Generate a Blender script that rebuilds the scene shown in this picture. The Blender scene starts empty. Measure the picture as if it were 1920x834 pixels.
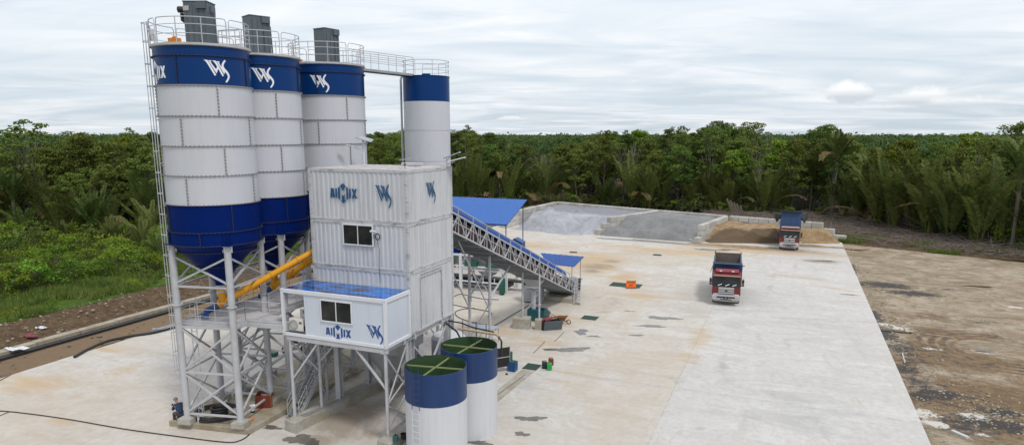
import bpy, math, random
import numpy as np
from mathutils import Vector, Matrix
random.seed(7); RNG = np.random.default_rng(11)
scene = bpy.context.scene
COL = scene.collection
PI = math.pi; R = math.radians

# ---------------------------------------------------------------- camera model (site survey helper)
F, CX, CY, YH, H = 1250., 960., 485., 253., 15.0
TH = math.atan((CY-YH)/F); YAW = R(22.6)
FW = Vector((-math.sin(YAW)*math.cos(TH), math.cos(YAW)*math.cos(TH), -math.sin(TH)))
RT = Vector((math.cos(YAW), math.sin(YAW), 0)); UP = RT.cross(FW)
CAM = Vector((0, 0, H))
def G(px, py, z=0.0):
    d = FW + RT*((px-CX)/F) - UP*((py-CY)/F)
    return CAM + d*((z-H)/d.z)
def onY(px, py, y):
    d = FW + RT*((px-CX)/F) - UP*((py-CY)/F)
    return CAM + d*(y/d.y)
def onX(px, py, x):
    d = FW + RT*((px-CX)/F) - UP*((py-CY)/F)
    return CAM + d*(x/d.x)
cam = bpy.data.cameras.new("camera"); camo = bpy.data.objects.new("camera", cam); COL.objects.link(camo)
cam.sensor_width = 36; cam.lens = F/1920*36; cam.shift_y = (CY-417)/1920
cam.clip_start = 0.5; cam.clip_end = 20000
M = Matrix((RT, UP, -FW)).transposed().to_4x4(); M.translation = CAM
camo.matrix_world = M; scene.camera = camo

# ---------------------------------------------------------------- materials
def nodes(name):
    m = bpy.data.materials.new(name); m.use_nodes = True
    nt = m.node_tree; b = nt.nodes['Principled BSDF']; return m, nt, b
def N(nt, t, **kw):
    n = nt.nodes.new(t)
    for k, v in kw.items():
        if k in n.inputs: n.inputs[k].default_value = v
        else: setattr(n, k, v)
    return n
def ramp(nt, src, stops):
    r = nt.nodes.new('ShaderNodeValToRGB'); e = r.color_ramp.elements
    while len(e) < len(stops): e.new(0.5)
    for i, (p, c) in enumerate(stops):
        e[i].position = p
        e[i].color = (c, c, c, 1) if not hasattr(c, '__len__') else (*c, 1)
    nt.links.new(src, r.inputs[0]); return r.outputs[0]
def coords(nt, scale=(1, 1, 1), kind='Object'):
    tc = N(nt, 'ShaderNodeTexCoord')
    mp = N(nt, 'ShaderNodeMapping'); mp.inputs['Scale'].default_value = scale
    nt.links.new(tc.outputs[kind], mp.inputs[0]); return mp.outputs[0]
def wcoords(nt, scale=(1, 1, 1)):
    g = N(nt, 'ShaderNodeNewGeometry'); mp = N(nt, 'ShaderNodeMapping'); mp.inputs['Scale'].default_value = scale
    nt.links.new(g.outputs['Position'], mp.inputs[0]); return mp.outputs[0]
def noise(nt, vec, scale, detail=6, rough=0.6, dist=0.0):
    n = N(nt, 'ShaderNodeTexNoise'); n.inputs['Scale'].default_value = scale
    n.inputs['Detail'].default_value = detail; n.inputs['Roughness'].default_value = rough
    n.inputs['Distortion'].default_value = dist
    nt.links.new(vec, n.inputs['Vector']); return n.outputs[0]
def mix(nt, fac, a, b, mode='MIX'):
    m = nt.nodes.new('ShaderNodeMix'); m.data_type = 'RGBA'; m.blend_type = mode
    for s, i in ((fac, 0), (a, 6), (b, 7)):
        if hasattr(s, 'links') or hasattr(s, 'is_linked'): nt.links.new(s, m.inputs[i])
        elif i == 0: m.inputs[0].default_value = s
        else: m.inputs[i].default_value = (*s, 1) if len(s) == 3 else s
    return m.outputs[2]
def bump(nt, b, h, strength=0.3, dist=0.02):
    bp = N(nt, 'ShaderNodeBump'); bp.inputs['Strength'].default_value = strength; bp.inputs['Distance'].default_value = dist
    nt.links.new(h, bp.inputs['Height']); nt.links.new(bp.outputs[0], b.inputs['Normal'])
def simple(name, col, rough=0.5, metal=0.0, dirt=0.25, dcol=None, nscale=3.0, stretch=1.0, bmp=0.0, spec=0.5):
    """paint or plastic with weathering in large soft patches and fine grain"""
    m, nt, b = nodes(name)
    v = wcoords(nt, (1, 1, stretch))
    n1 = noise(nt, v, nscale, 8, 0.65)
    f = ramp(nt, n1, [(0.42, 0.0), (0.72, dirt)])
    d = dcol or tuple(c*0.45 for c in col)
    c = mix(nt, f, col, d)
    n2 = noise(nt, v, nscale*9, 4, 0.6)
    c = mix(nt, ramp(nt, n2, [(0.3, 0.0), (0.8, 0.22)]), c, tuple(min(1, x*1.15+0.01) for x in col))
    nt.links.new(c, b.inputs['Base Color'])
    b.inputs['Roughness'].default_value = rough; b.inputs['Metallic'].default_value = metal
    b.inputs['Specular IOR Level'].default_value = spec
    if bmp: bump(nt, b, n2, bmp, 0.01)
    return m

MT = {}
MT['silo_white'] = simple('silo_white', (0.515, 0.53, 0.57), 0.45, dirt=0.25, dcol=(0.40, 0.40, 0.40), nscale=1.3, stretch=0.25)
MT['silo_blue'] = simple('silo_blue', (0.0012, 0.034, 0.150), 0.32, dirt=0.35, dcol=(0.005, 0.028, 0.12), nscale=1.1, stretch=0.3, spec=0.16)
MT['deep_blue'] = simple('deep_blue', (0.0004, 0.013, 0.115), 0.45, dirt=0.35, dcol=(0.001, 0.009, 0.08), nscale=1.5, stretch=0.3, spec=0.06)
MT['seam'] = simple('seam_metal', (0.42, 0.415, 0.41), 0.7, dirt=0.5, nscale=5)
MT['seam_blue'] = simple('seam_blue', (0.015, 0.022, 0.06), 0.6, dirt=0.5, nscale=5)
MT['bolt'] = simple('bolt_metal', (0.22, 0.215, 0.21), 0.6, dirt=0.5, nscale=9)
MT['deck'] = simple('deck_grey', (0.47, 0.46, 0.47), 0.7, dirt=0.6, dcol=(0.28, 0.25, 0.22), nscale=2)
MT['rail'] = simple('rail_paint', (0.46, 0.47, 0.49), 0.45, dirt=0.4, nscale=2)
MT['steel'] = simple('steel_paint', (0.43, 0.44, 0.465), 0.5, dirt=0.5, dcol=(0.27, 0.25, 0.23), nscale=1.7)
MT['steel_dk'] = simple('steel_paint_weathered', (0.30, 0.31, 0.33), 0.55, dirt=0.5, nscale=1.7)
MT['galv'] = simple('galvanised', (0.30, 0.31, 0.32), 0.45, 0.25, dirt=0.5, nscale=4)
MT['yellow'] = simple('yellow_paint', (0.70, 0.32, 0.008), 0.4, dirt=0.35, dcol=(0.45, 0.17, 0.02), nscale=2)
MT['motor_blue'] = simple('motor_blue', (0.01, 0.06, 0.2), 0.4, nscale=4)
MT['filter_grey'] = simple('filter_grey', (0.085, 0.108, 0.125), 0.5, dirt=0.4, dcol=(0.06, 0.07, 0.08), nscale=2.5)
MT['dark'] = simple('dark_rubber', (0.012, 0.013, 0.016), 0.55, dirt=0.5, dcol=(0.05, 0.045, 0.04), nscale=4)
MT['logo_white'] = simple('logo_white', (0.78, 0.79, 0.82), 0.5, dirt=0.1)
MT['logo_blue'] = simple('logo_blue', (0.006, 0.075, 0.19), 0.5, dirt=0.1)
MT['logo_navy'] = simple('logo_navy', (0.006, 0.06, 0.22), 0.5, dirt=0.1)
MT['office_white'] = simple('office_white', (0.53, 0.58, 0.66), 0.45, dirt=0.25, dcol=(0.5, 0.5, 0.5), nscale=1.2, stretch=0.3)
MT['frame_white'] = simple('frame_white', (0.62, 0.64, 0.68), 0.4, dirt=0.3, dcol=(0.5, 0.47, 0.42), nscale=1.6)
MT['roof_blue'] = simple('roof_blue', (0.045, 0.135, 0.40), 0.5, spec=0.25, dirt=0.25, dcol=(0.06, 0.13, 0.32), nscale=0.6)
MT['cover_blue'] = simple('cover_blue', (0.012, 0.065, 0.27), 0.5, spec=0.2, dirt=0.35, nscale=0.8)
MT['green_in'] = simple('tank_green', (0.024, 0.062, 0.022), 0.6, dirt=0.55, dcol=(0.045, 0.07, 0.02), nscale=1.6)
MT['tank_blue'] = simple('tank_blue', (0.002, 0.028, 0.115), 0.42, dirt=0.4, dcol=(0.02, 0.05, 0.15), nscale=1.3, stretch=0.25)
MT['tank_white'] = simple('tank_white', (0.53, 0.545, 0.58), 0.42, dirt=0.25, dcol=(0.5, 0.49, 0.46), nscale=1.3, stretch=0.2)
MT['beam_green'] = simple('beam_green', (0.20, 0.25, 0.10), 0.6, nscale=4)
MT['red_box'] = simple('red_oxide', (0.16, 0.025, 0.012), 0.5, dirt=0.5, nscale=3)
MT['red'] = simple('red_paint', (0.13, 0.010, 0.012), 0.35, dirt=0.5, dcol=(0.18, 0.03, 0.03), nscale=4)
MT['pink'] = simple('faded_red_tarp', (0.22, 0.04, 0.055), 0.7, nscale=6)
MT['white'] = simple('white_paint', (0.40, 0.40, 0.41), 0.4, dirt=0.8, dcol=(0.32, 0.29, 0.25), nscale=5)
MT['chassis'] = simple('chassis_black', (0.02, 0.02, 0.022), 0.6, nscale=5)
MT['bed_blue'] = simple('bed_blue', (0.006, 0.042, 0.12), 0.5, dirt=0.55, dcol=(0.03, 0.05, 0.08), nscale=2)
MT['bed_in'] = simple('bed_inner_steel', (0.13, 0.105, 0.09), 0.6, dirt=0.6, nscale=2)
MT['tyre'] = simple('tyre', (0.02, 0.02, 0.02), 0.8, dirt=0.8, dcol=(0.12, 0.11, 0.09), nscale=6)
MT['teal'] = simple('teal_paint', (0.01, 0.085, 0.095), 0.45, nscale=3)
MT['dkgreen'] = simple('green_paint', (0.008, 0.085, 0.06), 0.45, nscale=3)
MT['grate'] = simple('grate_green', (0.012, 0.045, 0.032), 0.7, dirt=0.5, dcol=(0.05, 0.06, 0.04), nscale=5)
MT['orange'] = simple('sign_orange', (0.85, 0.16, 0.015), 0.5, dirt=0.15)
MT['jerry_green'] = simple('jerrycan_green', (0.01, 0.30, 0.05), 0.4)
MT['skin'] = simple('skin', (0.28, 0.14, 0.08), 0.6, dirt=0.1)
MT['jacket'] = simple('jacket_navy', (0.008, 0.028, 0.075), 0.8, nscale=8)
MT['trousers'] = simple('trousers_grey', (0.055, 0.055, 0.06), 0.85, nscale=8)
MT['cap'] = simple('cap_grey', (0.16, 0.14, 0.14), 0.85, nscale=8)
MT['black'] = simple('black', (0.008, 0.008, 0.008), 0.5)
MT['ac'] = simple('appliance_cream', (0.62, 0.61, 0.57), 0.45)
MT['solar'] = simple('solar_cells', (0.30, 0.33, 0.38), 0.15, dirt=0.1)
MT['pipe_tan'] = simple('pipe_tan', (0.42, 0.31, 0.2), 0.6)
MT['silver'] = simple('sheet_metal', (0.33, 0.37, 0.43), 0.35, 0.2, dirt=0.3)
MT['plastic'] = simple('plastic_sheet', (0.66, 0.68, 0.72), 0.35, dirt=0.4)
MT['rust'] = simple('rust', (0.22, 0.10, 0.035), 0.85, dirt=0.6, nscale=6)
MT['wood'] = simple('dead_wood', (0.17, 0.14, 0.115), 0.9, dirt=0.7, dcol=(0.05, 0.035, 0.03), nscale=3)
MT['bark'] = simple('bark', (0.13, 0.11, 0.085), 0.95, dirt=0.7, dcol=(0.035, 0.03, 0.02), nscale=1.5)
MT['bark_pale'] = simple('bark_pale', (0.18, 0.165, 0.135), 0.95, dirt=0.7, dcol=(0.08, 0.07, 0.05), nscale=1.5)
MT['amber'] = simple('amber_case', (0.62, 0.20, 0.01), 0.4)
MT['poly_blue'] = simple('tarp_blue', (0.02, 0.12, 0.30), 0.5, nscale=4)
MT['belt'] = simple('belt_red_brown', (0.045, 0.018, 0.016), 0.8, dirt=0.6, dcol=(0.015, 0.012, 0.012), nscale=2)

m, nt, b = nodes('window_glass'); v = wcoords(nt)
c = mix(nt, ramp(nt, noise(nt, v, 0.9, 4), [(0.4, 0.0), (0.65, 1.0)]), (0.010, 0.012, 0.013), (0.035, 0.035, 0.036))
nt.links.new(c, b.inputs['Base Color']); b.inputs['Roughness'].default_value = 0.12; b.inputs['Specular IOR Level'].default_value = 0.3; MT['glass'] = m

# stained white container paint: vertical runs of grime, rust under the joints
def container_mat():
    m, nt, b = nodes('container_paint')
    v = wcoords(nt, (2.6, 2.6, 0.16)); n = noise(nt, v, 1.0, 9, 0.72)
    base = mix(nt, ramp(nt, n, [(0.48, 0.0), (0.76, 0.6)]), (0.515, 0.53, 0.56), (0.27, 0.262, 0.25))
    v2 = wcoords(nt, (11, 11, 0.22)); n2 = noise(nt, v2, 1.0, 5, 0.6)
    c = mix(nt, ramp(nt, n2, [(0.52, 0.0), (0.78, 0.5)]), base, (0.20, 0.19, 0.18))
    v3 = wcoords(nt, (1, 1, 1)); n3 = noise(nt, v3, 0.7, 6)
    c = mix(nt, ramp(nt, n3, [(0.5, 0.0), (0.75, 0.55)]), c, (0.56, 0.575, 0.60))
    nt.links.new(c, b.inputs['Base Color']); b.inputs['Roughness'].default_value = 0.55; return m
MT['container'] = container_mat()
def moss_edge():
    m, nt, b = nodes('container_rail_paint')
    v = wcoords(nt, (1.6, 1.6, 5)); n = noise(nt, v, 1.0, 9, 0.78)
    base = mix(nt, ramp(nt, n, [(0.5, 0.0), (0.66, 0.85)]), (0.47, 0.48, 0.50), (0.11, 0.10, 0.07))
    nt.links.new(base, b.inputs['Base Color']); b.inputs['Roughness'].default_value = 0.6; return m
MT['container_rail'] = moss_edge()
# wet blue roof of the office with rust along the edges
m, nt, b = nodes('wet_blue_roof'); v = wcoords(nt, (0.5, 1.3, 1)); n = noise(nt, v, 1.7, 8, 0.7, 0.5)
c = mix(nt, ramp(nt, n, [(0.47, 0.0), (0.58, 1.0)]), (0.008, 0.15, 0.55), (0.035, 0.02, 0.02))
nt.links.new(c, b.inputs['Base Color']); b.inputs['Roughness'].default_value = 0.12; MT['wet_roof'] = m

def concrete(name, a, bcol, ccol, scale=0.6, rough=0.85):
    m, nt, b = nodes(name); v = wcoords(nt)
    c = mix(nt, ramp(nt, noise(nt, v, scale, 8, 0.65), [(0.38, 0.0), (0.62, 1.0)]), a, bcol)
    c = mix(nt, ramp(nt, noise(nt, v, scale*4.3, 6, 0.7), [(0.5, 0.0), (0.75, 0.8)]), c, ccol)
    nb = noise(nt, v, 14, 5, 0.7)
    c = mix(nt, ramp(nt, nb, [(0.3, 0.0), (0.8, 0.25)]), c, tuple(x*0.6 for x in a))
    nt.links.new(c, b.inputs['Base Color']); b.inputs['Roughness'].default_value = rough
    bump(nt, b, nb, 0.4, 0.015); return m
MT['block'] = concrete('cast_block', (0.55, 0.545, 0.53), (0.44, 0.42, 0.38), (0.25, 0.225, 0.18), 0.5)
MT['plinth'] = concrete('plinth_concrete', (0.36, 0.33, 0.27), (0.25, 0.20, 0.13), (0.16, 0.145, 0.08), 0.9)
MT['pedestal'] = concrete('pedestal_concrete', (0.40, 0.39, 0.36), (0.30, 0.27, 0.2), (0.2, 0.17, 0.11), 1.2)
MT['kerb'] = concrete('kerb_concrete', (0.36, 0.32, 0.25), (0.27, 0.23, 0.17), (0.1, 0.09, 0.07), 0.6)
_m = MT['block']; _nt = _m.node_tree; _b = _nt.nodes['Principled BSDF']; _l = _b.inputs['Base Color'].links[0].from_socket
_oi = N(_nt, 'ShaderNodeObjectInfo'); _c = mix(_nt, ramp(_nt, _oi.outputs['Random'], [(0.0, 0.0), (0.55, 0.15), (1.0, 0.6)]), _l, (0.30, 0.285, 0.25)); _nt.links.new(_c, _b.inputs['Base Color'])
def rain_streaks(key, col, amt):
    m_ = MT[key]; nt_ = m_.node_tree; b_ = nt_.nodes['Principled BSDF']; l_ = b_.inputs['Base Color'].links[0].from_socket
    f_ = ramp(nt_, noise(nt_, wcoords(nt_, (5, 5, 0.22)), 1.0, 8, 0.7), [(0.50, 0.0), (0.72, amt)])
    nt_.links.new(mix(nt_, f_, l_, col), b_.inputs['Base Color'])
for k_, c_, a_ in (('silo_white', (0.38, 0.375, 0.36), .16), ('tank_white', (0.36, 0.345, 0.32), .28), ('silo_blue', (0.02, 0.045, 0.12), .3), ('tank_blue', (0.03, 0.05, 0.11), .5), ('deep_blue', (0.003, 0.012, 0.06), .4), ('office_white', (0.4, 0.40, 0.38), .35)): rain_streaks(k_, c_, a_)
MT['gravel_a'] = concrete('aggregate_light', (0.40, 0.41, 0.44), (0.27, 0.28, 0.31), (0.20, 0.21, 0.235), 0.33, 0.95)
MT['gravel_b'] = concrete('aggregate_dark', (0.175, 0.182, 0.185), (0.235, 0.238, 0.235), (0.115, 0.12, 0.122), 0.4, 0.95)

m_ = MT['gravel_a']; nt_ = m_.node_tree; b_ = nt_.nodes['Principled BSDF']; l_ = b_.inputs['Base Color'].links[0].from_socket
at_ = N(nt_, 'ShaderNodeAttribute'); at_.attribute_name = 'mask'; nt_.links.new(mix(nt_, at_.outputs['Fac'], l_, (0.19, 0.195, 0.215)), b_.inputs['Base Color'])
# painted-mask ground materials (mask attribute marks where stains of the ground itself lie)
def masked(name, build):
    m, nt, b = nodes(name); at = N(nt, 'ShaderNodeAttribute'); at.attribute_name = 'mask'
    sep = N(nt, 'ShaderNodeSeparateColor'); nt.links.new(at.outputs['Color'], sep.inputs[0])
    build(nt, b, sep.outputs[0], sep.outputs[1], sep.outputs[2]); return m
def mth(nt, op, a, b=0.5):
    n = N(nt, 'ShaderNodeMath'); n.operation = op
    for i, s in enumerate((a, b)):
        if hasattr(s, 'is_linked'): nt.links.new(s, n.inputs[i])
        else: n.inputs[i].default_value = s
    return n.outputs[0]
def soft(nt, mask, nz, lo=0.35, hi=0.6, amp=0.9):
    s = mth(nt, 'ADD', mask, mth(nt, 'MULTIPLY', mth(nt, 'SUBTRACT', nz, 0.5), amp))
    return ramp(nt, s, [(lo, 0.0), (hi, 1.0)])
def slab_build(nt, b, r, g, bl):
    v = wcoords(nt)
    big = noise(nt, v, 0.05, 6, 0.6, 0.8); mid = noise(nt, v, 0.30, 9, 0.72, 0.9); fine = noise(nt, v, 2.4, 9, 0.74, 0.3)
    sweep = noise(nt, wcoords(nt, (0.35, 1.0, 1)), 0.42, 9, 0.74, 1.6); sweep2 = noise(nt, wcoords(nt, (1.0, 0.3, 1)), 0.9, 9, 0.75, 1.2)
    sx = N(nt, 'ShaderNodeSeparateXYZ'); nt.links.new(v, sx.inputs[0])
    wob = mth(nt, 'MULTIPLY', mth(nt, 'SUBTRACT', mid, 0.5), 0.35)
    X_ = mth(nt, 'ADD', sx.outputs[0], wob); Y_ = mth(nt, 'ADD', sx.outputs[1], wob)
    west = mth(nt, 'LESS_THAN', X_, -5.6); near = mth(nt, 'LESS_THAN', Y_, 39.0)
    c = mix(nt, west, (0.50, 0.488, 0.466), (0.48, 0.445, 0.395))                        # two pours of concrete
    c = mix(nt, mth(nt, 'MULTIPLY', near, 0.35), c, (0.47, 0.468, 0.46))
    c = mix(nt, ramp(nt, mid, [(0.42, 0.0), (0.60, 0.8)]), c, (0.56, 0.555, 0.545))
    c = mix(nt, ramp(nt, sweep, [(0.46, 0.0), (0.64, 0.55)]), c, mix(nt, west, (0.415, 0.405, 0.385), (0.40, 0.345, 0.275)))
    c = mix(nt, ramp(nt, sweep2, [(0.52, 0.0), (0.68, 0.55)]), c, (0.40, 0.365, 0.315))
    c = mix(nt, ramp(nt, big, [(0.46, 0.0), (0.60, 0.45)]), c, mix(nt, west, (0.43, 0.425, 0.41), (0.44, 0.375, 0.29)))
    c = mix(nt, ramp(nt, fine, [(0.44, 0.0), (0.70, 0.45)]), c, (0.33, 0.305, 0.27))
    c = mix(nt, mth(nt, 'MULTIPLY', soft(nt, r, sweep, 0.2, 0.8, 2.0), 0.8), c, (0.44, 0.315, 0.18))      # sand tan
    c = mix(nt, mth(nt, 'MULTIPLY', soft(nt, g, mid, 0.2, 0.6, 1.8), 0.8), c, (0.25, 0.20, 0.145))          # brown dirt
    c = mix(nt, mth(nt, 'MULTIPLY', soft(nt, bl, sweep, 0.2, 0.75, 2.0), 0.6), c, (0.35, 0.35, 0.35))      # grey screed
    def near_line(s, at_, w_):
        q = mth(nt, 'DIVIDE', mth(nt, 'ABSOLUTE', mth(nt, 'SUBTRACT', s, at_)), w_); return mth(nt, 'MAXIMUM', mth(nt, 'SUBTRACT', 1.0, q), 0.0)
    j = near_line(X_, -5.6, 0.07)
    for s_, a_, w_ in ((Y_, 39.0, 0.09), (X_, -31.5, 0.05), (Y_, 66.0, 0.07)): j = mth(nt, 'MAXIMUM', j, near_line(s_, a_, w_))
    c = mix(nt, mth(nt, 'MULTIPLY', j, ramp(nt, fine, [(0.40, 0.05), (0.60, 0.5)])), c, (0.24, 0.23, 0.215))
    c = mix(nt, mth(nt, 'MULTIPLY', near_line(Y_, 38.75, 0.35), ramp(nt, mid, [(0.45, 0.0), (0.6, 0.5)])), c, (0.36, 0.37, 0.385))
    nt.links.new(c, b.inputs['Base Color']); b.inputs['Roughness'].default_value = 0.8
    bump(nt, b, fine, 0.25, 0.02)
MT['slab'] = masked('concrete_slab', slab_build)
def yard_build(nt, b, r, g, bl):
    v = wcoords(nt); mid = noise(nt, v, 0.28, 10, 0.74, 0.9); fine = noise(nt, v, 1.7, 10, 0.8, 0.4); st = noise(nt, wcoords(nt, (0.55, 1, 1)), 0.7, 9, 0.75, 1.0)
    c = mix(nt, ramp(nt, mid, [(0.42, 0.0), (0.58, 1.0)]), (0.37, 0.315, 0.24), (0.25, 0.195, 0.13))
    c = mix(nt, ramp(nt, st, [(0.48, 0.0), (0.62, 0.75)]), c, (0.17, 0.135, 0.095))
    c = mix(nt, ramp(nt, fine, [(0.50, 0.0), (0.70, 0.5)]), c, (0.14, 0.11, 0.08))
    c = mix(nt, ramp(nt, fine, [(0.30, 0.5), (0.40, 0.0)]), c, (0.47, 0.44, 0.40))
    c = mix(nt, mth(nt, 'MULTIPLY', soft(nt, bl, mid, 0.15, 0.6, 2.0), 0.85), c, mix(nt, ramp(nt, fine, [(0.4, 0.0), (0.6, 1.0)]), (0.21, 0.135, 0.07), (0.095, 0.066, 0.042)))
    c = mix(nt, mth(nt, 'MULTIPLY', soft(nt, r, fine, 0.25, 0.65, 3.2), 0.9), c, (0.045, 0.045, 0.047))
    c = mix(nt, soft(nt, g, fine, 0.45, 0.65, 3.2), c, (0.52, 0.50, 0.46))
    nt.links.new(c, b.inputs['Base Color']); b.inputs['Roughness'].default_value = 0.9; b.inputs['Specular IOR Level'].default_value = 0.2
    bump(nt, b, fine, 0.8, 0.10)
MT['yard'] = masked('dirt_yard', yard_build)
def ground_build(nt, b, r, g, bl):
    v = wcoords(nt); mid = noise(nt, v, 0.35, 9, 0.72, 0.4); fine = noise(nt, v, 1.9, 9, 0.78)
    c = mix(nt, ramp(nt, mid, [(0.4, 0.0), (0.65, 1.0)]), (0.018, 0.02, 0.012), (0.035, 0.032, 0.02))
    soil = mix(nt, ramp(nt, fine, [(0.38, 0.0), (0.62, 1.0)]), (0.15, 0.105, 0.066), (0.06, 0.04, 0.025))
    soil = mix(nt, ramp(nt, noise(nt, v, 3.3, 5, 0.8), [(0.62, 0.0), (0.70, 0.8)]), soil, (0.30, 0.26, 0.2))
    c = mix(nt, soft(nt, r, mid), c, soil)
    grass = mix(nt, ramp(nt, fine, [(0.35, 0.0), (0.65, 1.0)]), (0.035, 0.07, 0.012), (0.09, 0.14, 0.025))
    c = mix(nt, soft(nt, g, mid), c, grass)
    c = mix(nt, soft(nt, bl, mid), c, mix(nt, fine, (0.27, 0.20, 0.13), (0.13, 0.09, 0.06)))
    nt.links.new(c, b.inputs['Base Color']); b.inputs['Roughness'].default_value = 0.95
    b.inputs['Specular IOR Level'].default_value = 0.05; bump(nt, b, fine, 1.0, 0.15)
MT['ground'] = masked('natural_ground', ground_build)
def sand_build(nt, b, r, g, bl):
    v = wcoords(nt); mid = noise(nt, v, 0.9, 8, 0.7, 0.4); fine = noise(nt, v, 5, 6, 0.7)
    c = mix(nt, ramp(nt, mid, [(0.4, 0.0), (0.62, 1.0)]), (0.32, 0.225, 0.125), (0.21, 0.14, 0.075))
    c = mix(nt, mth(nt, 'MULTIPLY', soft(nt, r, mid, 0.2, 0.4, 0.3), 0.95), c, (0.10, 0.07, 0.04))
    nt.links.new(c, b.inputs['Base Color']); b.inputs['Roughness'].default_value = 0.95
    bump(nt, b, fine, 0.6, 0.06)
MT['sand'] = masked('sand', sand_build)
m, nt, b = nodes('puddle_wet'); v = wcoords(nt)
c = mix(nt, ramp(nt, noise(nt, v, 1.2, 6), [(0.4, 0.0), (0.6, 1.0)]), (0.10, 0.09, 0.078), (0.155, 0.142, 0.125))
nt.links.new(c, b.inputs['Base Color']); b.inputs['Roughness'].default_value = 0.22; MT['puddle'] = m
m, nt, b = nodes('puddle_muddy'); nt.links.new(mix(nt, noise(nt, wcoords(nt), 1.5), (0.10, 0.065, 0.025), (0.15, 0.10, 0.04)), b.inputs['Base Color'])
b.inputs['Roughness'].default_value = 0.2; MT['mudwater'] = m

def leafmat(name, cols, trans=0.25):
    m, nt, b = nodes(name)
    g = N(nt, 'ShaderNodeNewGeometry'); oi = N(nt, 'ShaderNodeObjectInfo')
    c = ramp(nt, g.outputs['Random Per Island'], [(i/(len(cols)-1), cc) for i, cc in enumerate(cols)])
    hsv = N(nt, 'ShaderNodeHueSaturation')
    mr = N(nt, 'ShaderNodeMapRange'); mr.inputs['To Min'].default_value = 0.455; mr.inputs['To Max'].default_value = 0.525
    nt.links.new(oi.outputs['Random'], mr.inputs[0]); nt.links.new(mr.outputs[0], hsv.inputs['Hue'])
    mv = N(nt, 'ShaderNodeMapRange'); mv.inputs['To Min'].default_value = 0.6; mv.inputs['To Max'].default_value = 1.45
    w = N(nt, 'ShaderNodeMath'); w.operation = 'FRACT'
    w2 = N(nt, 'ShaderNodeMath'); w2.operation = 'MULTIPLY'; w2.inputs[1].default_value = 7.31
    nt.links.new(oi.outputs['Random'], w2.inputs[0]); nt.links.new(w2.outputs[0], w.inputs[0]); nt.links.new(w.outputs[0], mv.inputs[0])
    nt.links.new(mv.outputs[0], hsv.inputs['Value']); nt.links.new(c, hsv.inputs['Color'])
    # patches of lighter young growth through the whole canopy
    pn = noise(nt, wcoords(nt), 0.11, 4, 0.6)
    cc = mix(nt, ramp(nt, pn, [(0.46, 0.0), (0.64, 0.55)]), hsv.outputs[0], tuple(x*1.25 for x in cols[-1]))
    nt.links.new(cc, b.inputs['Base Color']); b.inputs['Roughness'].default_value = 0.55
    b.inputs['Specular IOR Level'].default_value = 0.12
    tr = N(nt, 'ShaderNodeBsdfTranslucent'); nt.links.new(cc, tr.inputs[0])
    ms = N(nt, 'ShaderNodeMixShader'); ms.inputs[0].default_value = trans
    nt.links.new(b.outputs[0], ms.inputs[1]); nt.links.new(tr.outputs[0], ms.inputs[2])
    nt.links.new(ms.outputs[0], nt.nodes['Material Output'].inputs[0]); return m
MT['leaf'] = leafmat('leaf_green', [(0.048, 0.082, 0.015), (0.084, 0.132, 0.025), (0.132, 0.178, 0.038)])
MT['leaf_far'] = leafmat('leaf_far', [(0.055, 0.092, 0.026), (0.075, 0.118, 0.032), (0.095, 0.14, 0.042)])
MT['leaf_inner_shade'] = leafmat('leaf_inner_shade', [(0.030, 0.060, 0.009), (0.048, 0.09, 0.014), (0.068, 0.12, 0.018)])  # darker leaf copy: shade of the forest interior put into the colour
MT['leaf_bright'] = leafmat('leaf_bright', [(0.075, 0.135, 0.013), (0.115, 0.20, 0.018), (0.16, 0.25, 0.026)])
MT['frond'] = leafmat('frond_green', [(0.050, 0.082, 0.020), (0.082, 0.122, 0.030), (0.135, 0.160, 0.048)])
MT['frond_dead'] = leafmat('frond_dead', [(0.12, 0.08, 0.035), (0.17, 0.12, 0.055), (0.22, 0.17, 0.09)])
MT['grass'] = leafmat('grass_blades', [(0.06, 0.10, 0.018), (0.095, 0.145, 0.028), (0.15, 0.18, 0.05)])

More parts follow.
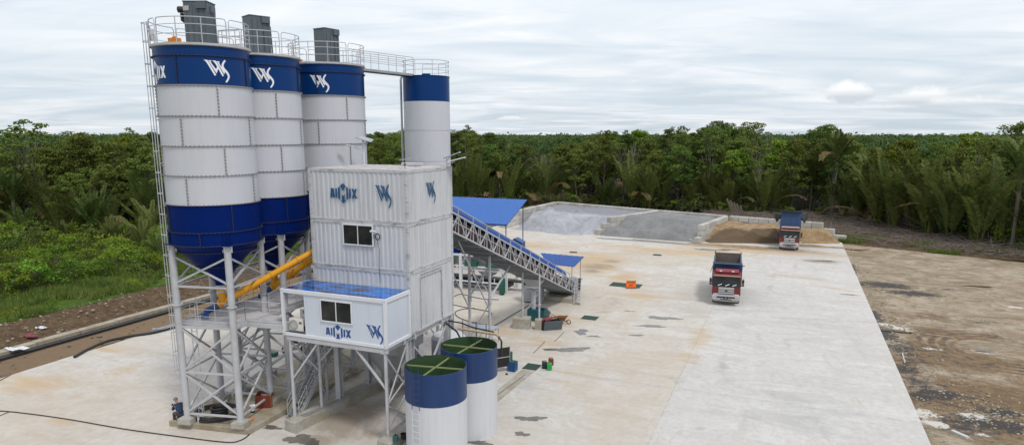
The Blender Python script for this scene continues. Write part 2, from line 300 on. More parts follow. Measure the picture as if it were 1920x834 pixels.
# ---------------------------------------------------------------- object helpers
WORLD_ROOT = {}
def props(o, label=None, cat=None, group=None, kind=None):
    if label: o['label'] = label
    if cat: o['category'] = cat
    if group: o['group'] = group
    if kind: o['kind'] = kind
    return o
def thing(name, label, cat, loc=(0, 0, 0), rotz=0.0, group=None, local=False):
    o = bpy.data.objects.new(name, None); COL.objects.link(o); o.empty_display_size = 0.3
    o.location = loc; o.rotation_euler = (0, 0, rotz)
    WORLD_ROOT[o.name] = Vector((0, 0, 0)) if local else Vector(loc)
    return props(o, label, cat, group)
class MB:
    def __init__(s): s.v = []; s.f = []; s.cut = None
    def add(s, vs, fs):
        n = len(s.v); s.v += [tuple(p) for p in vs]; s.f += [tuple(i+n for i in f) for f in fs]; return s
    def box(s, c, d, rz=0.0, mat=None):
        hx, hy, hz = d[0]/2, d[1]/2, d[2]/2; ca, sa = math.cos(rz), math.sin(rz); vs = []
        for x, y, z in ((-hx,-hy,-hz),(hx,-hy,-hz),(hx,hy,-hz),(-hx,hy,-hz),(-hx,-hy,hz),(hx,-hy,hz),(hx,hy,hz),(-hx,hy,hz)):
            p = Vector((x*ca-y*sa, x*sa+y*ca, z))
            if mat: p = mat @ Vector((x, y, z))
            vs.append((p.x+c[0], p.y+c[1], p.z+c[2]))
        return s.add(vs, [(3,2,1,0),(4,5,6,7),(0,1,5,4),(1,2,6,5),(2,3,7,6),(3,0,4,7)])
    def bar(s, p, q, w, h=None):
        p, q = Vector(p), Vector(q); h = h or w; d = (q-p); L = d.length
        if L < 1e-6: return s
        z = d/L; x = z.cross(Vector((0, 0, 1)))
        if x.length < 1e-3: x = Vector((1, 0, 0))
        x.normalize(); y = x.cross(z)
        vs = [e + x*a*w/2 + y*b*h/2 for e in (p, q) for a, b in ((-1,-1),(1,-1),(1,1),(-1,1))]
        return s.add(vs, [(0,1,2,3),(7,6,5,4),(4,5,1,0),(5,6,2,1),(6,7,3,2),(7,4,0,3)])
    def tube(s, pts, r, seg=8, closed=False, r2=None):
        pts = [Vector(p) for p in pts]; n = len(pts); ring = []
        up = None
        for i, p in enumerate(pts):
            if closed: t = pts[(i+1) % n]-pts[i-1]
            else: t = pts[min(i+1, n-1)]-pts[max(i-1, 0)]
            t.normalize()
            if up is None: up = t.cross(Vector((0, 0, 1))); up = up if up.length > 1e-3 else Vector((1, 0, 0))
            up = (up - t*up.dot(t)); up.normalize(); w = t.cross(up)
            rr = r if r2 is None else r+(r2-r)*i/max(1, n-1)
            ring.append([p + up*math.cos(a)*rr + w*math.sin(a)*rr for a in [2*PI*k/seg for k in range(seg)]])
        vs = [q for rg in ring for q in rg]; fs = []
        for i in range(n if closed else n-1):
            j = (i+1) % n
            for k in range(seg): fs.append((i*seg+k, i*seg+(k+1) % seg, j*seg+(k+1) % seg, j*seg+k))
        if not closed: fs += [tuple(range(seg))[::-1], tuple((n-1)*seg+k for k in range(seg))]
        return s.add(vs, fs)
    def lathe(s, prof, c=(0, 0, 0), seg=32, a0=0.0, a1=2*PI, closed=True):
        k = seg if closed else seg+1; vs = []
        for r, z in prof:
            for i in range(k):
                a = a0+(a1-a0)*i/seg; vs.append((c[0]+r*math.cos(a), c[1]+r*math.sin(a), c[2]+z))
        fs = []
        for j in range(len(prof)-1):
            for i in range(seg):
                i2 = (i+1) % k
                fs.append((j*k+i, j*k+i2, (j+1)*k+i2, (j+1)*k+i))
        return s.add(vs, fs)
    def grid(s, P):
        nr, nc = len(P), len(P[0]); vs = [p for row in P for p in row]
        return s.add(vs, [(i*nc+j, i*nc+j+1, (i+1)*nc+j+1, (i+1)*nc+j) for i in range(nr-1) for j in range(nc-1)])
    def poly(s, pts): return s.add(pts, [tuple(range(len(pts)))])
    def prism(s, pts, z0, z1):
        n = len(pts); vs = [(p[0], p[1], z0) for p in pts]+[(p[0], p[1], z1) for p in pts]
        return s.add(vs, [tuple(range(n))[::-1], tuple(range(n, 2*n))]+[(i, (i+1) % n, n+(i+1) % n, n+i) for i in range(n)])
    def build(s, name, m, parent=None, smooth=False, bevel=0.0):
        off = Vector((0, 0, 0))
        if parent is not None:
            t = parent
            while t.parent: t = t.parent
            off = WORLD_ROOT.get(t.name, Vector((0, 0, 0)))
        me = bpy.data.meshes.new(name)
        me.from_pydata([(a-off.x, b-off.y, c-off.z) for a, b, c in s.v], [], s.f)
        me.materials.append(MT[m] if isinstance(m, str) else m)
        if s.cut is not None:
            me.materials.append(MT['bolt'])
            for i_, p_ in enumerate(me.polygons): p_.material_index = 1 if i_ >= s.cut else 0
        if smooth:
            me.polygons.foreach_set('use_smooth', [True]*len(me.polygons))
        me.validate(); me.update()
        o = bpy.data.objects.new(name, me); COL.objects.link(o)
        if parent is not None: o.parent = parent
        if bevel:
            bv = o.modifiers.new('bevel', 'BEVEL'); bv.width = bevel; bv.segments = 2; bv.limit_method = 'ANGLE'
        if smooth:
            es = o.modifiers.new('edge', 'EDGE_SPLIT'); es.split_angle = R(35)
        return o
def single(mb, name, m, label, cat, group=None, kind=None, smooth=False, bevel=0.0):
    """a thing that is one mesh, its origin set at its base"""
    vs = np.array(mb.v); c = Vector(((vs[:,0].min()+vs[:,0].max())/2, (vs[:,1].min()+vs[:,1].max())/2, vs[:,2].min()))
    mb.v = [(a-c.x, b-c.y, d-c.z) for a, b, d in mb.v]
    o = mb.build(name, m, None, smooth, bevel); o.location = c
    return props(o, label, cat, group, kind)
def dup(root, loc=None, rotz=None, label=None, group=None, scale=None):
    r = root.copy(); COL.objects.link(r)
    if loc is not None: r.location = loc
    if rotz is not None: r.rotation_euler = (0, 0, rotz)
    if scale is not None: r.scale = scale
    if label: r['label'] = label
    if group: r['group'] = group
    for ch in root.children:
        c = ch.copy(); COL.objects.link(c); c.parent = r
        for g in ch.children:
            d = g.copy(); COL.objects.link(d); d.parent = c
    return r
def npmesh(name, V, FA, m, parent=None, mask=None, smooth=False, m2=None, midx=None):
    me = bpy.data.meshes.new(name); nf, k = FA.shape
    me.vertices.add(len(V)); me.vertices.foreach_set('co', V.astype(np.float32).ravel())
    me.loops.add(nf*k); me.loops.foreach_set('vertex_index', FA.astype(np.int32).ravel())
    me.polygons.add(nf); me.polygons.foreach_set('loop_start', np.arange(0, nf*k, k, dtype=np.int32))
    me.polygons.foreach_set('loop_total', np.full(nf, k, dtype=np.int32))
    me.polygons.foreach_set('use_smooth', np.full(nf, bool(smooth)))
    me.materials.append(MT[m])
    if m2: me.materials.append(MT[m2]); me.polygons.foreach_set('material_index', midx.astype(np.int32))
    if mask is not None:
        a = me.color_attributes.new('mask', 'FLOAT_COLOR', 'POINT')
        a.data.foreach_set('color', np.c_[mask, np.ones(len(mask))].astype(np.float32).ravel())
    me.update(calc_edges=True)
    o = bpy.data.objects.new(name, me); COL.objects.link(o)
    if parent is not None: o.parent = parent
    return o
def arr(p): return np.array(p)
def vnoise(x, y, sc, seed=0):
    """cheap smooth value noise on numpy arrays"""
    x = x/sc + seed*17.3; y = y/sc - seed*9.1
    xi = np.floor(x).astype(int); yi = np.floor(y).astype(int); fx = x-xi; fy = y-yi
    fx = fx*fx*(3-2*fx); fy = fy*fy*(3-2*fy)
    def h(a, b):
        n = (a*374761393 + b*668265263 + seed*1442695041) & 0x7fffffff
        n = (n ^ (n >> 13))*1274126177 & 0x7fffffff
        return ((n ^ (n >> 16)) & 0xffff)/65535.0
    return (h(xi,yi)*(1-fx)+h(xi+1,yi)*fx)*(1-fy)+(h(xi,yi+1)*(1-fx)+h(xi+1,yi+1)*fx)*fy
def fbm(x, y, sc, seed=0, o=4):
    t = 0; a = 0.5; s = 0
    for i in range(o): t = t+a*vnoise(x, y, sc/2**i, seed+i); s += a; a *= 0.55
    return t/s
def blob(X, Y, cx, cy, rx, ry, rot=0.0):
    dx, dy = X-cx, Y-cy; c, s = math.cos(rot), math.sin(rot)
    u = (dx*c+dy*s)/rx; w = (-dx*s+dy*c)/ry
    return np.clip(1.15-np.sqrt(u*u+w*w), 0, 1)
# ================================================================ sky and light
w = bpy.data.worlds.new("World"); scene.world = w; w.use_nodes = True; nt = w.node_tree
bg = nt.nodes['Background']; bg.inputs[1].default_value = 0.1
SUN_EL, SUN_AZ = 58.0, 125.0      # azimuth clockwise from +Y
sky = nt.nodes.new('ShaderNodeTexSky'); sky.sky_type = 'NISHITA'; sky.sun_disc = False
sky.sun_elevation = R(SUN_EL); sky.sun_rotation = R(SUN_AZ); sky.dust_density = 2.0; sky.air_density = 1.0
tc = N(nt, 'ShaderNodeTexCoord'); sx = N(nt, 'ShaderNodeSeparateXYZ'); nt.links.new(tc.outputs['Generated'], sx.inputs[0])
z = mth(nt, 'MAXIMUM', sx.outputs[2], 0.0); zz = mth(nt, 'ADD', z, 0.075)
cx = N(nt, 'ShaderNodeCombineXYZ')
ca, sa = math.cos(YAW), math.sin(YAW)
rx = mth(nt, 'ADD', mth(nt, 'MULTIPLY', sx.outputs[0], ca), mth(nt, 'MULTIPLY', sx.outputs[1], sa))
ry = mth(nt, 'SUBTRACT', mth(nt, 'MULTIPLY', sx.outputs[1], ca), mth(nt, 'MULTIPLY', sx.outputs[0], sa))
nt.links.new(mth(nt, 'DIVIDE', rx, zz), cx.inputs[0]); nt.links.new(mth(nt, 'DIVIDE', ry, zz), cx.inputs[1])
pv = cx.outputs[0]
mp = N(nt, 'ShaderNodeMapping'); mp.inputs['Scale'].default_value = (0.6, 0.8, 1); mp.inputs['Rotation'].default_value = (0, 0, R(12)); nt.links.new(pv, mp.inputs[0])
n1 = noise(nt, mp.outputs[0], 0.9, 8, 0.56, 0.9)
mp2 = N(nt, 'ShaderNodeMapping'); mp2.inputs['Scale'].default_value = (0.5, 1.05, 1); mp2.inputs['Rotation'].default_value = (0, 0, R(-20)); mp2.inputs['Location'].default_value = (3, 5, 0); nt.links.new(pv, mp2.inputs[0])
n2 = noise(nt, mp2.outputs[0], 1.0, 8, 0.54, 1.2)
hz = ramp(nt, z, [(0.0, (6.1, 7.0, 7.7)), (0.05, (6.8, 7.7, 8.5)), (0.14, (8.3, 9.1, 9.8)), (0.26, (10.2, 10.7, 11.2)), (1.0, (10.2, 10.5, 11.1))])
cl = mix(nt, ramp(nt, n1, [(0.36, 0.0), (0.66, 0.85)]), hz, (10.9, 11.0, 11.2))
cl = mix(nt, ramp(nt, n2, [(0.44, 0.0), (0.70, 0.8)]), cl, (6.7, 7.75, 8.85))
# brighter overhead: the thick part of an overcast sky
ov = ramp(nt, z, [(0.30, 0.0), (0.85, 1.0)])
cl = mix(nt, ov, cl, (10.2, 10.5, 11.1))
# small cumulus banks low over the forest on the right
def direction(px, py):
    d = FW + RT*((px-CX)/F) - UP*((py-CY)/F); d.normalize(); return d
cn = noise(nt, tc.outputs['Generated'], 26, 8, 0.62, 0.3)
def cumulus(cl, px, py, wr, hr, amt):
    d = direction(px, py); side = Vector((d.y, -d.x, 0)).normalized(); upv = side.cross(d)
    def dot(vv):
        n = N(nt, 'ShaderNodeVectorMath'); n.operation = 'DOT_PRODUCT'; nt.links.new(tc.outputs['Generated'], n.inputs[0]); n.inputs[1].default_value = vv; return n.outputs['Value']
    u = mth(nt, 'DIVIDE', dot(side), wr/F); v = mth(nt, 'DIVIDE', dot(upv), hr/F)
    # flat underside
    vneg = mth(nt, 'MULTIPLY', mth(nt, 'MINIMUM', v, 0.0), 2.2); v2 = mth(nt, 'ADD', mth(nt, 'MAXIMUM', v, 0.0), vneg)
    r2 = mth(nt, 'ADD', mth(nt, 'MULTIPLY', u, u), mth(nt, 'MULTIPLY', v2, v2))
    m = mth(nt, 'SUBTRACT', 1.0, r2); m = mth(nt, 'ADD', m, mth(nt, 'MULTIPLY', mth(nt, 'SUBTRACT', cn, 0.5), 3.2))
    front = mth(nt, 'GREATER_THAN', dot(d), 0.5)
    lit = mix(nt, ramp(nt, v, [(0.0, 0.0), (0.45, 1.0)]), (6.9, 7.5, 8.2), (10.8, 10.9, 11.0))
    return mix(nt, mth(nt, 'MULTIPLY', mth(nt, 'MULTIPLY', ramp(nt, m, [(0.1, 0.0), (0.75, 1.0)]), front), amt), cl, lit)
for a in ((1590, 182, 46, 28, 1.0), (1722, 192, 52, 30, 0.85), (1800, 198, 56, 16, 0.65), (1650, 205, 60, 10, 0.5), (960, 226, 40, 9, 0.6), (1000, 186, 80, 16, 0.25), (1380, 182, 90, 14, 0.25), (1210, 236, 30, 7, 0.4)):
    cl = cumulus(cl, *a)
fin = mix(nt, 0.90, sky.outputs[0], cl)
nt.links.new(fin, bg.inputs[0])
sd = bpy.data.lights.new('sun', 'SUN'); so = bpy.data.objects.new('sun', sd); COL.objects.link(so)
sd.energy = 1.9; sd.angle = R(10); sd.color = (1, 0.955, 0.89)
el, az = R(SUN_EL), R(SUN_AZ); dirv = Vector((math.sin(az)*math.cos(el), math.cos(az)*math.cos(el), math.sin(el)))
so.rotation_euler = dirv.to_track_quat('Z', 'Y').to_euler()
so.location = (0, 0, 60)
scene.view_settings.view_transform = 'Standard'; scene.view_settings.look = 'None'
scene.view_settings.gamma = 1; scene.view_settings.exposure = 0.0
scene.cycles.max_bounces = 6; scene.cycles.diffuse_bounces = 3; scene.cycles.transparent_max_bounces = 6

# ================================================================ ground
FOREST = [(-170, 30), (-130, 50), (-111, 61), (-98, 66), (-86, 74), (-80, 98), (-74, 112), (-62, 126), (-50, 142), (-30, 141), (-11, 137), (0, 139), (10, 138), (14, 127), (18, 117), (30, 107), (46, 98), (80, 84)]
FP = arr(FOREST)
def forest_depth(X, Y):
    """signed distance behind the front edge of the forest"""
    best = np.full(X.shape, 1e9); sgn = np.ones(X.shape)
    for a, b in zip(FP[:-1], FP[1:]):
        d = b-a; t = np.clip(((X-a[0])*d[0]+(Y-a[1])*d[1])/(d@d), 0, 1)
        px, py = X-(a[0]+t*d[0]), Y-(a[1]+t*d[1]); dist = np.hypot(px, py)
        s = np.sign(d[0]*py-d[1]*px); m = dist < best
        best = np.where(m, dist, best); sgn = np.where(m, s, sgn)
    return best*sgn
def axis(lo, hi, step, far):
    a = list(np.arange(lo, hi+step, step)); s = step; x = a[-1]
    while x < far: s *= 1.5; x += s; a.append(x)
    s = step; x = a[0]; b = []
    while x > -far: s *= 1.5; x -= s; b.append(x)
    return arr(b[::-1]+a)
xs = axis(-135, 62, 1.0, 9000); ys = axis(0, 150, 1.0, 9000)
X, Y = np.meshgrid(xs, ys); n = fbm(X, Y, 6, 3); nn = fbm(X, Y, 1.6, 8)
Z = np.full(X.shape, -0.16)
mound = np.exp(-((X+54.5+(n-0.5)*3)/2.6)**2)*(Y > 5)*(Y < 130); Z += mound*(0.25+0.75*nn)
gr = ((X < -56) & (X > -80)); Z += np.where(gr, 0.12*(n-0.4), 0)
FD = forest_depth(X, Y)
br = ((X > 6) | (Y > 114)) & (X > -14); bz = np.where(br & (FD < 3) & (Y > 100), (nn-0.35)*1.1*(0.5+n), 0)
slope_ok = np.clip((Y-105)/6, 0, 1); Z += np.clip(bz, -0.05, 1)*slope_ok
Z = np.where((X > -45.3) & (X < 7.6) & (Y < 96), -0.45, Z)
Z = np.where((X > 6.5) & (X < 39) & (Y > 26) & (Y < np.interp(X, [7.3, 27, 45], [104.0, 96.5, 88.5])-1.2), -0.45, Z)
soil = np.clip(1.2-np.abs(X+54.0)/5.5, 0, 1)*(Y < 130) + np.where((X > -16) & (FD < 4) & (Y > 98), 0.95, 0) + np.where((X < -40) & (X > -58) & (Y > 112), 0.6, 0)
soil = np.clip(soil + np.where(np.hypot(X, Y) < 15, .5, 0), 0, 1)
grass = np.where((X < -56) & (FD < 2), np.clip((-56.5-X)/3, 0, 1)*0.95, 0)
for (cx_, cy_, rx_, ry_) in ((9.5, 109.5, 4.5, 3.0), (17, 105.5, 3, 1.6), (27, 104.5, 6, 2.0), (19, 100.5, 3, 1.0), (9, 116, 3, 1.0), (13, 112, 2, 1)):
    grass = np.maximum(grass, blob(X, Y, cx_, cy_, rx_, ry_)*1.2)
compact = np.where((X > -50) & (X < -44) & (Y < 130), 1.0, 0.0)
mask = np.stack([np.clip(soil, 0, 1), np.clip(grass, 0, 1), compact], -1).reshape(-1, 3)
V = np.stack([X, Y, Z], -1).reshape(-1, 3); nr, nc = X.shape
idx = np.arange(nr*nc).reshape(nr, nc)
FA = np.stack([idx[:-1,:-1], idx[:-1,1:], idx[1:,1:], idx[1:,:-1]], -1).reshape(-1, 4)
o = npmesh('ground', V, FA, 'ground', mask=mask, smooth=True); props(o, 'dark natural soil with grass and leaf litter under the forest', 'ground', kind='structure')

def ySlabEnd(x):
    return np.interp(x, [-46, -41, -9, 7.3], [124.5, 123, 113.0, 104.2])
def slab_edge(y): return -45.0+0.35*(fbm(y, y*0+3, 5, 5)-0.5)
def px_blobs(X, Y, lst):
    m = np.zeros(X.shape)
    for px, py, rx, ry, *rest in lst:
        g = G(px, py); amt = rest[0] if rest else 1.0; rot = rest[1] if len(rest) > 1 else 0.0
        m = np.maximum(m, blob(X, Y, g.x, g.y, rx, ry, R(rot))*amt)
    return m
xs = np.linspace(0, 1, 260); ts = np.linspace(0, 1, 600)
T, S = np.meshgrid(xs, ts)
Yg = 4+S*(ySlabEnd(-45+52.3*T)-4); Xg = slab_edge(Yg)*(1-T)+7.3*T
def slab_masks(X, Y):
    tan = px_blobs(X, Y, [(1100, 490, 6, 9, 1.0), (1250, 470, 18, 4, 0.75), (1000, 460, 10, 4, .7), (1420, 470, 14, 3.0, 1.0), (1170, 520, 2.5, 5, .8), (1200, 555, 3, 1.2, .8), (1040, 600, 3, 2.5, .75), (1010, 640, 2, 2, .6),
        (1310, 640, 1.2, 9, .55), (1560, 540, 5, 1.2, .55, -10), (1500, 520, 8, 1.0, .4, -15), (200, 655, 2, .6, 1.1), (60, 720, 4, 2, .8), (240, 690, 1.6, 2.4, .55), (1130, 500, 3, 8, .8), (940, 620, 3, 2, .5), (120, 790, 1.5, 1, .6), (380, 650, 2, 2, .4), (1060, 700, 2, 4, .3)])
    brown = px_blobs(X, Y, [(1540, 490, 2.6, 1.6, 1.0), (1120, 500, 3, 2.5, .7), (1150, 490, 2, 1.5, .6), (1400, 464, 11, 2.0, 1.2), (1500, 461, 8, 1.2, 1.0), (1335, 470, 3, .8, .7), (1110, 508, 1.6, 1.6, .75), (640, 790, 3.0, 3.2, .55), (690, 770, 2.6, 2.6, .6), (600, 825, 1.5, 1.1, .7), (960, 530, 7, 3, .35), (900, 600, 3, 4, .25), (1140, 575, 1.2, 6, .35), (1590, 552, 1.2, .4, .8), (700, 812, 1.4, 1, .5), (1455, 468, 5, .6, .6), (750, 690, 3, 4, .5)])
    grey = px_blobs(X, Y, [(1500, 770, 4, 9, .5), (1360, 700, 1.5, 9, .45), (1300, 580, 3, 5, .5), (990, 720, 1.2, 3, .6), (1450, 600, 9, 7, .35), (1230, 700, 6, 3, .3)])
    def track(pts, wd, amt, into):
        W = [G(*p) for p in pts]; P = []
        for i in range(len(W)-1):
            for k in range(6): P.append(W[i].lerp(W[i+1], k/6))
        P.append(W[-1]); P = arr([(p.x, p.y) for p in P])
        for _ in range(6): P[1:-1] = (P[:-2]+P[1:-1]*2+P[2:])/4
        dmin = np.full(X.shape, 99.0)
        for a, b in zip(P[:-1], P[1:]):
            d = b-a; t = np.clip(((X-a[0])*d[0]+(Y-a[1])*d[1])/(d@d), 0, 1); q = np.hypot(X-a[0]-t*d[0], Y-a[1]-t*d[1]); dmin = np.minimum(dmin, q)
        band = np.clip(1.2-np.abs(dmin-0.95)/wd, 0, 1)*amt; return np.maximum(into, band*(0.35+0.9*fbm(X, Y, 2.5, 61)))
    for pts in ([(1460, 470), (1390, 490), (1260, 520), (1130, 560), (1060, 600)], [(1350, 600), (1330, 680), (1290, 760), (1260, 834)], [(1480, 472), (1470, 520), (1440, 600), (1460, 700), (1520, 834)], [(1440, 475), (1400, 520), (1310, 560), (1200, 600), (1080, 700), (1000, 834)], [(1100, 450), (1150, 500), (1180, 560), (1220, 640), (1300, 720)]):
        brown = track(pts, .35, .20, brown)
    for pts in ([(1500, 472), (1530, 560), (1600, 680)], [(1180, 455), (1230, 500), (1350, 540), (1480, 560), (1570, 560)], [(150, 800), (330, 700), (300, 640)], [(0, 760), (160, 700), (330, 650)]):
        grey = track(pts, .35, .42, grey)
    return np.stack([tan, brown, grey], -1)
mask = slab_masks(Xg, Yg).reshape(-1, 3)
V = np.stack([Xg, Yg, np.zeros(Xg.shape)], -1).reshape(-1, 3); nr, nc = Xg.shape; idx = np.arange(nr*nc).reshape(nr, nc)
FA = np.stack([idx[:-1,:-1], idx[:-1,1:], idx[1:,1:], idx[1:,:-1]], -1).reshape(-1, 4)
# skirt: the slab's real thickness
def skirt(path):
    global V, FA, mask
    n0 = len(V); top = V[path].copy(); bot = top.copy(); bot[:,2] = -0.32; V = np.vstack([V, bot]); mask = np.vstack([mask, mask[path]])
    k = len(path); q = np.array([[path[i], n0+i, n0+i+1, path[i+1]] for i in range(k-1)]); FA = np.vstack([FA, q])
skirt(idx[:,0]); skirt(idx[::-1,-1]); skirt(idx[0,::-1]); skirt(idx[-1,:])
o = npmesh('concrete_yard', V, FA, 'slab', mask=mask); props(o, 'wide pale concrete yard stained with sand and dust', 'pavement', kind='structure')

# dirt yard on the right
xs = np.linspace(7.29, 40, 150); ys = np.linspace(25, 108, 330)
Xg, Yg = np.meshgrid(xs, ys); lim = np.interp(Xg, [7.3, 27, 45], [104.0, 96.5, 88.5]); Yg = 25+(Yg-25)/(83.0)*(lim-25)
ash = px_blobs(Xg, Yg, [(1730, 720, 2.2, 3.5, .55), (1700, 660, 1.6, 5, .5), (1790, 790, 3, 2, .6), (1655, 532, 3.4, 1.9, 1.1), (1712, 548, 3.4, 1.6, 1.0), (1640, 590, .9, 3.5, .9), (1665, 625, 1.0, 3, 1.0), (1690, 650, 1.3, 1.4, 1.0), (1700, 690, 1.3, 1.5, .9), (1760, 735, 2.4, 1.2, .9), (1860, 790, 2.2, 1.3, 1.2), (1880, 770, 1.8, 1, 1.0), (1810, 800, 1.4, 1, .8), (1600, 500, .6, 5, .7), (1735, 740, 2, 1.3, .8), (1840, 600, 3, 1, .4), (1780, 540, 2, .8, .5)])
wht = px_blobs(Xg, Yg, [(1685, 612, 1.8, .8, 1.0, -20), (1660, 605, .9, .5, 1.1), (1735, 772, .9, 1.1, 1.1), (1750, 790, 1, .7, 1.0), (1838, 655, 1.0, .45, .9, -15), (1850, 655, .7, .4, .9), (1905, 573, 1, .6, 1), (1828, 775, 1.1, .8, .8), (1748, 650, 1, .35, .8), (1840, 810, .5, .3, 1.0), (1680, 480, 3, 1.2, .35), (1850, 500, 6, 1.0, .4), (1760, 500, 6, 1.1, .35)])
mud = px_blobs(Xg, Yg, [(1800, 670, 4, 4.5, .9), (1850, 730, 4, 3.5, .9), (1750, 620, 4, 2.0, .75), (1850, 535, 2, .5, .6), (1900, 800, 3, 3, .9), (1700, 760, 2, 3, .3), (1730, 590, 4, 2, .5)])
# wheel tracks that sweep round the muddy turn
c = G(1880, 655); rr = np.hypot(Xg-c.x, Yg-c.y); ang = np.arctan2(Yg-c.y, Xg-c.x)
trk = (np.sin(rr*9)*0.5+0.5)*np.exp(-((rr-4.1)/1.3)**2)*(Xg < c.x+1)
mud = np.clip(mud+trk*0.8, 0, 1)
mud = np.maximum(mud, px_blobs(Xg, Yg, [(1860, 760, 8, 8, .8), (1720, 700, 3, 7, .55)]))
grey2 = px_blobs(Xg, Yg, [(1890, 640, 2.0, 2.6, .8)])
ash = np.clip(ash + grey2*0.25 + trk*0.42, 0, 1)
mask = np.stack([ash, wht, mud], -1).reshape(-1, 3)
Zg = -0.13+0.05*(fbm(Xg, Yg, 3, 2)-0.5)+0.04*(fbm(Xg, Yg, .8, 6)-0.5)+0.10*ash*fbm(Xg, Yg, .7, 9) - trk*0.04
V = np.stack([Xg, Yg, Zg], -1).reshape(-1, 3); nr, nc = Xg.shape; idx = np.arange(nr*nc).reshape(nr, nc)
FA = np.stack([idx[:-1,:-1], idx[:-1,1:], idx[1:,1:], idx[1:,:-1]], -1).reshape(-1, 4)
o = npmesh('dirt_yard', V, FA, 'yard', mask=mask, smooth=True); props(o, 'brown dirt yard with ash patches and curved tyre tracks beside the concrete', 'dirt ground', kind='structure')

# puddles: irregular wet sheets
def puddle(px, py, w, h, seed, label, m='puddle', rot=0.0, z=0.006):
    g = G(px, py); pts = []; rs = random.Random(seed); ph = [rs.random()*6.28 for _ in range(6)]
    for i in range(56):
        a = 2*PI*i/56; r = 1+0.24*math.sin(2*a+ph[0])+0.2*math.sin(3*a+ph[1])+0.13*math.sin(5*a+ph[2])+0.08*math.sin(9*a+ph[3])+0.05*math.sin(14*a+ph[4])
        x, y = r*math.cos(a)*w/2, r*math.sin(a)*h/2; cr, sr = math.cos(R(rot)), math.sin(R(rot))
        pts.append((g.x+x*cr-y*sr, g.y+x*sr+y*cr, z))
    c0 = (g.x, g.y, z); mb = MB(); mb.add([c0]+pts, [(0, 1+i, 1+(i+1) % 56) for i in range(56)])
    single(mb, 'puddle', m, label, 'puddle', kind='structure')
YA = R(22.6)
for i, a in enumerate([
    (1066, 655, 2.6, 1.1, 1, 'long grey puddle in front of the hinged black trunk', 'puddle', 22), (1090, 622, 1.0, 1.4, 2, 'dark damp patch just beyond the long grey puddle', 'puddle', 30),
    (1114, 630, .8, .5, 3, 'small wet patch beside the dark damp patch', 'puddle', 10), (1243, 596, 2.2, 1.1, 4, 'largest pale puddle in front of the parked truck', 'puddle', 10),
    (1220, 611, 2.3, .6, 5, 'pale puddle next below the largest pale puddle', 'puddle', 20), (1193, 628, 1.3, .35, 6, 'thin wet streak below the pale puddles', 'puddle', 15),
    (1180, 583, .9, .3, 7, 'tiny wet streak beyond the pale puddles', 'puddle', 10), (995, 784, 1.35, .7, 8, 'rippled wet patch right of the open tanks', 'puddle', 22),
    (978, 813, .7, .5, 9, 'small wet patch nearest the open tanks', 'puddle', 20), (510, 801, 1.0, .45, 10, 'brown damp patch beside the silo plinth', 'puddle', 20),
    (566, 824, 1.7, 1.1, 11, 'dark damp patch at the end of the concrete beam', 'puddle', 20), (893, 829, 1.4, .5, 12, 'damp patch at the foot of the rear open tank', 'puddle', 20),
    (1545, 489, 2.0, .7, 13, 'brown damp patch near the end of the sand bay', 'puddle', 15), (1590, 552, 1.0, .35, 14, 'faint damp streak near the edge of the concrete', 'puddle', 10),
    (1365, 468, 2.4, .8, 15, 'grey wet patch in front of the sand bay', 'puddle', 0), (1445, 466, .9, .3, 16, 'small dark patch left of the tipping truck', 'puddle', 0),
    (228, 632, .7, .3, 17, 'small grey patch on the open concrete at left', 'puddle', 10)]): puddle(a[0], a[1], a[2], a[3], a[4], a[5], a[6], a[7])
puddle(1835, 535, 2.2, .55, 21, 'muddy brown puddle in the dirt yard', 'mudwater', 5, -0.075)
puddle(1845, 655, 1.0, .4, 22, 'pale puddle beside the tyre tracks', 'puddle', -10, -0.075)

# drain and kerb along the left side of the yard
kb = MB()
for i in range(40):
    y0 = 4+i*3.2; j = 0.02*math.sin(i*7.1)
    kb.box((-49.9+j, y0+1.58, 0.0), (0.75, 3.16, 0.5+0.02*math.sin(i*3.3)))
single(kb, 'drain_kerb', 'kerb', 'weathered concrete kerb along the open drain left of the yard', 'kerb', bevel=0.02)
db = MB(); db.box((-49.3, 64, -0.12), (0.42, 120, 0.06)); db.box((-48.95, 64, -0.03), (0.28, 120, 0.16))  # solid dark bars paint the shade inside the open channel
for i in range(60): db.box((-49.3, 6+i*2, -0.04), (0.40, 1.9, 0.07))
single(db, 'drain', 'dark', 'dark open drain channel between kerb and brown soil strip', 'drain')

# ================================================================ block bays
block0 = None
def course(p, q, n, z, label, group, skip=0):
    global block0
    p, q = Vector(p), Vector(q); d = (q-p); L = d.length/n; d.normalize(); rz = math.atan2(d.y, d.x)
    for i in range(skip, n):
        c = p+d*(L*(i+0.5))
        if block0 is None:
            mb = MB(); mb.box((0, 0, 0.4), (1.55, 0.78, 0.77))
            for k in (-0.4, 0.4): mb.lathe([(0.12, 0.79), (0.10, 0.86), (0.0, 0.86)], (k, 0, 0), 10)
            block0 = mb.build('concrete_block', 'block', None, bevel=0.045); o = block0; props(o, label, 'concrete block', group)
        else:
            o = block0.copy(); COL.objects.link(o); o['label'] = label; o['group'] = group
        o.location = (c.x+random.uniform(-.02, .02), c.y+random.uniform(-.02, .02), z); o.rotation_euler = (0, 0, rz+random.uniform(-.012, .012))
        o.scale = (L/1.6, 1, 1)
def wall(p, q, label, group, steps=(0, 0, 0), layers=3, side='near'):
    d = (Vector(q)-Vector(p)); n = max(2, round(d.length/1.6))
    for k in range(layers):
        course(p, q, n, k*0.8, label, group, steps[k])
cornerT = G(1043, 378, 2.4); conC = G(1363, 404, 2.4); endT = G(1544, 417.5, 2.4); nearA = G(945, 400, 2.4)
WA = (cornerT.x, cornerT.y); WB = (conC.x, conC.y); WE = (endT.x, endT.y)
def flat(v): return Vector((v[0], v[1], 0))
A0 = flat(nearA); C0 = flat(WA); C1 = flat(WB); E0 = flat(WE)
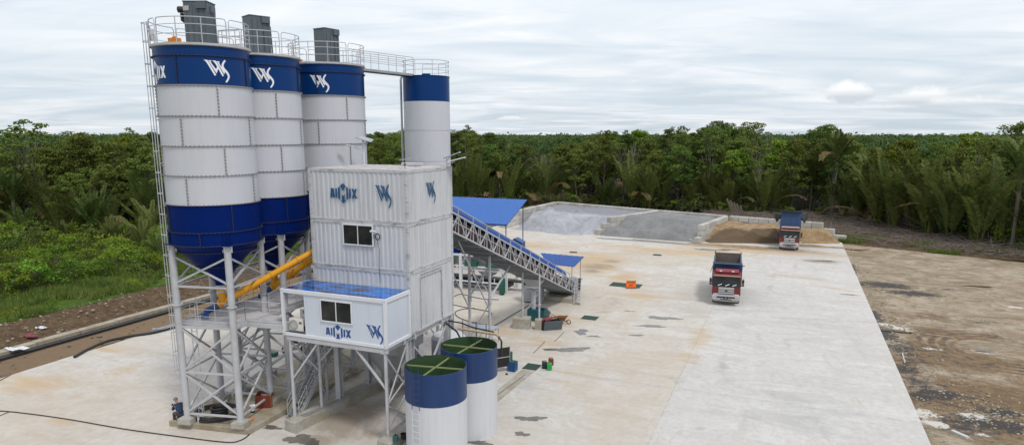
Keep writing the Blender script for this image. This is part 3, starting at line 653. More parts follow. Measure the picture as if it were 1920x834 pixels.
wall(A0, C0-(C0-A0).normalized()*0.4, 'white concrete block in the left side wall of the gravel bays', 'blocks of the left bay wall')
wall(C0, C1, 'white concrete block in the long back wall behind the two gravel piles', 'blocks of the long back wall')
wall(C1+(E0-C1).normalized()*0.5, E0, 'white concrete block in the back wall behind the sand and tipping truck', 'blocks behind the sand')
dE = (E0-C1).normalized()
for k, (n_) in enumerate((2, 1)):
    course(E0, E0+dE*(1.6*n_), n_, k*0.8, 'stepped end block of the wall behind the tipping truck', 'stepped end blocks')
Bn = flat(G(1118, 440)); Bf = flat(WA)+ (C1-C0)*0.40
Bfar = flat(G(1215, 397, 2.4)); tB = ((Bfar-C0).dot(C1-C0))/((C1-C0).length_squared); Bf = C0+(C1-C0)*tB; Bf = Bf-(Bf-Bn).normalized()*0.5
wall(Bn, Bf, 'white concrete block in the stepped divider between pale and dark gravel', 'blocks of the gravel divider', (0, 1, 2))
Cn = flat(G(1305, 456)); Cf = C1-(C1-Cn).normalized()*0.5
wall(Cn, Cf, 'white concrete block in the divider between dark gravel and sand', 'blocks of the sand bay divider', (0, 1, 1))

def pile(name, poly_l, poly_r, back_l, back_r, m, label, cat, hfun, nx=90, ny=70, maskf=None):
    """height field between two front (toe) points and two back points"""
    u, v = np.meshgrid(np.linspace(0, 1, nx), np.linspace(0, 1, ny))
    fl, fr, bl, brr = [arr(p[:2]) for p in (poly_l, poly_r, back_l, back_r)]
    P = (fl*(1-u)[..., None]+fr*u[..., None])*(1-v)[..., None]+(bl*(1-u)[..., None]+brr*u[..., None])*v[..., None]
    Xp, Yp = P[..., 0], P[..., 1]; depth = np.hypot(*(bl-fl))
    Zp = hfun(u, v, v*depth, Xp, Yp); V = np.stack([Xp, Yp, Zp], -1).reshape(-1, 3)
    idx = np.arange(nx*ny).reshape(ny, nx); FA = np.stack([idx[:-1,:-1], idx[:-1,1:], idx[1:,1:], idx[1:,:-1]], -1).reshape(-1, 4)
    mk = maskf(u, v, Xp, Yp).reshape(-1, 3) if maskf else None
    o = npmesh(name, V, FA, m, mask=mk, smooth=True); return props(o, label, cat, kind='stuff')
dAn = (C0-A0).normalized(); nrm = Vector((dAn.y, -dAn.x, 0))
def cone(X, Y, g, r, h): return np.clip(h*(1-np.hypot(X-g[0], Y-g[1])/r), -1, None)
def h1(u, v, d, X, Y):
    toe = 1.2+1.8*fbm(X, Y, 6, 4)
    base = np.minimum((d-toe-3.0)*0.5, 1.75+0.30*fbm(X, Y, 5, 2))
    for px, py, r, h in ((1000, 420, 3.6, 2.2), (1040, 418, 3.4, 2.1), (1068, 414, 4.0, 2.5), (1104, 424, 3.0, 1.8), (972, 424, 3.2, 1.7), (1030, 402, 5.0, 2.6), (1085, 404, 4.0, 2.5)):
        g = G(px, py, h*0.5); base = np.maximum(base, cone(X, Y, g, r, h))
    return np.maximum((base+0.9*(fbm(X, Y, 3.2, 7)-0.5)*np.clip(base, 0, 1)+0.1*(fbm(X, Y, .7, 9)-.5))*np.clip(d/1.0, 0, 1)*np.clip(u*14+.0, 0, 1)-0.03, -0.05)+0.01
pile('gravel_pile', A0+nrm*0.5-dAn*1.0, Bn-nrm*0.5+Vector((0, -1.5, 0)), C0+nrm*.5-dAn*.5, Bf-(C1-C0).normalized()*.45, 'gravel_a', 'heaps of pale blue grey gravel in the left bay', 'gravel', h1, 110, 90, lambda u, v, X, Y: np.repeat(np.clip((v-.52+.5*(fbm(X, Y, 4, 51)-.5))*6, 0, .85)[..., None], 3, -1))
def h2(u, v, d, X, Y):
    toe = 0.9+1.0*fbm(X, Y, 5, 14); base = np.minimum((d-toe-2.2)*0.55, 2.05+0.35*fbm(X, Y, 4, 12))
    for px, py, r, h in ((1160, 431, 3.0, 1.6), (1208, 436, 3.4, 1.9), (1258, 440, 3.2, 1.8), (1240, 420, 4.5, 2.2), (1190, 416, 4.2, 2.1), (1285, 432, 3.4, 1.5)):
        g = G(px, py, h*0.5); base = np.maximum(base, cone(X, Y, g, r, h))
    base = base*(1-0.25*np.clip((u-0.8)*5, 0, 1)*np.clip((v-.5)*2, 0, 1))
    return np.maximum((base+0.7*(fbm(X, Y, 2.8, 17)-0.5)*np.clip(base, 0, 1)+0.08*(fbm(X, Y, .6, 19)-.5))*np.clip(d/0.8, 0, 1)-0.03, -0.05)+0.01
pile('gravel_pile', Bn+(C1-C0).normalized()*.45+Vector((0, -.6, 0)), Cn-(C1-C0).normalized()*.45+Vector((0, .6, 0)), Bf+(C1-C0).normalized()*.45, Cf-(C1-C0).normalized()*.45, 'gravel_b', 'large heap of dark grey crushed stone in the middle bay', 'gravel', h2, 110, 80)
def wetc(u, v, X, Y):
    m = np.zeros(u.shape)
    for px, py, r, h in ((1376, 447, 3.3, 1.55), (1410, 449, 3.4, 1.6), (1440, 447, 3.0, 1.4), (1352, 448, 2.2, 1.0)):
        g = G(px, py, 0.4); m = np.maximum(m, np.clip(1.25-np.hypot(X-g.x, Y-g.y)/r, 0, 1)*1.2)
    return np.stack([np.clip(m, 0, 1), m*0, m*0], -1)
def h3(u, v, d, X, Y):
    base = np.minimum((d-3.4)*0.42, 1.45+0.9*(fbm(X, Y, 2.0, 22)-0.4)); base = base*np.clip((1.03-u)*7, 0, 1)
    for px, py, r, h in ((1376, 447, 3.3, 1.55), (1410, 449, 3.4, 1.6), (1440, 447, 3.0, 1.4), (1352, 448, 2.2, 1.0), (1520, 440, 5.0, 1.9), (1545, 452, 3.0, .5), (1500, 432, 4, 1.8)):
        g = G(px, py, 0.4); base = np.maximum(base, cone(X, Y, g, r, h))
    return np.maximum((base+0.6*(fbm(X, Y, 1.5, 27)-0.5)+.1*(fbm(X, Y, .5, 29)-.5))*np.clip(d/1.1, 0, 1)*np.clip((1-u)*16, 0, 1)-0.03, -0.05)+0.012
pile('sand_pile', Cn+(C1-C0).normalized()*.45+Vector((0, .5, 0)), flat(G(1578, 457)), Cf+(C1-C0).normalized()*.5, E0+dE*2.2-Vector((0, .5, 0)), 'sand', 'heaps of brown sand in the right bay, some darker and wet', 'sand', h3, 130, 80, wetc)
# ================================================================ trees
def leaf_quads(rng, C, nrm, size, aspect=0.55, droop=0.0):
    """one small four-cornered leaf spray per centre"""
    n = len(C); t = rng.normal(size=(n, 3)); t -= (t*nrm).sum(1)[:, None]*nrm; t /= np.linalg.norm(t, axis=1)[:, None]+1e-9
    b = np.cross(nrm, t); s = size*rng.uniform(0.6, 1.35, n)[:, None]
    v0 = C-t*s*0.5; v1 = C+b*s*aspect*0.5+nrm*s*0.08; v2 = C+t*s*0.5; v3 = C-b*s*aspect*0.5+nrm*s*0.08
    V = np.stack([v0, v1, v2, v3], 1).reshape(-1, 3); V[:, 2] -= droop
    return V
def crown_mesh(name, rng, h, cw, base, nclump, per, lsize, m, flat=1.0, loose=0.0, parent=None):
    """clumps of leaf sprays spread through an uneven crown"""
    Vs = []; cen = []; ph = rng.uniform(0, 6.28, 3)
    for i in range(nclump):
        t = rng.uniform(0, 1)**0.75; zz = base+(h-base)*t
        prof = math.sin(PI*min(1, 0.16+0.80*t)**0.9)**0.7
        a = rng.uniform(0, 2*PI); rad = cw*prof*math.sqrt(rng.uniform(0.12, 1.0))*(1+0.32*math.sin(2*a+ph[0]+zz*.25)+0.22*math.sin(3*a+ph[1]-zz*.4))*(1.3 if rng.random() < .12 else 1.0)
        if rng.random() < .10: zz = zz+rng.uniform(.2, .9)
        c = np.array([math.cos(a)*rad, math.sin(a)*rad, zz]); r = rng.uniform(0.40, 1.12)*(cw/3.6)**0.6*(1-0.25*loose)
        cen.append((c, r)); k = int(per*rng.uniform(0.7, 1.3)*(r**1.3))
        d = rng.normal(size=(k, 3)); d[:, 2] = d[:, 2]*0.8+0.35; d /= np.linalg.norm(d, axis=1)[:, None]
        rr = r*rng.uniform(0.35, 1.0, k)[:, None]**0.6
        P = c+d*rr*np.array([1.15, 1.15, 0.62*flat]); nr_ = d*0.6+rng.normal(size=(k, 3))*0.5+np.array([0, 0, 0.5]); nr_ /= np.linalg.norm(nr_, axis=1)[:, None]
        Vs.append(leaf_quads(rng, P, nr_, lsize))
    V = np.vstack(Vs); FA = np.arange(len(V)).reshape(-1, 4)
    return npmesh(name, V, FA, m, parent), cen
def trunk_mesh(rng, h, base, cen, r0, m, parent, nb=14, lean=0.6):
    mb = MB(); top = np.array([rng.uniform(-lean, lean), rng.uniform(-lean, lean), h*0.86]); pts = []
    for i in range(7):
        t = i/6; pts.append((top[0]*t+0.25*math.sin(t*5+r0*40), top[1]*t+0.2*math.cos(t*4+r0*30)-0.2, -0.3+(top[2]+0.3)*t))
    mb.tube(pts, r0, 7, r2=r0*0.22)
    order = sorted(cen, key=lambda c: -c[1])[:nb]
    for c, r in order:
        t = min(0.92, max(0.25, (c[2]*0.72)/top[2])); i = min(5, int(t*6)); s = Vector(pts[i])
        mid = (s+Vector(c))/2+Vector((0, 0, -0.12*(Vector(c)-s).length)); mb.tube([s, mid, Vector(c)], r0*0.36, 5, r2=0.025)
    return mb.build('trunk', m, parent, smooth=True)
TREES = []
def tree_proto(seed, kind, h, cw, base, ncl, per, ls, r0, m='leaf', bark='bark', flat=1.0, loose=0.0):
    rng = np.random.default_rng(seed)
    root = thing('forest_tree', 'x', 'tree', local=True)
    c, cen = crown_mesh('crown', rng, h, cw, base, ncl, per, ls, m, flat, loose, root)
    trunk_mesh(rng, h, base, cen, r0, bark, root); root['h'] = h; return root
broad = [tree_proto(100+i, 'broad', 14.0, 3.5+0.35*(i % 4), 4.0+0.7*(i % 3), 84, 105, 0.34, 0.20, 'leaf', 'bark_pale' if i % 3 == 0 else 'bark') for i in range(7)]
slim = [tree_proto(200+i, 'slim', 13.0, 2.1, 3.0, 40, 85, 0.34, 0.13, 'leaf', 'bark_pale') for i in range(3)]
bright = [tree_proto(300+i, 'bright', 12.5, 3.6, 3.8, 60, 95, 0.38, 0.18, 'leaf_bright', 'bark') for i in range(2)]
airy = [tree_proto(400+i, 'airy', 15.0, 3.4, 7.0, 26, 70, 0.42, 0.17, 'leaf', 'bark_pale', 0.7, 0.6) for i in range(2)]
bare = []
def bare_proto(seed):
    rng = np.random.default_rng(seed); root = thing('bare_tree', 'x', 'tree', local=True); mb = MB()
    cen = [(np.array([rng.normal()*1.5, rng.normal()*1.5, rng.uniform(7, 13)]), rng.uniform(.3, 1)) for _ in range(26)]
    o = trunk_mesh(rng, 13.5, 5, cen, 0.16, 'bark_pale', root, 26)
    c, _ = crown_mesh('crown', rng, 12.5, 1.5, 6, 12, 16, 0.34, 'frond_dead', 0.7, .5, root); return root
bare = [bare_proto(i) for i in (501, 502)]

# palms with long arching feathered fronds
def frond(rng, V, base, az, length, lift, curl, nseg=22, wl=0.95, twist=0.0):
    p = np.array(base, float); ang = lift; step = length/nseg; d2 = np.array([math.cos(az), math.sin(az), 0.0]); side = np.array([-math.sin(az), math.cos(az), 0.0]); mids = []
    for i in range(nseg+1):
        mids.append((p.copy(), ang)); d = d2*math.cos(ang)+np.array([0, 0, math.sin(ang)]); p = p+d*step; ang -= curl/nseg*(0.4+1.2*i/nseg)
    for i in range(nseg):
        (a, an), (b_, _) = mids[i], mids[i+1]; t = i/nseg; d = d2*math.cos(an)+np.array([0, 0, math.sin(an)]); upn = -d2*math.sin(an)+np.array([0, 0, math.cos(an)])
        w = 0.035*(1-t)+0.012
        V.append([a-side*w, a+side*w, b_+side*w, b_-side*w])
        if t < 0.16: continue
        L = wl*math.sin(PI*min(1, (t-0.1)/0.95))**0.6*rng.uniform(0.8, 1.1)
        for sg in (-1, 1):
            for k in (0.0, 0.5):
                q = a+(b_-a)*k; vdir = side*sg*0.72+d*0.5+upn*rng.uniform(0.02, 0.28); vdir = vdir/np.linalg.norm(vdir)
                tip = q+vdir*L-np.array([0, 0, 0.16*L*rng.uniform(0.4, 1.6)]); mid = q+vdir*L*0.55
                wv = d*0.095; V.append([q-wv*0.5, mid-wv, tip, mid+wv])
def palm_proto(seed, nf, length, trunk_h, dead=2, spread=1.0, wl=0.95, name='nipa_palm'):
    rng = np.random.default_rng(seed); root = thing(name, 'x', 'palm', local=True); V = []; D = []
    for i in range(nf):
        az = i*2.4+rng.uniform(-.4, .4); b0 = (math.cos(az)*0.25, math.sin(az)*0.25, trunk_h)
        frond(rng, D if i < dead else V, b0, az, length*rng.uniform(0.75, 1.1), R(rng.uniform(68, 88)) if i >= dead else R(rng.uniform(35, 60)), (rng.uniform(0.2, 1.05) if i >= dead else rng.uniform(1.3, 2.0))*spread, wl=wl)
    A = arr(V).reshape(-1, 3); npmesh('fronds', A, np.arange(len(A)).reshape(-1, 4), 'frond', root)
    if D: A = arr(D).reshape(-1, 3); npmesh('dead_fronds', A, np.arange(len(A)).reshape(-1, 4), 'frond_dead', root)
    mb = MB(); mb.tube([(0, 0, -0.3), (0.05, 0, trunk_h*0.5), (0, 0, trunk_h+0.25)], 0.14, 7, r2=0.2); mb.build('trunk', 'bark', root, smooth=True)
    return root
nipa = [palm_proto(600+i, 13+i % 3, 7.6+0.6*(i % 2), 0.4, dead=(0, 1, 2, 1)[i % 4]) for i in range(4)]
tallpalm = [palm_proto(650+i, 16, 4.2, 5.0+i*2, dead=1, spread=1.35, wl=0.8, name='sago_palm') for i in range(2)]

# bushes
def bush_proto(seed, h, w, m, per=70):
    rng = np.random.default_rng(seed); root = thing('bush', 'x', 'bush', local=True)
    c, cen = crown_mesh('foliage', rng, h, w, 0.15, 22, per, 0.26, m, 1.1, 0, root)
    mb = MB()
    for cc, r in cen[:9]: mb.tube([(0, 0, -0.2), (cc[0]*0.4, cc[1]*0.4, cc[2]*0.6), tuple(cc)], 0.05, 5, r2=0.015)
    mb.build('stems', 'bark', root); return root
bushes = [bush_proto(700+i, 2.4, 1.9, ('leaf', 'leaf_bright', 'leaf_bright', 'leaf')[i]) for i in range(4)]

used = set()
def put(proto, x, y, s, label, group, sz=None, rz=None):
    loc = (x, y, -0.2); rz = random.uniform(0, 2*PI) if rz is None else rz
    if proto.name not in used:
        used.add(proto.name); o = proto; o.location = loc; o.rotation_euler = (0, 0, rz); o['label'] = label; o['group'] = group
    else: o = dup(proto, loc, rz, label, group)
    o.scale = (s, s, sz or s); return o
def pxcol(x, y):
    d = Vector((x, y, 2.0))-CAM; zc = d.dot(FW); return CX+F*d.dot(RT)/zc, F/zc
# treetop profile of the photograph: column -> height of the near crowns
TOPX = [-200, 0, 120, 220, 300, 700, 800, 870, 920, 1000, 1100, 1150, 1200, 1260, 1300, 1400, 1450, 1600, 1640, 1700, 1760, 1830, 1900, 2100]
TOPH = [14.2, 14.0, 14.2, 14.6, 14.6, 14.8, 15.0, 16.0, 14.6, 14.3, 14.6, 15.6, 14.8, 15.6, 16.8, 16.6, 15.6, 14.9, 15.3, 14.0, 14.0, 14.6, 16.0, 16.4]
def along(d, back):
    """point a distance d along the front edge and back metres behind it"""
    s = 0
    for a, b in zip(FP[:-1], FP[1:]):
        L = np.hypot(*(b-a))
        if s+L >= d:
            t = (b-a)/L; n_ = arr([-t[1], t[0]]); return a+t*(d-s)+n_*back
        s += L
    return None
total = sum(np.hypot(*(b-a)) for a, b in zip(FP[:-1], FP[1:]))
rows = [(2.5, 5.6), (7.5, 5.8), (13.5, 6.4), (20, 7.2), (28, 8.2), (38, 9.5), (50, 11)]
ntree = 0; rt = random.Random(5)
for ri, (back, sp) in enumerate(rows):
    d = rt.uniform(0, sp)
    while d < total:
        p = along(d, back+rt.uniform(-1.8, 1.8)); d += sp*rt.uniform(0.75, 1.25)
        if p is None: break
        px, sc = pxcol(*p)
        if sc < 0 or px < -130 or px > 2050 or (310 < px < 560): continue
        if 560 < px < 680 and ri > 3: continue
        Ht = np.interp(px, TOPX, TOPH)*rt.uniform(0.90, 1.02)
        if ri == 0: Ht *= rt.uniform(0.70, 1.0)
        elif ri == 1: Ht *= rt.uniform(0.9, 1.04)
        else: Ht *= rt.uniform(0.98, 1.10)
        k = rt.random(); right = px > 1000
        if k < 0.60: pr = rt.choice(broad); nm = 'broad crowned'; h0 = 14
        elif k < 0.80: pr = rt.choice(slim); nm = 'slender pale trunked'; h0 = 13
        elif k < 0.88: pr = rt.choice(bright); nm = 'bright green'; h0 = 12.5
        elif k < 0.95: pr = rt.choice(airy); nm = 'open airy'; h0 = 15
        else: pr = rt.choice(bare); nm = 'half bare'; h0 = 13
        if ntree > 292: break
        ntree += 1
        where = 'at the forest edge' if ri < 2 else 'deep inside the forest'
        side = 'left of the silos' if px < 400 else ('behind the gravel bays' if px < 1360 else 'behind the cleared brushwood on the right')
        put(pr, p[0], p[1], Ht/h0*rt.uniform(.92, 1.08) if Ht/h0 < 1.02 else Ht/h0, '%s tree %s %s' % (nm, where, side), '%s trees %s %s' % (nm, where, side), sz=Ht/h0)
def at_px(px, py, back=0):
    g = G(px, py); v = Vector((g.x, g.y)).normalized(); return g.x+v.x*back, g.y+v.y*back
# singled out trees of the skyline
x, y = at_px(76, 432, 3); put(airy[0], x, y, 1.45, 'tall open tree standing above the forest at far left', 'x', sz=1.19, rz=1.0).pop('group', None)
x, y = at_px(52, 432, 9); put(airy[1], x, y, 1.3, 'lower open tree beside the tall one at far left', 'x', sz=1.08, rz=2.0)
# palms
palm_spots = []
rp = random.Random(9)
for d in np.arange(0, total, 2.05):
    p = along(d, rp.uniform(-1.5, 2.2)); px, sc = pxcol(*p)
    if sc < 0 or px < -60 or px > 2010 or 320 < px < 830: continue
    dens = 0.98 if px > 1570 else (0.98 if 850 < px < 960 else (0.75 if px > 1360 else (0.60 if px > 960 else 0.75)))
    if rp.random() < dens: palm_spots.append((p[0], p[1], px))
for d in np.arange(0, total, 3.5):
    p = along(d, rp.uniform(4.0, 7)); px, sc = pxcol(*p)
    if sc < 0 or px < -60 or px > 2010 or 320 < px < 830: continue
    if rp.random() < (0.7 if px > 1500 or 850 < px < 960 else 0.3): palm_spots.append((p[0], p[1], px))
for x, y, px in palm_spots:
    side = 'left of the silos' if px < 400 else ('behind the gravel bays' if px < 1360 else 'beyond the brushwood on the right')
    s = rp.uniform(0.65, 1.45) * (1.2 if 850 < px < 960 else 1)*(1.08 if px > 1560 else 1)
    if rp.random() < 0.94: put(rp.choice(nipa), x, y, s, 'stemless palm with long feathered fronds at the forest edge %s' % side, 'feathered palms %s' % side)
    else: put(rp.choice(tallpalm), x, y, s*0.95, 'palm on a short trunk at the forest edge %s' % side, 'trunked palms %s' % side)
# undergrowth bushes at the foot of the forest
rb = random.Random(19)
for d in np.arange(0, total, 2.0):
    p = along(d, rb.uniform(-2.2, 1.0)); px, sc = pxcol(*p)
    if sc < 0 or px < -60 or px > 1980 or 320 < px < 680: continue
    if px > 1400 and rb.random() < 0.72: continue
    s = rb.uniform(0.6, 1.25); side = 'left of the silos' if px < 400 else ('behind the gravel bays' if px < 1360 else 'beyond the brushwood on the right')
    put(rb.choice((bushes[0], bushes[3], bushes[0], bushes[1])), p[0], p[1], s, 'low leafy bush at the foot of the trees %s' % side, 'bushes at the foot of the trees %s' % side)
# bright thicket on the left between the grass and the forest
nb = 0
for i in range(620):
    x, y = rb.uniform(-122, -62), rb.uniform(30, 96)
    px, sc = pxcol(x, y)
    if px < -60 or px > 640: continue
    py = CY-F*((Vector((x, y, 0))-CAM).dot(UP))/((Vector((x, y, 0))-CAM).dot(FW))
    if not (436 < py < np.interp(px, [0, 150, 300, 600], [562, 535, 510, 480])): continue
    if nb > 190: break
    nb += 1; bright_ = rb.random() < (0.75 if py > 465 else 0.4)
    s = rb.uniform(0.55, 1.3); put(rb.choice(bushes[1:3]) if bright_ else rb.choice((bushes[0], bushes[3])), x, y, s, ('bright green' if bright_ else 'dark green')+' bush in the thicket behind the grass on the left', ('bright' if bright_ else 'dark')+' bushes of the left thicket', sz=s*rb.uniform(.7, 1.1))
for i in range(90):
    x, y = rb.uniform(-76, -56.8), rb.uniform(28, 90); px, sc = pxcol(x, y)
    if px < -40 or px > 640: continue
    s = rb.uniform(0.22, 0.5); br_ = rb.random() < .45
    put(rb.choice(bushes[1:3]) if br_ else rb.choice((bushes[0], bushes[3])), x, y, s*1.2, ('pale green' if br_ else 'dull green')+' weed clump in the rough grass on the left', ('pale' if br_ else 'dull')+' weed clumps in the left grass', sz=s)
for px, py, s in ((268, 470, .62), (300, 490, .5), (215, 462, .55), (30, 470, .4), (285, 452, .8), (120, 455, .45)):
    g = G(px, py); put(rb.choice(nipa), g.x, g.y, s, 'young feathered palm rising out of the left thicket', 'young palms of the left thicket')
for pr in broad+slim+bright+airy+bare+nipa+tallpalm+bushes:
    if pr.name not in used:
        for c in list(pr.children): bpy.data.objects.remove(c)
        bpy.data.objects.remove(pr)

# far forest: one mass of crowns to the horizon
rng = np.random.default_rng(77); Vs = []
def far_band(r0, r1, n, cw, nl, ls, h0, h1):
    out = []
    for i in range(n):
        r = math.sqrt(rng.uniform(r0*r0, r1*r1)); a = rng.uniform(R(-66), R(42))   # from camera axis
        az = -a+YAW; x, y = -math.sin(az)*r, math.cos(az)*r
        out.append((x, y))
    P = arr(out); fd = forest_depth(P[:, 0], P[:, 1]); P = P[(fd > 52)]
    for x, y in P:
        h = rng.uniform(h0, h1); w_ = cw*rng.uniform(0.7, 1.3)
        d = rng.normal(size=(nl, 3)); d[:, 2] = np.abs(d[:, 2])*0.9-0.25; d /= np.linalg.norm(d, axis=1)[:, None]
        lob = 1+0.22*np.sin(d[:, 0]*5+x)+0.2*np.cos(d[:, 1]*6+y)
        C = np.array([x, y, h-w_*0.62])+d*(w_*rng.uniform(0.7, 1.0, nl)*lob)[:, None]*np.array([1, 1, 0.62])
        nn_ = d+rng.normal(size=(nl, 3))*0.5+np.array([0, 0, .5]); nn_ /= np.linalg.norm(nn_, axis=1)[:, None]
        Vs.append(leaf_quads(rng, C, nn_, ls, 0.7))
far_band(150, 300, 1000, 4.2, 420, 0.55, 11.6, 15.3)
far_band(300, 600, 1100, 6.0, 190, 1.15, 12.0, 15.4)
far_band(600, 1500, 1700, 11.0, 80, 3.2, 11.5, 15.3)
far_band(1500, 4500, 1500, 34.0, 40, 13.0, 10.5, 15.2)
V = np.vstack(Vs); Vs = []
o = npmesh('distant_forest', V, np.arange(len(V)).reshape(-1, 4), 'leaf_far')
props(o, 'unbroken green forest canopy stretching to the horizon', 'forest', kind='stuff')

# dense inner growth that closes the view between the front trees
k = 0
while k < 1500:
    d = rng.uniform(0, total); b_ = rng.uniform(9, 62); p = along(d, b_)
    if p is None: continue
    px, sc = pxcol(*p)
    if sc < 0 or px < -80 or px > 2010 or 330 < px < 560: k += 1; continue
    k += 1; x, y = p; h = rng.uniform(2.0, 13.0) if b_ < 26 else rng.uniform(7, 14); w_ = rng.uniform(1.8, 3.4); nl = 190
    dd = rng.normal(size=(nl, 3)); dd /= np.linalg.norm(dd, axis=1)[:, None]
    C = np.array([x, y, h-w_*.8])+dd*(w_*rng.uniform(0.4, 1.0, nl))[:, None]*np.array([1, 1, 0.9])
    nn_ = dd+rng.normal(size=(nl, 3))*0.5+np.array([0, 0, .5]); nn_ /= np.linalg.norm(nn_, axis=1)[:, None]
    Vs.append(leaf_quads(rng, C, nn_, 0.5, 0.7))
V = np.vstack(Vs); o = npmesh('inner_forest', V, np.arange(len(V)).reshape(-1, 4), 'leaf_inner_shade')
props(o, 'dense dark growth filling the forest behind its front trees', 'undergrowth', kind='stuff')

# grass on the left and tufts on the right
def blades(name, n, region, hgt, label, cond=None):
    x = RNG.uniform(region[0], region[1], n); y = RNG.uniform(region[2], region[3], n)
    if cond is not None: k = cond(x, y); x, y = x[k], y[k]
    n = len(x); a = RNG.uniform(0, 2*PI, n); hh = hgt*RNG.uniform(0.5, 1.3, n)*(0.6+0.9*fbm(x, y, 4, 31)); lx, ly = RNG.normal(size=n)*0.3*hh, RNG.normal(size=n)*0.3*hh; wd = 0.035+0.03*hh
    z0 = np.full(n, -0.1)+0.25*np.exp(-((x+54.5)/2.6)**2)
    A = np.stack([x-np.cos(a)*wd, y-np.sin(a)*wd, z0], -1); B = np.stack([x+np.cos(a)*wd, y+np.sin(a)*wd, z0], -1)
    C_ = np.stack([x+lx+np.cos(a)*.01, y+ly, z0+hh], -1); D_ = np.stack([x+lx-np.cos(a)*.01, y+ly, z0+hh*0.98], -1)
    V = np.stack([A, B, C_, D_], 1).reshape(-1, 3); o = npmesh(name, V, np.arange(len(V)).reshape(-1, 4), 'grass'); return props(o, label, 'grass', kind='stuff')
blades('grass', 130000, (-82, -56.3, 26, 120), 0.6, 'rough green grass between the soil bank and the thicket on the left', lambda x, y: (fbm(x, y, 3.5, 41) > 0.45+0.25*np.clip((x+59.5)/3.2, 0, 1)) & (forest_depth(x, y) < 1))
tufts = ((9.5, 109.5, 4.5, 3.0), (17, 105.3, 3.2, 1.4), (27, 104.0, 6, 1.8), (19, 100.3, 2.5, .8), (8.5, 105.5, 2.2, 1.0), (13, 111, 2, 1))
def tcond(x, y):
    m = np.zeros(len(x), bool)
    for cx_, cy_, rx_, ry_ in tufts: m |= blob(x, y, cx_, cy_, rx_, ry_)*(0.5+fbm(x, y, 1.2, 43)) > 0.42
    return m
blades('grass', 60000, (4, 34, 98, 116), 0.5, 'tufts of green grass along the brushwood edge on the right', tcond)

# felled brushwood on the cleared strip
V = []; rng = np.random.default_rng(5); mbw = MB(); cnt = 0
while cnt < 6500:
    x, y = rng.uniform(-14, 36), rng.uniform(97, 140)
    fd = forest_depth(arr([x]), arr([y]))[0]
    lim_ = np.interp(x, [-14, -9, 5, 7.3, 27, 45], [117, 115.5, 107, 105.2, 97.8, 90])
    if fd > 2 or y < lim_ or (y-lim_) < 1.2 and rng.random() < 0.8: continue
    if any(blob(arr([x]), arr([y]), *t)[0] > 0.35 for t in tufts) and rng.random() < .85: continue
    cnt += 1; L = rng.uniform(0.5, 2.6) if rng.random() < .85 else rng.uniform(2.5, 5); a = rng.uniform(0, 2*PI); e = rng.normal()*0.13; r = rng.uniform(0.018, 0.055)
    z0 = rng.uniform(-0.1, 0.6); p = Vector((x, y, z0)); d = Vector((math.cos(a)*math.cos(e), math.sin(a)*math.cos(e), math.sin(e)))
    mbw.tube([p, p+d*L*0.5+Vector((0, 0, rng.normal()*0.08)), p+d*L+Vector((rng.normal()*.15, rng.normal()*.15, 0))], r, 4, r2=r*0.45)
o = mbw.build('brushwood', 'wood'); props(o, 'grey litter of felled branches covering the cleared strip on the right', 'brushwood', kind='stuff')
# ================================================================ logos
def lerp_strip(L, Rr, n=6):
    def samp(P, t):
        d = [0]
        for a, b in zip(P[:-1], P[1:]): d.append(d[-1]+math.dist(a, b))
        s = t*d[-1]
        for i in range(len(P)-1):
            if s <= d[i+1]+1e-9:
                k = (s-d[i])/max(1e-9, d[i+1]-d[i]); return (P[i][0]*(1-k)+P[i+1][0]*k, P[i][1]*(1-k)+P[i+1][1]*k)
        return P[-1]
    return [(samp(L, i/n), samp(Rr, i/n)) for i in range(n+1)]
def logo_ws():
    S = []
    S.append(lerp_strip([(92,155),(150,200),(190,275),(340,560)], [(188,158),(212,200),(245,265),(384,548)], 10))
    S.append(lerp_strip([(206,165),(225,200),(262,270),(392,505)], [(290,165),(268,190),(290,250),(418,430)], 10))
    S.append(lerp_strip([(392,505),(383,420),(418,330)], [(396,500),(425,430),(462,345)], 5))
    S.append(lerp_strip([(303,165),(350,200),(395,270),(548,572)], [(398,165),(425,205),(452,265),(588,545)], 10))
    S.append(lerp_strip([(414,178),(440,215),(475,285),(600,512)], [(508,180),(482,200),(505,265),(624,462)], 10))
    c = [(655,140),(612,190),(575,255),(572,320),(605,385),(660,435),(705,490),(728,550),(715,610),(680,670),(635,722)]; w_ = [22,25,28,32,36,34,31,28,26,24,20]
    Lf, Rf = [], []
    for i, p in enumerate(c):
        a, b = c[max(0, i-1)], c[min(len(c)-1, i+1)]; t = (b[0]-a[0], b[1]-a[1]); l = math.hypot(*t); n_ = (-t[1]/l, t[0]/l)
        Lf.append((p[0]+n_[0]*w_[i], p[1]+n_[1]*w_[i])); Rf.append((p[0]-n_[0]*w_[i], p[1]-n_[1]*w_[i]))
    S.append([(a, b) for a, b in zip(Lf, Rf)])
    return [[((a[0]-425)/666, (430-a[1])/620), ((b[0]-425)/666, (430-b[1])/620)] if False else (((a[0]-425)/666, (430-a[1])/620), ((b[0]-425)/666, (430-b[1])/620)) for s in S for (a, b) in s], [len(s) for s in S]
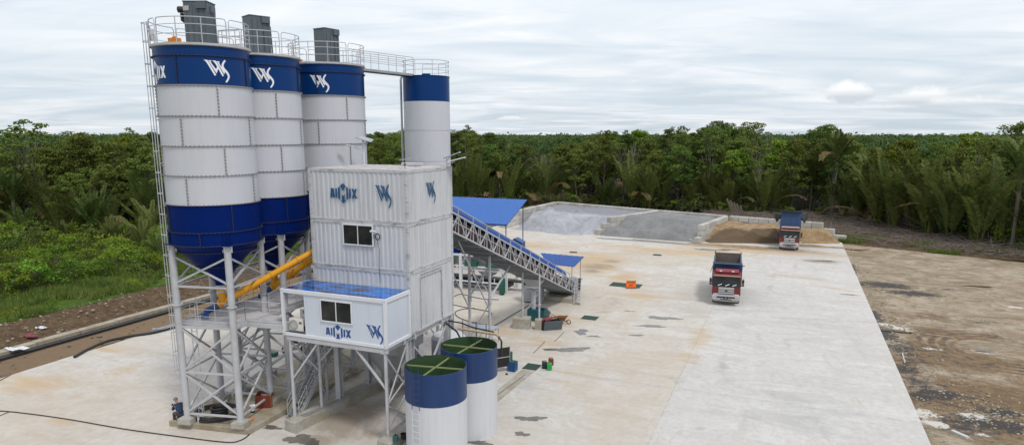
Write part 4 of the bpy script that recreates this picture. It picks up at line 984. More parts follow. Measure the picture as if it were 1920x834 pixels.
def logo_aimix():
    Q = []
    def q(a, b, c, d): Q.append(lerp_strip([a, d], [b, c], 5))
    q((0,0),(.26,0),(.37,1),(.13,1)); q((.46,0),(.73,0),(.57,1),(.30,1)); q((.18,.18),(.56,.18),(.53,.42),(.22,.42)); q((.22,.78),(.50,.78),(.5,1),(.2,1))
    q((.84,0),(1.08,0),(1.08,1),(.84,1))
    q((1.22,-.03),(1.50,-.23),(1.50,1.23),(1.22,1.05)); q((2.46,-.23),(2.74,-.03),(2.74,1.05),(2.46,1.23))
    q((1.55,1.26),(1.98,.74),(2.41,1.26),(1.98,1.56)); q((1.55,-.26),(1.98,-.56),(2.41,-.26),(1.98,-.26))
    q((1.76,-.27),(2.20,-.27),(2.20,.45),(1.98,.22)); q((1.76,-.27),(1.98,-.27),(1.98,.22),(1.76,.45))
    q((2.90,0),(3.15,0),(3.15,1),(2.90,1)); q((3.25,0),(3.55,0),(4.08,1),(3.78,1)); q((3.78,0),(4.08,0),(3.55,1),(3.25,1))
    out, cnt = [], []
    for s in Q:
        cnt.append(len(s))
        for a, b in s: out.append((((a[0]-2.04)/4.08, (a[1]-.5)/3.2), ((b[0]-2.04)/4.08, (b[1]-.5)/3.2)))
    return out, cnt
LOGO = {'ws': logo_ws(), 'aimix': logo_aimix()}
def put_logo(kind, wid, hgt, mapf, m, parent, name='painted_logo'):
    """wid = width in metres; hgt scales the vertical; mapf(u, v) -> world point"""
    pts, cnt = LOGO[kind]; mb = MB(); i = 0
    for li, n in enumerate(cnt):
        vs = []
        for a, b in pts[i:i+n]:
            for t in (0, .5, 1): vs.append(mapf((a[0]*(1-t)+b[0]*t)*wid, (a[1]*(1-t)+b[1]*t)*hgt, li*0.0006))
        i += n
        mb.add(vs, [f for k in range(n-1) for f in ((3*k, 3*k+1, 3*k+4, 3*k+3), (3*k+1, 3*k+2, 3*k+5, 3*k+4))])
    return mb.build(name, m, parent)

# ================================================================ guardrails
def arc(c, r, a0, a1, z, n=24): return [(c[0]+r*math.cos(a0+(a1-a0)*i/n), c[1]+r*math.sin(a0+(a1-a0)*i/n), z) for i in range(n+1)]
def rail_arc(mb, c, r, z0, a0, a1, h=1.2, posts=3, t=0.022, n=20):
    top = [(c[0]+r*math.cos(a0), c[1]+r*math.sin(a0), z0)]+arc(c, r, a0, a0, z0+h-0.12, 1)[:1]+arc(c, r, a0+0.03, a1-0.03, z0+h, n)+arc(c, r, a1, a1, z0+h-0.12, 1)[:1]+[(c[0]+r*math.cos(a1), c[1]+r*math.sin(a1), z0)]
    mb.tube(top, t, 6)
    for k in (0.36, 0.72): mb.tube(arc(c, r, a0, a1, z0+h*k, n), t*0.8, 5)
    for i in range(1, posts+1):
        a = a0+(a1-a0)*i/(posts+1); x, y = c[0]+r*math.cos(a), c[1]+r*math.sin(a); mb.tube([(x, y, z0), (x, y, z0+h)], t, 6)
def rail_line(mb, pts, h=1.1, step=1.3, t=0.022, mids=(0.5,), kick=True):
    pts = [Vector(p) for p in pts]
    for a, b in zip(pts[:-1], pts[1:]):
        L = (b-a).length; n = max(1, round(L/step)); up = Vector((0, 0, 1))
        mb.tube([a+up*h, b+up*h], t, 6)
        for k in mids: mb.tube([a+up*h*k, b+up*h*k], t*0.8, 5)
        if kick: mb.bar(a+up*0.08, b+up*0.08, 0.012, 0.12)
        for i in range(n+1): p = a+(b-a)*i/n; mb.tube([p, p+up*h], t, 6)
def lin(a, b, t): return Vector(a)*(1-t)+Vector(b)*t

# ================================================================ cement silos
ZT, ZU, ZD, ZC = 19.05, 17.27, 11.69, 9.7
def silo(cx, cy, RR, label, which):
    root = thing('cement_silo', label, 'silo', (cx, cy, 0), 0, None)
    tocam = math.atan2(-cy, -cx); c3 = (cx, cy, 0)
    MB().lathe([(RR, ZD), (RR, ZU)], c3, 96).build('white_shell', 'silo_white', root, True)
    MB().lathe([(RR+.004, ZU), (RR+.004, ZT)], c3, 96).build('upper_band', 'silo_blue', root, True)
    MB().lathe([(RR+.004, ZC), (RR+.004, ZD)], c3, 96).build('lower_band', 'deep_blue', root, True)
    MB().lathe([(RR+.004, ZC), (RR-.02, ZC-.03), (0.33, 7.62), (0.26, 7.5), (0.26, 7.35), (0, 7.35)], c3, 72).build('hopper_cone', 'deep_blue', root, True)
    mb = MB(); mb.lathe([(RR+.09, ZT+.0), (RR+.09, ZT+.10), (0, ZT+.16)], c3, 72); mb.lathe([(RR+.09, ZT), (RR, ZT-.03)], c3, 72); dk = mb.build('roof_deck', 'deck', root, True)
    # bolted joints
    lev = [18.60, ZU, 15.875, 14.48, 13.085, ZD, 10.35, ZC]
    for z in lev:
        mb = MB(); mb.lathe([(RR, z-.014), (RR+.05, z-.014), (RR+.05, z+.014), (RR, z+.014)], c3, 96); mb.cut = len(mb.f) if ZD-.1 < z < ZU+.1 else None
        for i in range(72):
            a = 2*PI*i/72; mb.box((cx+(RR+.055)*math.cos(a), cy+(RR+.055)*math.sin(a), z), (.04, .065, .06), a)
        mb.build('bolted_ring', 'seam_blue' if (z > ZU+.1 or z < ZD-.1) else 'seam', root)
    for z, r in ((9.3, None), (8.45, None)):
        r = 0.33+(RR-.35)*(z-7.62)/(ZC-.03-7.62); mb = MB(); mb.lathe([(r, z-.02), (r+.05, z-.02), (r+.05, z+.02), (r, z+.02)], c3, 72)
        for i in range(60): a = 2*PI*i/60; mb.box((cx+(r+.055)*math.cos(a), cy+(r+.055)*math.sin(a), z), (.04, .04, .08), a)
        mb.build('bolted_ring', 'seam_blue', root)
    cour = [(18.60, ZU, -31), (ZU, 15.875, 14), (15.875, 14.48, -31), (14.48, 13.085, 17), (13.085, ZD, -31), (ZD, 10.35, 20), (10.35, ZC, -20)]
    for z1, z0, a0 in cour:
        for k in range(4):
            mb = MB(); a = tocam+R(a0)+k*PI/2+which*0.12; x, y = cx+(RR+.02)*math.cos(a), cy+(RR+.02)*math.sin(a)
            mb.box((x, y, (z0+z1)/2), (.05, .022, z1-z0-.06), a); mb.cut = len(mb.f) if (z1 < ZU+.1 and z0 > ZD-.1) else None
            for j in range(int((z1-z0)/.16)):
                for s in (-.018, .018): mb.box((x-math.sin(a)*s+.02*math.cos(a), y+math.cos(a)*s+.02*math.sin(a), z0+.08+j*.16), (.045, .03, .06), a)
            mb.build('vertical_joint', 'seam_blue' if (z1 > ZU+.1 or z0 < ZD-.1) else 'seam', root)
    # roof guardrail in sections
    mb = MB(); gaps = 4
    for k in range(4):
        a0 = tocam+R(-58)+k*PI/2; rail_arc(mb, (cx, cy), RR+.04, ZT+.1, a0+.03, a0+PI/2-.03, 1.12, 2)
    mb.build('guardrail', 'rail', root, True)
    # filter on the roof
    a = (R(22.6)-.0, R(22.6)+.75, R(22.6)+1.0)[which]; fx, fy = cx+.05*math.cos(a), cy+.05*math.sin(a)
    def fl(x, y, z): return (fx+x*math.cos(a)-y*math.sin(a), fy+x*math.sin(a)+y*math.cos(a), ZT+.15+z)
    mb = MB(); mb.box(fl(0, 0, 1.02), (1.12, .95, 2.0), a); mb.box(fl(0, 0, 2.04), (1.18, 1.0, .05), a)
    for k in range(4): mb.box(fl(-.42+.28*k, -.49, 1.0), (.02, .03, 1.9), a)
    fil = mb.build('dust_filter', 'filter_grey', root, bevel=.012)
    mb = MB(); mb.box(fl(.0, 0, .02), (1.3, 1.05, .1), a); mb.build('filter_base', 'chassis', fil)
    mb = MB(); mb.tube([fl(.56, -.1, 1.6), fl(.72, -.1, 1.6), fl(.78, -.1, .15), fl(.66, -.1, .12)], .035, 6); mb.tube([fl(.2, -.52, 1.35), fl(.2, -.55, .25)], .035, 6); mb.box(fl(.56, .1, 1.7), (.14, .45, .34), a); mb.box(fl(.3, -.52, 1.85), (.45, .12, .3), a); mb.build('filter_pipe', 'filter_grey', fil)
    if which == 0:
        mb = MB(); mb.tube([fl(-.6, -.1, 1.72), fl(-.98, -.1, 1.72)], .15, 10); mb.tube([fl(-.8, -.1, 1.55), fl(-.8, -.1, 1.25), fl(-.6, -.1, 1.1)], .1, 8); mb.build('fan', 'dark', fil)
        mb = MB(); mb.box(fl(-.42, -.505, 1.72), (.28, .012, .22), a); mb.build('notice', 'white', fil)
    mb = MB(); ab = tocam+R(-42 if which == 0 else -75); bx, by = cx+(RR-.5)*math.cos(ab), cy+(RR-.5)*math.sin(ab); mb.box((bx, by, ZT+.24), (.5, .3, .22), ab+PI/2); mb.lathe([(.1, ZT+.1), (.1, ZT+.4), (.05, ZT+.45)], (bx, by, 0), 12)
    if which != 1: mb.build('safety_valve', 'amber', root)
    # painted marks
    def on(a_c, zc):
        def f(u, v, e): a = a_c+u/RR; return (cx+(RR+.012+e)*math.cos(a), cy+(RR+.012+e)*math.sin(a), zc+v)
        return f
    aw = tocam+R((16, 5, -13)[which]); put_logo('ws', 1.13, 1.06, on(aw, 17.93), 'logo_white', root)
    if which == 0: put_logo('aimix', 1.72, 1.72, on(tocam+R(-70), 17.86), 'logo_white', root)
    # legs, braces
    rot = R(13); L4 = []
    for sx_, sy_ in ((-1, -1), (1, -1), (1, 1), (-1, 1)):
        x, y = 1.5*sx_, 1.5*sy_; L4.append((cx+x*math.cos(rot)-y*math.sin(rot), cy+x*math.sin(rot)+y*math.cos(rot)))
    for (x, y) in L4:
        mb = MB(); mb.tube([(x, y, .62), (x, y, 9.68)], .17, 16); mb.lathe([(.24, .60), (.24, .64), (.17, .64)], (x, y, 0), 16)
        for z in (6.6, 9.66): mb.lathe([(.17, z-.02), (.25, z-.02), (.25, z+.02), (.17, z+.02)], (x, y, 0), 16)
        for k in range(4): mb.box((x+.2*math.cos(k*PI/2+rot), y+.2*math.sin(k*PI/2+rot), 9.5), (.14, .02, .3), k*PI/2+rot)
        leg = mb.build('leg', 'steel', root, True)
        mb = MB(); r_ = math.atan2(y-cy, x-cx)
        for s in (-.16, 0, .16): mb.box((x-math.sin(r_)*s-.06*math.cos(r_), y+math.cos(r_)*s-.06*math.sin(r_), 9.98), (.30, .025, .62), r_)
        mb.box((x, y, 9.70), (.55, .55, .04), rot); mb.build('bracket', 'deep_blue', leg)
    for i in range(4):
        a, b = L4[i], L4[(i+1) % 4]
        for z0, z1 in ((7.7, 9.1), (3.1, 5.45), (.85, 3.0)):
            mb = MB(); mb.bar((*a, z0), (*b, z1), .09, .09); mb.bar((*a, z1), (*b, z0), .085, .085); mb.build('cross_brace', 'steel', root)
        for z in (7.55, 5.45, 3.05, .8): MB().bar((*a, z), (*b, z), .09, .09).build('tie_beam', 'steel', root)
    mb = MB(); mb.tube([(cx, cy, 7.36), (cx, cy, 6.95)], .2, 16); mb.lathe([(.3, 7.32), (.3, 7.37), (.2, 7.37)], c3, 16); mb.build('outlet', 'rail', root, True)
    return root, L4
S1, LG1 = silo(-26.98, 25.42, 2.165, 'nearest cement silo with caged ladder and two white painted marks', 0)
S2, LG2 = silo(-27.3, 29.5, 2.165, 'middle cement silo between the nearest and the rearmost of the three big ones', 1)
S3, LG3 = silo(-26.55, 34.5, 2.165, 'rearmost of the three big silos, joined by a catwalk to the slim tank', 2)

# caged ladder up the nearest silo
cx, cy = -26.98, 25.42; da = math.atan2(-.75, -.66)
lx, ly = cx+2.27*math.cos(da), cy+2.27*math.sin(da); tx, ty = -math.sin(da), math.cos(da); ox, oy = math.cos(da), math.sin(da)
t = thing('caged_ladder', 'tall caged ladder climbing the left side of the nearest silo', 'ladder', (lx, ly, 1.2))
mb = MB()
for s in (-.2, .2): mb.tube([(lx+tx*s, ly+ty*s, 2.6), (lx+tx*s, ly+ty*s, 20.2)], .022, 6)
for k in range(58): mb.tube([(lx-tx*.22, ly-ty*.22, 2.7+k*.3), (lx+tx*.22, ly+ty*.22, 2.7+k*.3)], .014, 5)
mb.build('rungs', 'rail', t)
mb = MB(); hoops = [3.0+k*1.02 for k in range(17)]+[20.15]
for z in hoops:
    pts = [(lx+tx*.36*math.sin(a)+ox*(.38*(1-math.cos(a))-.02), ly+ty*.36*math.sin(a)+oy*(.38*(1-math.cos(a))-.02), z) for a in [R(-150+300*i/14+180) for i in range(15)]]
    pts = [(lx+tx*.30*math.cos(b)+ox*(.24*max(0, math.sin(b))), ly+ty*.30*math.cos(b)+oy*(.24*max(0, math.sin(b))), z) for b in [PI*i/12 for i in range(13)]]
    mb.tube(pts, .02, 5)
for b in (PI*.15, PI*.38, PI*.62, PI*.85): mb.tube([(lx+tx*.30*math.cos(b)+ox*.24*math.sin(b), ly+ty*.30*math.cos(b)+oy*.24*math.sin(b), z) for z in (3.0, 20.15)], .014, 5)
mb.build('cage', 'rail', t)
mb = MB()
for k in range(9):
    z = 3.4+k*2.05
    if z < 9.6: continue
    for s in (-.22, .22): mb.bar((lx+tx*s, ly+ty*s, z), (lx+tx*s-ox*.13, ly+ty*s-oy*.13, z), .04)
mb.build('wall_tie', 'rail', t)
mb = MB(); mb.poly([(lx+tx*.5-ox*.1, ly+ty*.5-oy*.1, 19.3), (lx-tx*.2-ox*.0, ly-ty*.2, 20.3), (lx-tx*.5-ox*.4, ly-ty*.5-oy*.4, 19.4)]); mb.box((lx+tx*.55-ox*.25, ly+ty*.55-oy*.25, 19.45), (.55, .04, .7), da+PI/2); mb.build('gate_plate', 'rail', t)
g = LG1[0]; t = thing('leg_ladder', 'thin rung ladder with safety hoops inside the nearest silo leg', 'ladder', (g[0]+.35, g[1]+.5, .5))
mb = MB(); ax, ay = g[0]+.38, g[1]+.55
for s in (-.18, .18): mb.tube([(ax+s, ay, .5), (ax+s, ay, 6.5)], .018, 6)
for k in range(20): mb.tube([(ax-.18, ay, .6+k*.3), (ax+.18, ay, .6+k*.3)], .013, 5)
for k in range(5):
    z = 5.9+k*.75; mb.tube([(ax+.3*math.cos(b), ay+.55*math.sin(b), z) for b in [PI*i/10 for i in range(11)]], .012, 5)
mb.build('rungs', 'rail', t)

# plinth and pedestals
rot = R(12)
pl = [(-29.15, 23.55), (-24.75, 24.35), (-23.9, 30.2), (-23.3, 38.0), (-29.6, 38.0)]
pl = [(-29.2, 23.35), (-24.55, 24.15), (-24.7, 37.6), (-30.0, 37.6)]
mb = MB(); mb.prism(pl, -.05, .3); single(mb, 'concrete_plinth', 'plinth', 'stained concrete plinth carrying the silo legs', 'plinth', bevel=.03)
for si, LL in enumerate((LG1, LG2, LG3)):
    nm = ('nearest', 'middle', 'rearmost')[si]
    for (x, y) in LL:
        mb = MB(); mb.box((x, y, .45), (.72, .72, .305), R(13)); single(mb, 'leg_pedestal', 'pedestal', 'square concrete footing under a leg of the %s silo' % nm, 'footing', 'footings of the %s silo' % nm, bevel=.02)

# screw conveyors
def screw(p, q, label, motor=True):
    t = thing('screw_conveyor', label, 'screw conveyor', p); p, q = Vector(p), Vector(q); d = (q-p).normalized()
    mb = MB(); mb.tube([p, q], .17, 18); L = (q-p).length
    for k in (0.02, .25, .5, .75, .98):
        c = p+d*L*k; mb.tube([c-d*.03, c+d*.03], .225, 18)
    mb.build('tube', 'yellow', t, True)
    mb = MB()
    for k in (.33, .36, .66, .69): c = p+d*L*k; mb.bar(c+Vector((0, 0, -.14)), c+Vector((0, 0, -.34)), .1, .06)
    mb.build('lug', 'yellow', t)
    mb = MB(); c = p+d*.25; mb.tube([c, c+Vector((0, 0, .72))], .19, 16); mb.lathe([(.19, .74), (.28, .74), (.28, .80), (.19, .80)], (c.x, c.y, c.z-.05), 16); mb.lathe([(.0, 0), (.0, 0)], (0, 0, 0), 3) if False else None
    mb.build('inlet_spout', 'yellow', t, True)
    if motor:
        e = p-d*.75; mb = MB(); mb.tube([p-d*.02, p-d*.25], .19, 14); mb.tube([p-d*.25, e], .15, 14); mb.box((e.x, e.y, e.z-.12), (.35, .3, .28), math.atan2(d.y, d.x))
        for k in range(5): c = e+d*(.08+.08*k); mb.tube([c, c+d*.02], .185, 12)
        mb.build('motor', 'motor_blue', t, True)
c1 = Vector((-26.98, 25.42, 0)); 
screw((-27.15, 25.30, 6.28), (-23.02, 28.95, 9.15), 'long yellow screw conveyor rising from the nearest silo to the container tower')
screw((-27.3, 29.4, 6.35), (-22.9, 30.4, 9.3), 'shorter yellow screw conveyor rising from the middle silo')

# platform under the silos and catwalk to the tower
t = thing('silo_platform', 'grey steel walkway platform under the silo cones', 'platform', (-27, 30, 5.5))
mb = MB(); mb.prism([(-28.5, 23.9), (-25.4, 24.55), (-25.3, 36.5), (-28.7, 36.5)], 5.50, 5.56); mb.prism([(-25.4, 25.4), (-23.35, 25.75), (-23.35, 27.1), (-25.4, 27.0)], 5.46, 5.52)
for k in range(9): mb.bar((-28.6, 24.6+k*1.45, 5.42), (-25.35, 24.8+k*1.45, 5.42), .07, .14)
mb.build('deck', 'deck', t)
mb = MB(); mb.bar((-28.5, 23.85, 5.45), (-25.4, 24.5, 5.45), .12, .22); mb.bar((-25.35, 24.6, 5.45), (-25.25, 36.5, 5.45), .12, .22); mb.bar((-28.6, 23.9, 5.45), (-28.7, 36.5, 5.45), .12, .22); mb.bar((-25.4, 25.35, 5.4), (-23.3, 25.7, 5.4), .1, .2)
mb.build('edge_beam', 'steel', t)
mb = MB(); rail_line(mb, [(-28.35, 24.0, 5.56), (-25.5, 24.6, 5.56), (-25.45, 25.4, 5.56), (-23.4, 25.8, 5.52)], 1.1, .95, .018, (.33, .66), True); rail_line(mb, [(-28.4, 24.0, 5.56), (-28.6, 36.4, 5.56)], 1.1, 1.0, .018, (.33, .66)); rail_line(mb, [(-25.4, 27.1, 5.56), (-25.3, 36.4, 5.56)], 1.1, 1.0, .018, (.33, .66))
mb.build('guardrail', 'rail', t)
t = thing('tower_catwalk', 'steel cross braced trestle between the silos and the container tower', 'trestle', (-24.3, 31, 0))
mb = MB(); cols = [(-24.9, 29.0), (-23.4, 29.0), (-24.9, 33.5), (-23.4, 33.5), (-24.9, 37.5), (-23.4, 37.5)]
for x, y in cols: mb.tube([(x, y, 0), (x, y, 5.4)], .08, 8)
for i in (0, 2):
    for s in (0, 1):
        a, b = cols[i+s], cols[i+2+s]
        for z0, z1 in ((.4, 2.8), (2.8, 5.2)): mb.bar((*a, z0), (*b, z1), .07); mb.bar((*a, z1), (*b, z0), .07)
        mb.bar((*a, 2.8), (*b, 2.8), .07)
for i in (0, 2, 4):
    a, b = cols[i], cols[i+1]
    for z0, z1 in ((.4, 2.8), (2.8, 5.2)): mb.bar((*a, z0), (*b, z1), .06); mb.bar((*a, z1), (*b, z0), .06)
mb.build('frame', 'steel', t)

# ================================================================ slim tank at the back
tx4, ty4, r4 = -23.85, 41.8, 1.60
t = thing('slim_silo', 'slim blue topped silo behind the container tower, reached by the catwalk', 'silo', (tx4, ty4, 0)); c3 = (tx4, ty4, 0)
MB().lathe([(r4, 8.5), (r4, 17.25)], c3, 64).build('white_shell', 'silo_white', t, True)
MB().lathe([(r4+.004, 17.25), (r4+.004, 18.9)], c3, 64).build('upper_band', 'silo_blue', t, True)
mb = MB(); mb.lathe([(r4+.03, 18.88), (r4+.03, 18.95), (0, 19.05)], c3, 48); mb.lathe([(.3, 18.95), (.3, 19.15), (0, 19.17)], c3, 16); mb.build('roof_deck', 'silo_blue', t, True)
MB().lathe([(r4, 8.5), (.3, 6.2), (0, 6.2)], c3, 48).build('hopper_cone', 'silo_white', t, True)
mb = MB()
for z in (10.9, 13.2, 15.3): mb.lathe([(r4, z-.012), (r4+.012, z), (r4, z+.012)], c3, 64)
mb.build('weld_seam', 'galv', t)
mb = MB(); tc4 = math.atan2(-ty4, -tx4); rail_arc(mb, (tx4, ty4), r4-.02, 18.95, tc4-2.0, tc4+3.3, 1.0, 6, .02, 36); mb.build('guardrail', 'rail', t)
for k in range(4):
    a = PI/4+k*PI/2; x, y = tx4+r4*math.cos(a), ty4+r4*math.sin(a); MB().tube([(x, y, 0), (x, y, 9)], .12, 10).build('leg', 'steel', t, True)
for k in range(4):
    mb = MB(); a, b = PI/4+k*PI/2, PI/4+(k+1)*PI/2; p = (tx4+r4*math.cos(a), ty4+r4*math.sin(a)); q = (tx4+r4*math.cos(b), ty4+r4*math.sin(b))
    for z0, z1 in ((.5, 3.4), (3.4, 6.4)): mb.bar((*p, z0), (*q, z1), .07); mb.bar((*p, z1), (*q, z0), .07)
    mb.build('cross_brace', 'steel', t)
# vent pipe beside it
px_, py_ = tx4-1.72, ty4-.55
mb = MB(); mb.tube([(px_, py_, .0), (px_, py_, 18.75), (px_+.05, py_+.02, 18.95), (px_+.3, py_+.1, 19.0)], .075, 10); mb.bar((px_, py_, 14), (px_+.5, py_+.15, 14), .05)
single(mb, 'vent_pipe', 'rail', 'thin vertical pipe standing just left of the slim silo', 'pipe', smooth=True)
# catwalk between silo 3 and slim tank
a_ = Vector((-26.55, 34.5, ZT+.1)); b_ = Vector((tx4, ty4, 18.98)); d = (b_-a_).normalized(); a1 = a_+d*2.1; b1 = b_-d*1.45; sd_ = Vector((-d.y, d.x, 0)).normalized()*.42
t = thing('catwalk', 'railed catwalk bridging the rearmost big silo and the slim silo', 'catwalk', a1)
mb = MB(); mb.bar(a1, b1, .84, .04); mb.bar(a1+sd_-Vector((0, 0, .06)), b1+sd_-Vector((0, 0, .06)), .05, .14); mb.bar(a1-sd_-Vector((0, 0, .06)), b1-sd_-Vector((0, 0, .06)), .05, .14); mb.build('deck', 'steel_dk', t)
mb = MB(); rail_line(mb, [a1+sd_, b1+sd_], 1.08, 1.4, .022, (.5, .75), False); rail_line(mb, [a1-sd_, b1-sd_], 1.08, 1.4, .022, (.5, .75), False); mb.build('guardrail', 'rail', t)

# ================================================================ container tower
X0, X1, Y0, Y1 = -23.1, -17.2, 28.0, 32.75
def corrug(mb, p, q, z0, z1, out, depth=.04, pitch=.28, prof=(0, .09, .13, .24, .28)):
    """trapezoid corrugated sheet from p to q; out = outward normal"""
    p, q = Vector(p), Vector(q); L = (q-p).length; d = (q-p)/L; out = Vector(out); n = max(1, round(L/pitch)); pw = L/n; pts = []
    for i in range(n):
        for f_, o in ((0, 0), (.36, 0), (.5, 1), (.86, 1)): pts.append((i*pw+f_*pw, o*depth))
    pts.append((L, 0)); row0 = [p+d*s+out*(o-depth) for s, o in pts]
    mb.grid([[(v.x, v.y, z0) for v in row0], [(v.x, v.y, z1) for v in row0]])
t = thing('container_tower', 'three storey tower of stained white containers with a small window', 'container', ((X0+X1)/2, (Y0+Y1)/2, 5.0))
TOWER = t; lv = [(5.0, 8.25), (8.25, 10.68), (10.68, 13.3)]
for i, (z0, z1) in enumerate(lv):
    mb = MB()
    segs = [((X0+.12, Y0, 0), (X1-.12, Y0, 0), (0, -1, 0))]
    if i == 1:
        for (xa, xb) in ((X0+.12, -21.06), (-19.20, X1-.12)): corrug(mb, (xa, Y0+.02, 0), (xb, Y0+.02, 0), z0+.1, z1-.12, (0, -1, 0), .028)
        corrug(mb, (-21.06, Y0+.02, 0), (-19.20, Y0+.02, 0), z0+.1, 9.45, (0, -1, 0), .028); corrug(mb, (-21.06, Y0+.02, 0), (-19.20, Y0+.02, 0), 10.55, z1-.12, (0, -1, 0), .028)
    else: corrug(mb, (X0+.12, Y0+.02, 0), (X1-.12, Y0+.02, 0), z0+.1, z1-.12, (0, -1, 0), .028)
    mb.build('front_wall', 'container', t)
    mb = MB(); corrug(mb, (X1-.02, Y0+.12, 0), (X1-.02, Y1-.12, 0), z0+.1, z1-.12, (1, 0, 0),   .02 if i == 2 else .03, .28 if i < 2 else .2); mb.build('side_wall', 'container', t)
    mb = MB(); corrug(mb, (X0+.02, Y1-.12, 0), (X0+.02, Y0+.12, 0), z0+.1, z1-.12, (-1, 0, 0)); mb.build('side_wall', 'container', t)
    mb = MB(); corrug(mb, (X1-.12, Y1-.02, 0), (X0+.12, Y1-.02, 0), z0+.1, z1-.12, (0, 1, 0)); mb.build('back_wall', 'container', t)
    mb = MB()
    for x in (X0+.07, X1-.07):
        for y in (Y0+.07, Y1-.07): mb.box((x, y, (z0+z1)/2), (.15, .15, z1-z0-.012))
    for z, h in ((z0+.065, .125), (z1-.075, .14)):
        mb.box(((X0+X1)/2, Y0+.06, z), (X1-X0-.3, .11, h)); mb.box(((X0+X1)/2, Y1-.06, z), (X1-X0-.3, .11, h)); mb.box((X1-.06, (Y0+Y1)/2, z), (.11, Y1-Y0-.3, h)); mb.box((X0+.06, (Y0+Y1)/2, z), (.11, Y1-Y0-.3, h))
    mb.build('frame', 'container_rail', t, bevel=.012)
mb = MB(); mb.box(((X0+X1)/2, (Y0+Y1)/2, 13.30), (X1-X0-.02, Y1-Y0-.02, .04)); mb.box(((X0+X1)/2, (Y0+Y1)/2, 5.03), (X1-X0-.3, Y1-Y0-.3, .05))
for k in range(7): mb.box((X0+.45+k*.84, (Y0+Y1)/2, 13.33), (.06, Y1-Y0-.5, .03))
mb.build('roof', 'deck', t)
mb = MB(); mb.box((-19.2, 31.9, 13.42), (1.0, .7, .16)); mb.build('roof_hatch', 'deck', t, bevel=.02)
def window(parent, x0, x1, z0, z1, y, fm='frame_white', sill=True):
    mb = MB(); w_ = .07
    mb.box(((x0+x1)/2, y, z1-w_/2), (x1-x0, .09, w_)); mb.box(((x0+x1)/2, y, z0+w_/2), (x1-x0, .09, w_))
    for x in (x0+w_/2, x1-w_/2, (x0+x1)/2): mb.box((x, y, (z0+z1)/2), (w_ if x != (x0+x1)/2 else .05, .088, z1-z0-2*w_))
    fr = mb.build('window', fm, parent, bevel=.008)
    for a, b in ((x0+w_, (x0+x1)/2-.025), ((x0+x1)/2+.025, x1-w_)):
        MB().box(((a+b)/2, y-.02, (z0+z1)/2), (b-a, .012, z1-z0-2*w_)).build('pane', 'glass', fr)
    return fr
window(t, -21.06, -19.2, 9.45, 10.55, Y0-.02, 'frame_white')
mb = MB()
for (a, b) in ((29.1, 31.35),): 
    for y in (a, b): mb.box((X1+.012, y, 6.45), (.03, .05, 2.75))
    mb.box((X1+.012, (a+b)/2, 7.85), (.03, b-a, .06)); mb.box((X1+.012, (a+b)/2, 8.0), (.03, b-a, .05))
mb.build('door_frame', 'container_rail', t)
put_logo('aimix', 1.66, 1.55, lambda u, v, e: (-20.9+u, Y0-.034-e, 12.09+v), 'logo_blue', t)
put_logo('ws', .95, 1.2, lambda u, v, e: (-18.53+u, Y0-.034-e, 12.03+v), 'logo_blue', t)
put_logo('ws', .98, 1.2, lambda u, v, e: (X1+.018+e, 30.35+u, 12.07+v), 'logo_blue', t)
# little camera beside the window
t = thing('security_camera', 'small white camera with a coiled black cable beside the tower window', 'camera', (-19.05, Y0-.06, 10.1))
mb = MB(); mb.box((-19.05, Y0-.05, 10.22), (.1, .1, .12)); mb.tube([(-19.05, Y0-.1, 10.24), (-19.12, Y0-.38, 10.3)], .055, 8); mb.build('body', 'frame_white', t)
mb = MB(); mb.tube([(-18.93+.13*math.cos(a), Y0-.06, 9.98+.15*math.sin(a)) for a in [2*PI*i/16 for i in range(17)]], .025, 6); mb.tube([(-18.98, Y0-.05, 9.84), (-18.86, Y0-.045, 9.3), (-18.9, Y0-.045, 8.6), (-18.9, Y0-.045, 7.6)], .012, 5); mb.build('cable', 'black', t)

# ================================================================ site office
OX0, OX1, OY0, OY1, OZ0, OZ1 = -23.35, -17.12, 25.7, 27.95, 5.0, 7.42
t = thing('office_container', 'clean white office container with a wet blue roof in front of the tower', 'container', ((OX0+OX1)/2, (OY0+OY1)/2, OZ0)); OFF = t
mb = MB(); w_ = .15
for x in (OX0+w_/2, OX1-w_/2):
    for y in (OY0+w_/2, OY1-w_/2): mb.box((x, y, (OZ0+OZ1)/2), (w_, w_, OZ1-OZ0))
for z, h in ((OZ0+.08, .17), (OZ1-.10, .2)):
    for y in (OY0+w_/2+.005, OY1-w_/2): mb.box(((OX0+OX1)/2, y, z), (OX1-OX0-2*w_-.004, w_-.02, h))
    for x in (OX0+w_/2, OX1-w_/2-.005): mb.box((x, (OY0+OY1)/2, z), (w_-.02, OY1-OY0-2*w_-.004, h))
mb.build('frame', 'frame_white', t, bevel=.012)
mb = MB(); xd = -21.95
mb.box(((xd+OX1-.1)/2, OY0+.10, 6.2), (OX1-.1-xd, .06, 2.2)); mb.box((xd, (OY0+OY1)/2, 6.2), (.07, OY1-OY0-.25, 2.2)); mb.box((OX1-.10, (OY0+OY1)/2, 6.2), (.06, OY1-OY0-.3, 2.2)); mb.box(((xd+OX1-.1)/2, OY1-.12, 6.2), (OX1-.1-xd, .06, 2.2))
for k in range(1, 5): mb.box((xd+k*.97, OY0+.066, 6.2), (.012, .012, 2.05))
mb.box((xd+.06, OY0+.066, 6.2), (.08, .03, 2.1))
mb.build('wall_panel', 'office_white', t)
MB().box(((OX0+OX1)/2, (OY0+OY1)/2+.02, OZ1-.012), (OX1-OX0-.20, OY1-OY0-.18, .04)).build('roof', 'wet_roof', t)
mb = MB(); mb.bar((OX0+.3, OY0+1.2, OZ1-.02), (OX0+.75, OY0+1.0, OZ1-.02), .12, .03)
mb.box(((OX0+OX1)/2, (OY0+OY1)/2, OZ0+.1), (OX1-OX0-.34, OY1-OY0-.34, .05)); mb.build('floor', 'frame_white', t)
window(t, -20.93, -19.05, 5.97, 7.10, OY0+.05, 'frame_white')
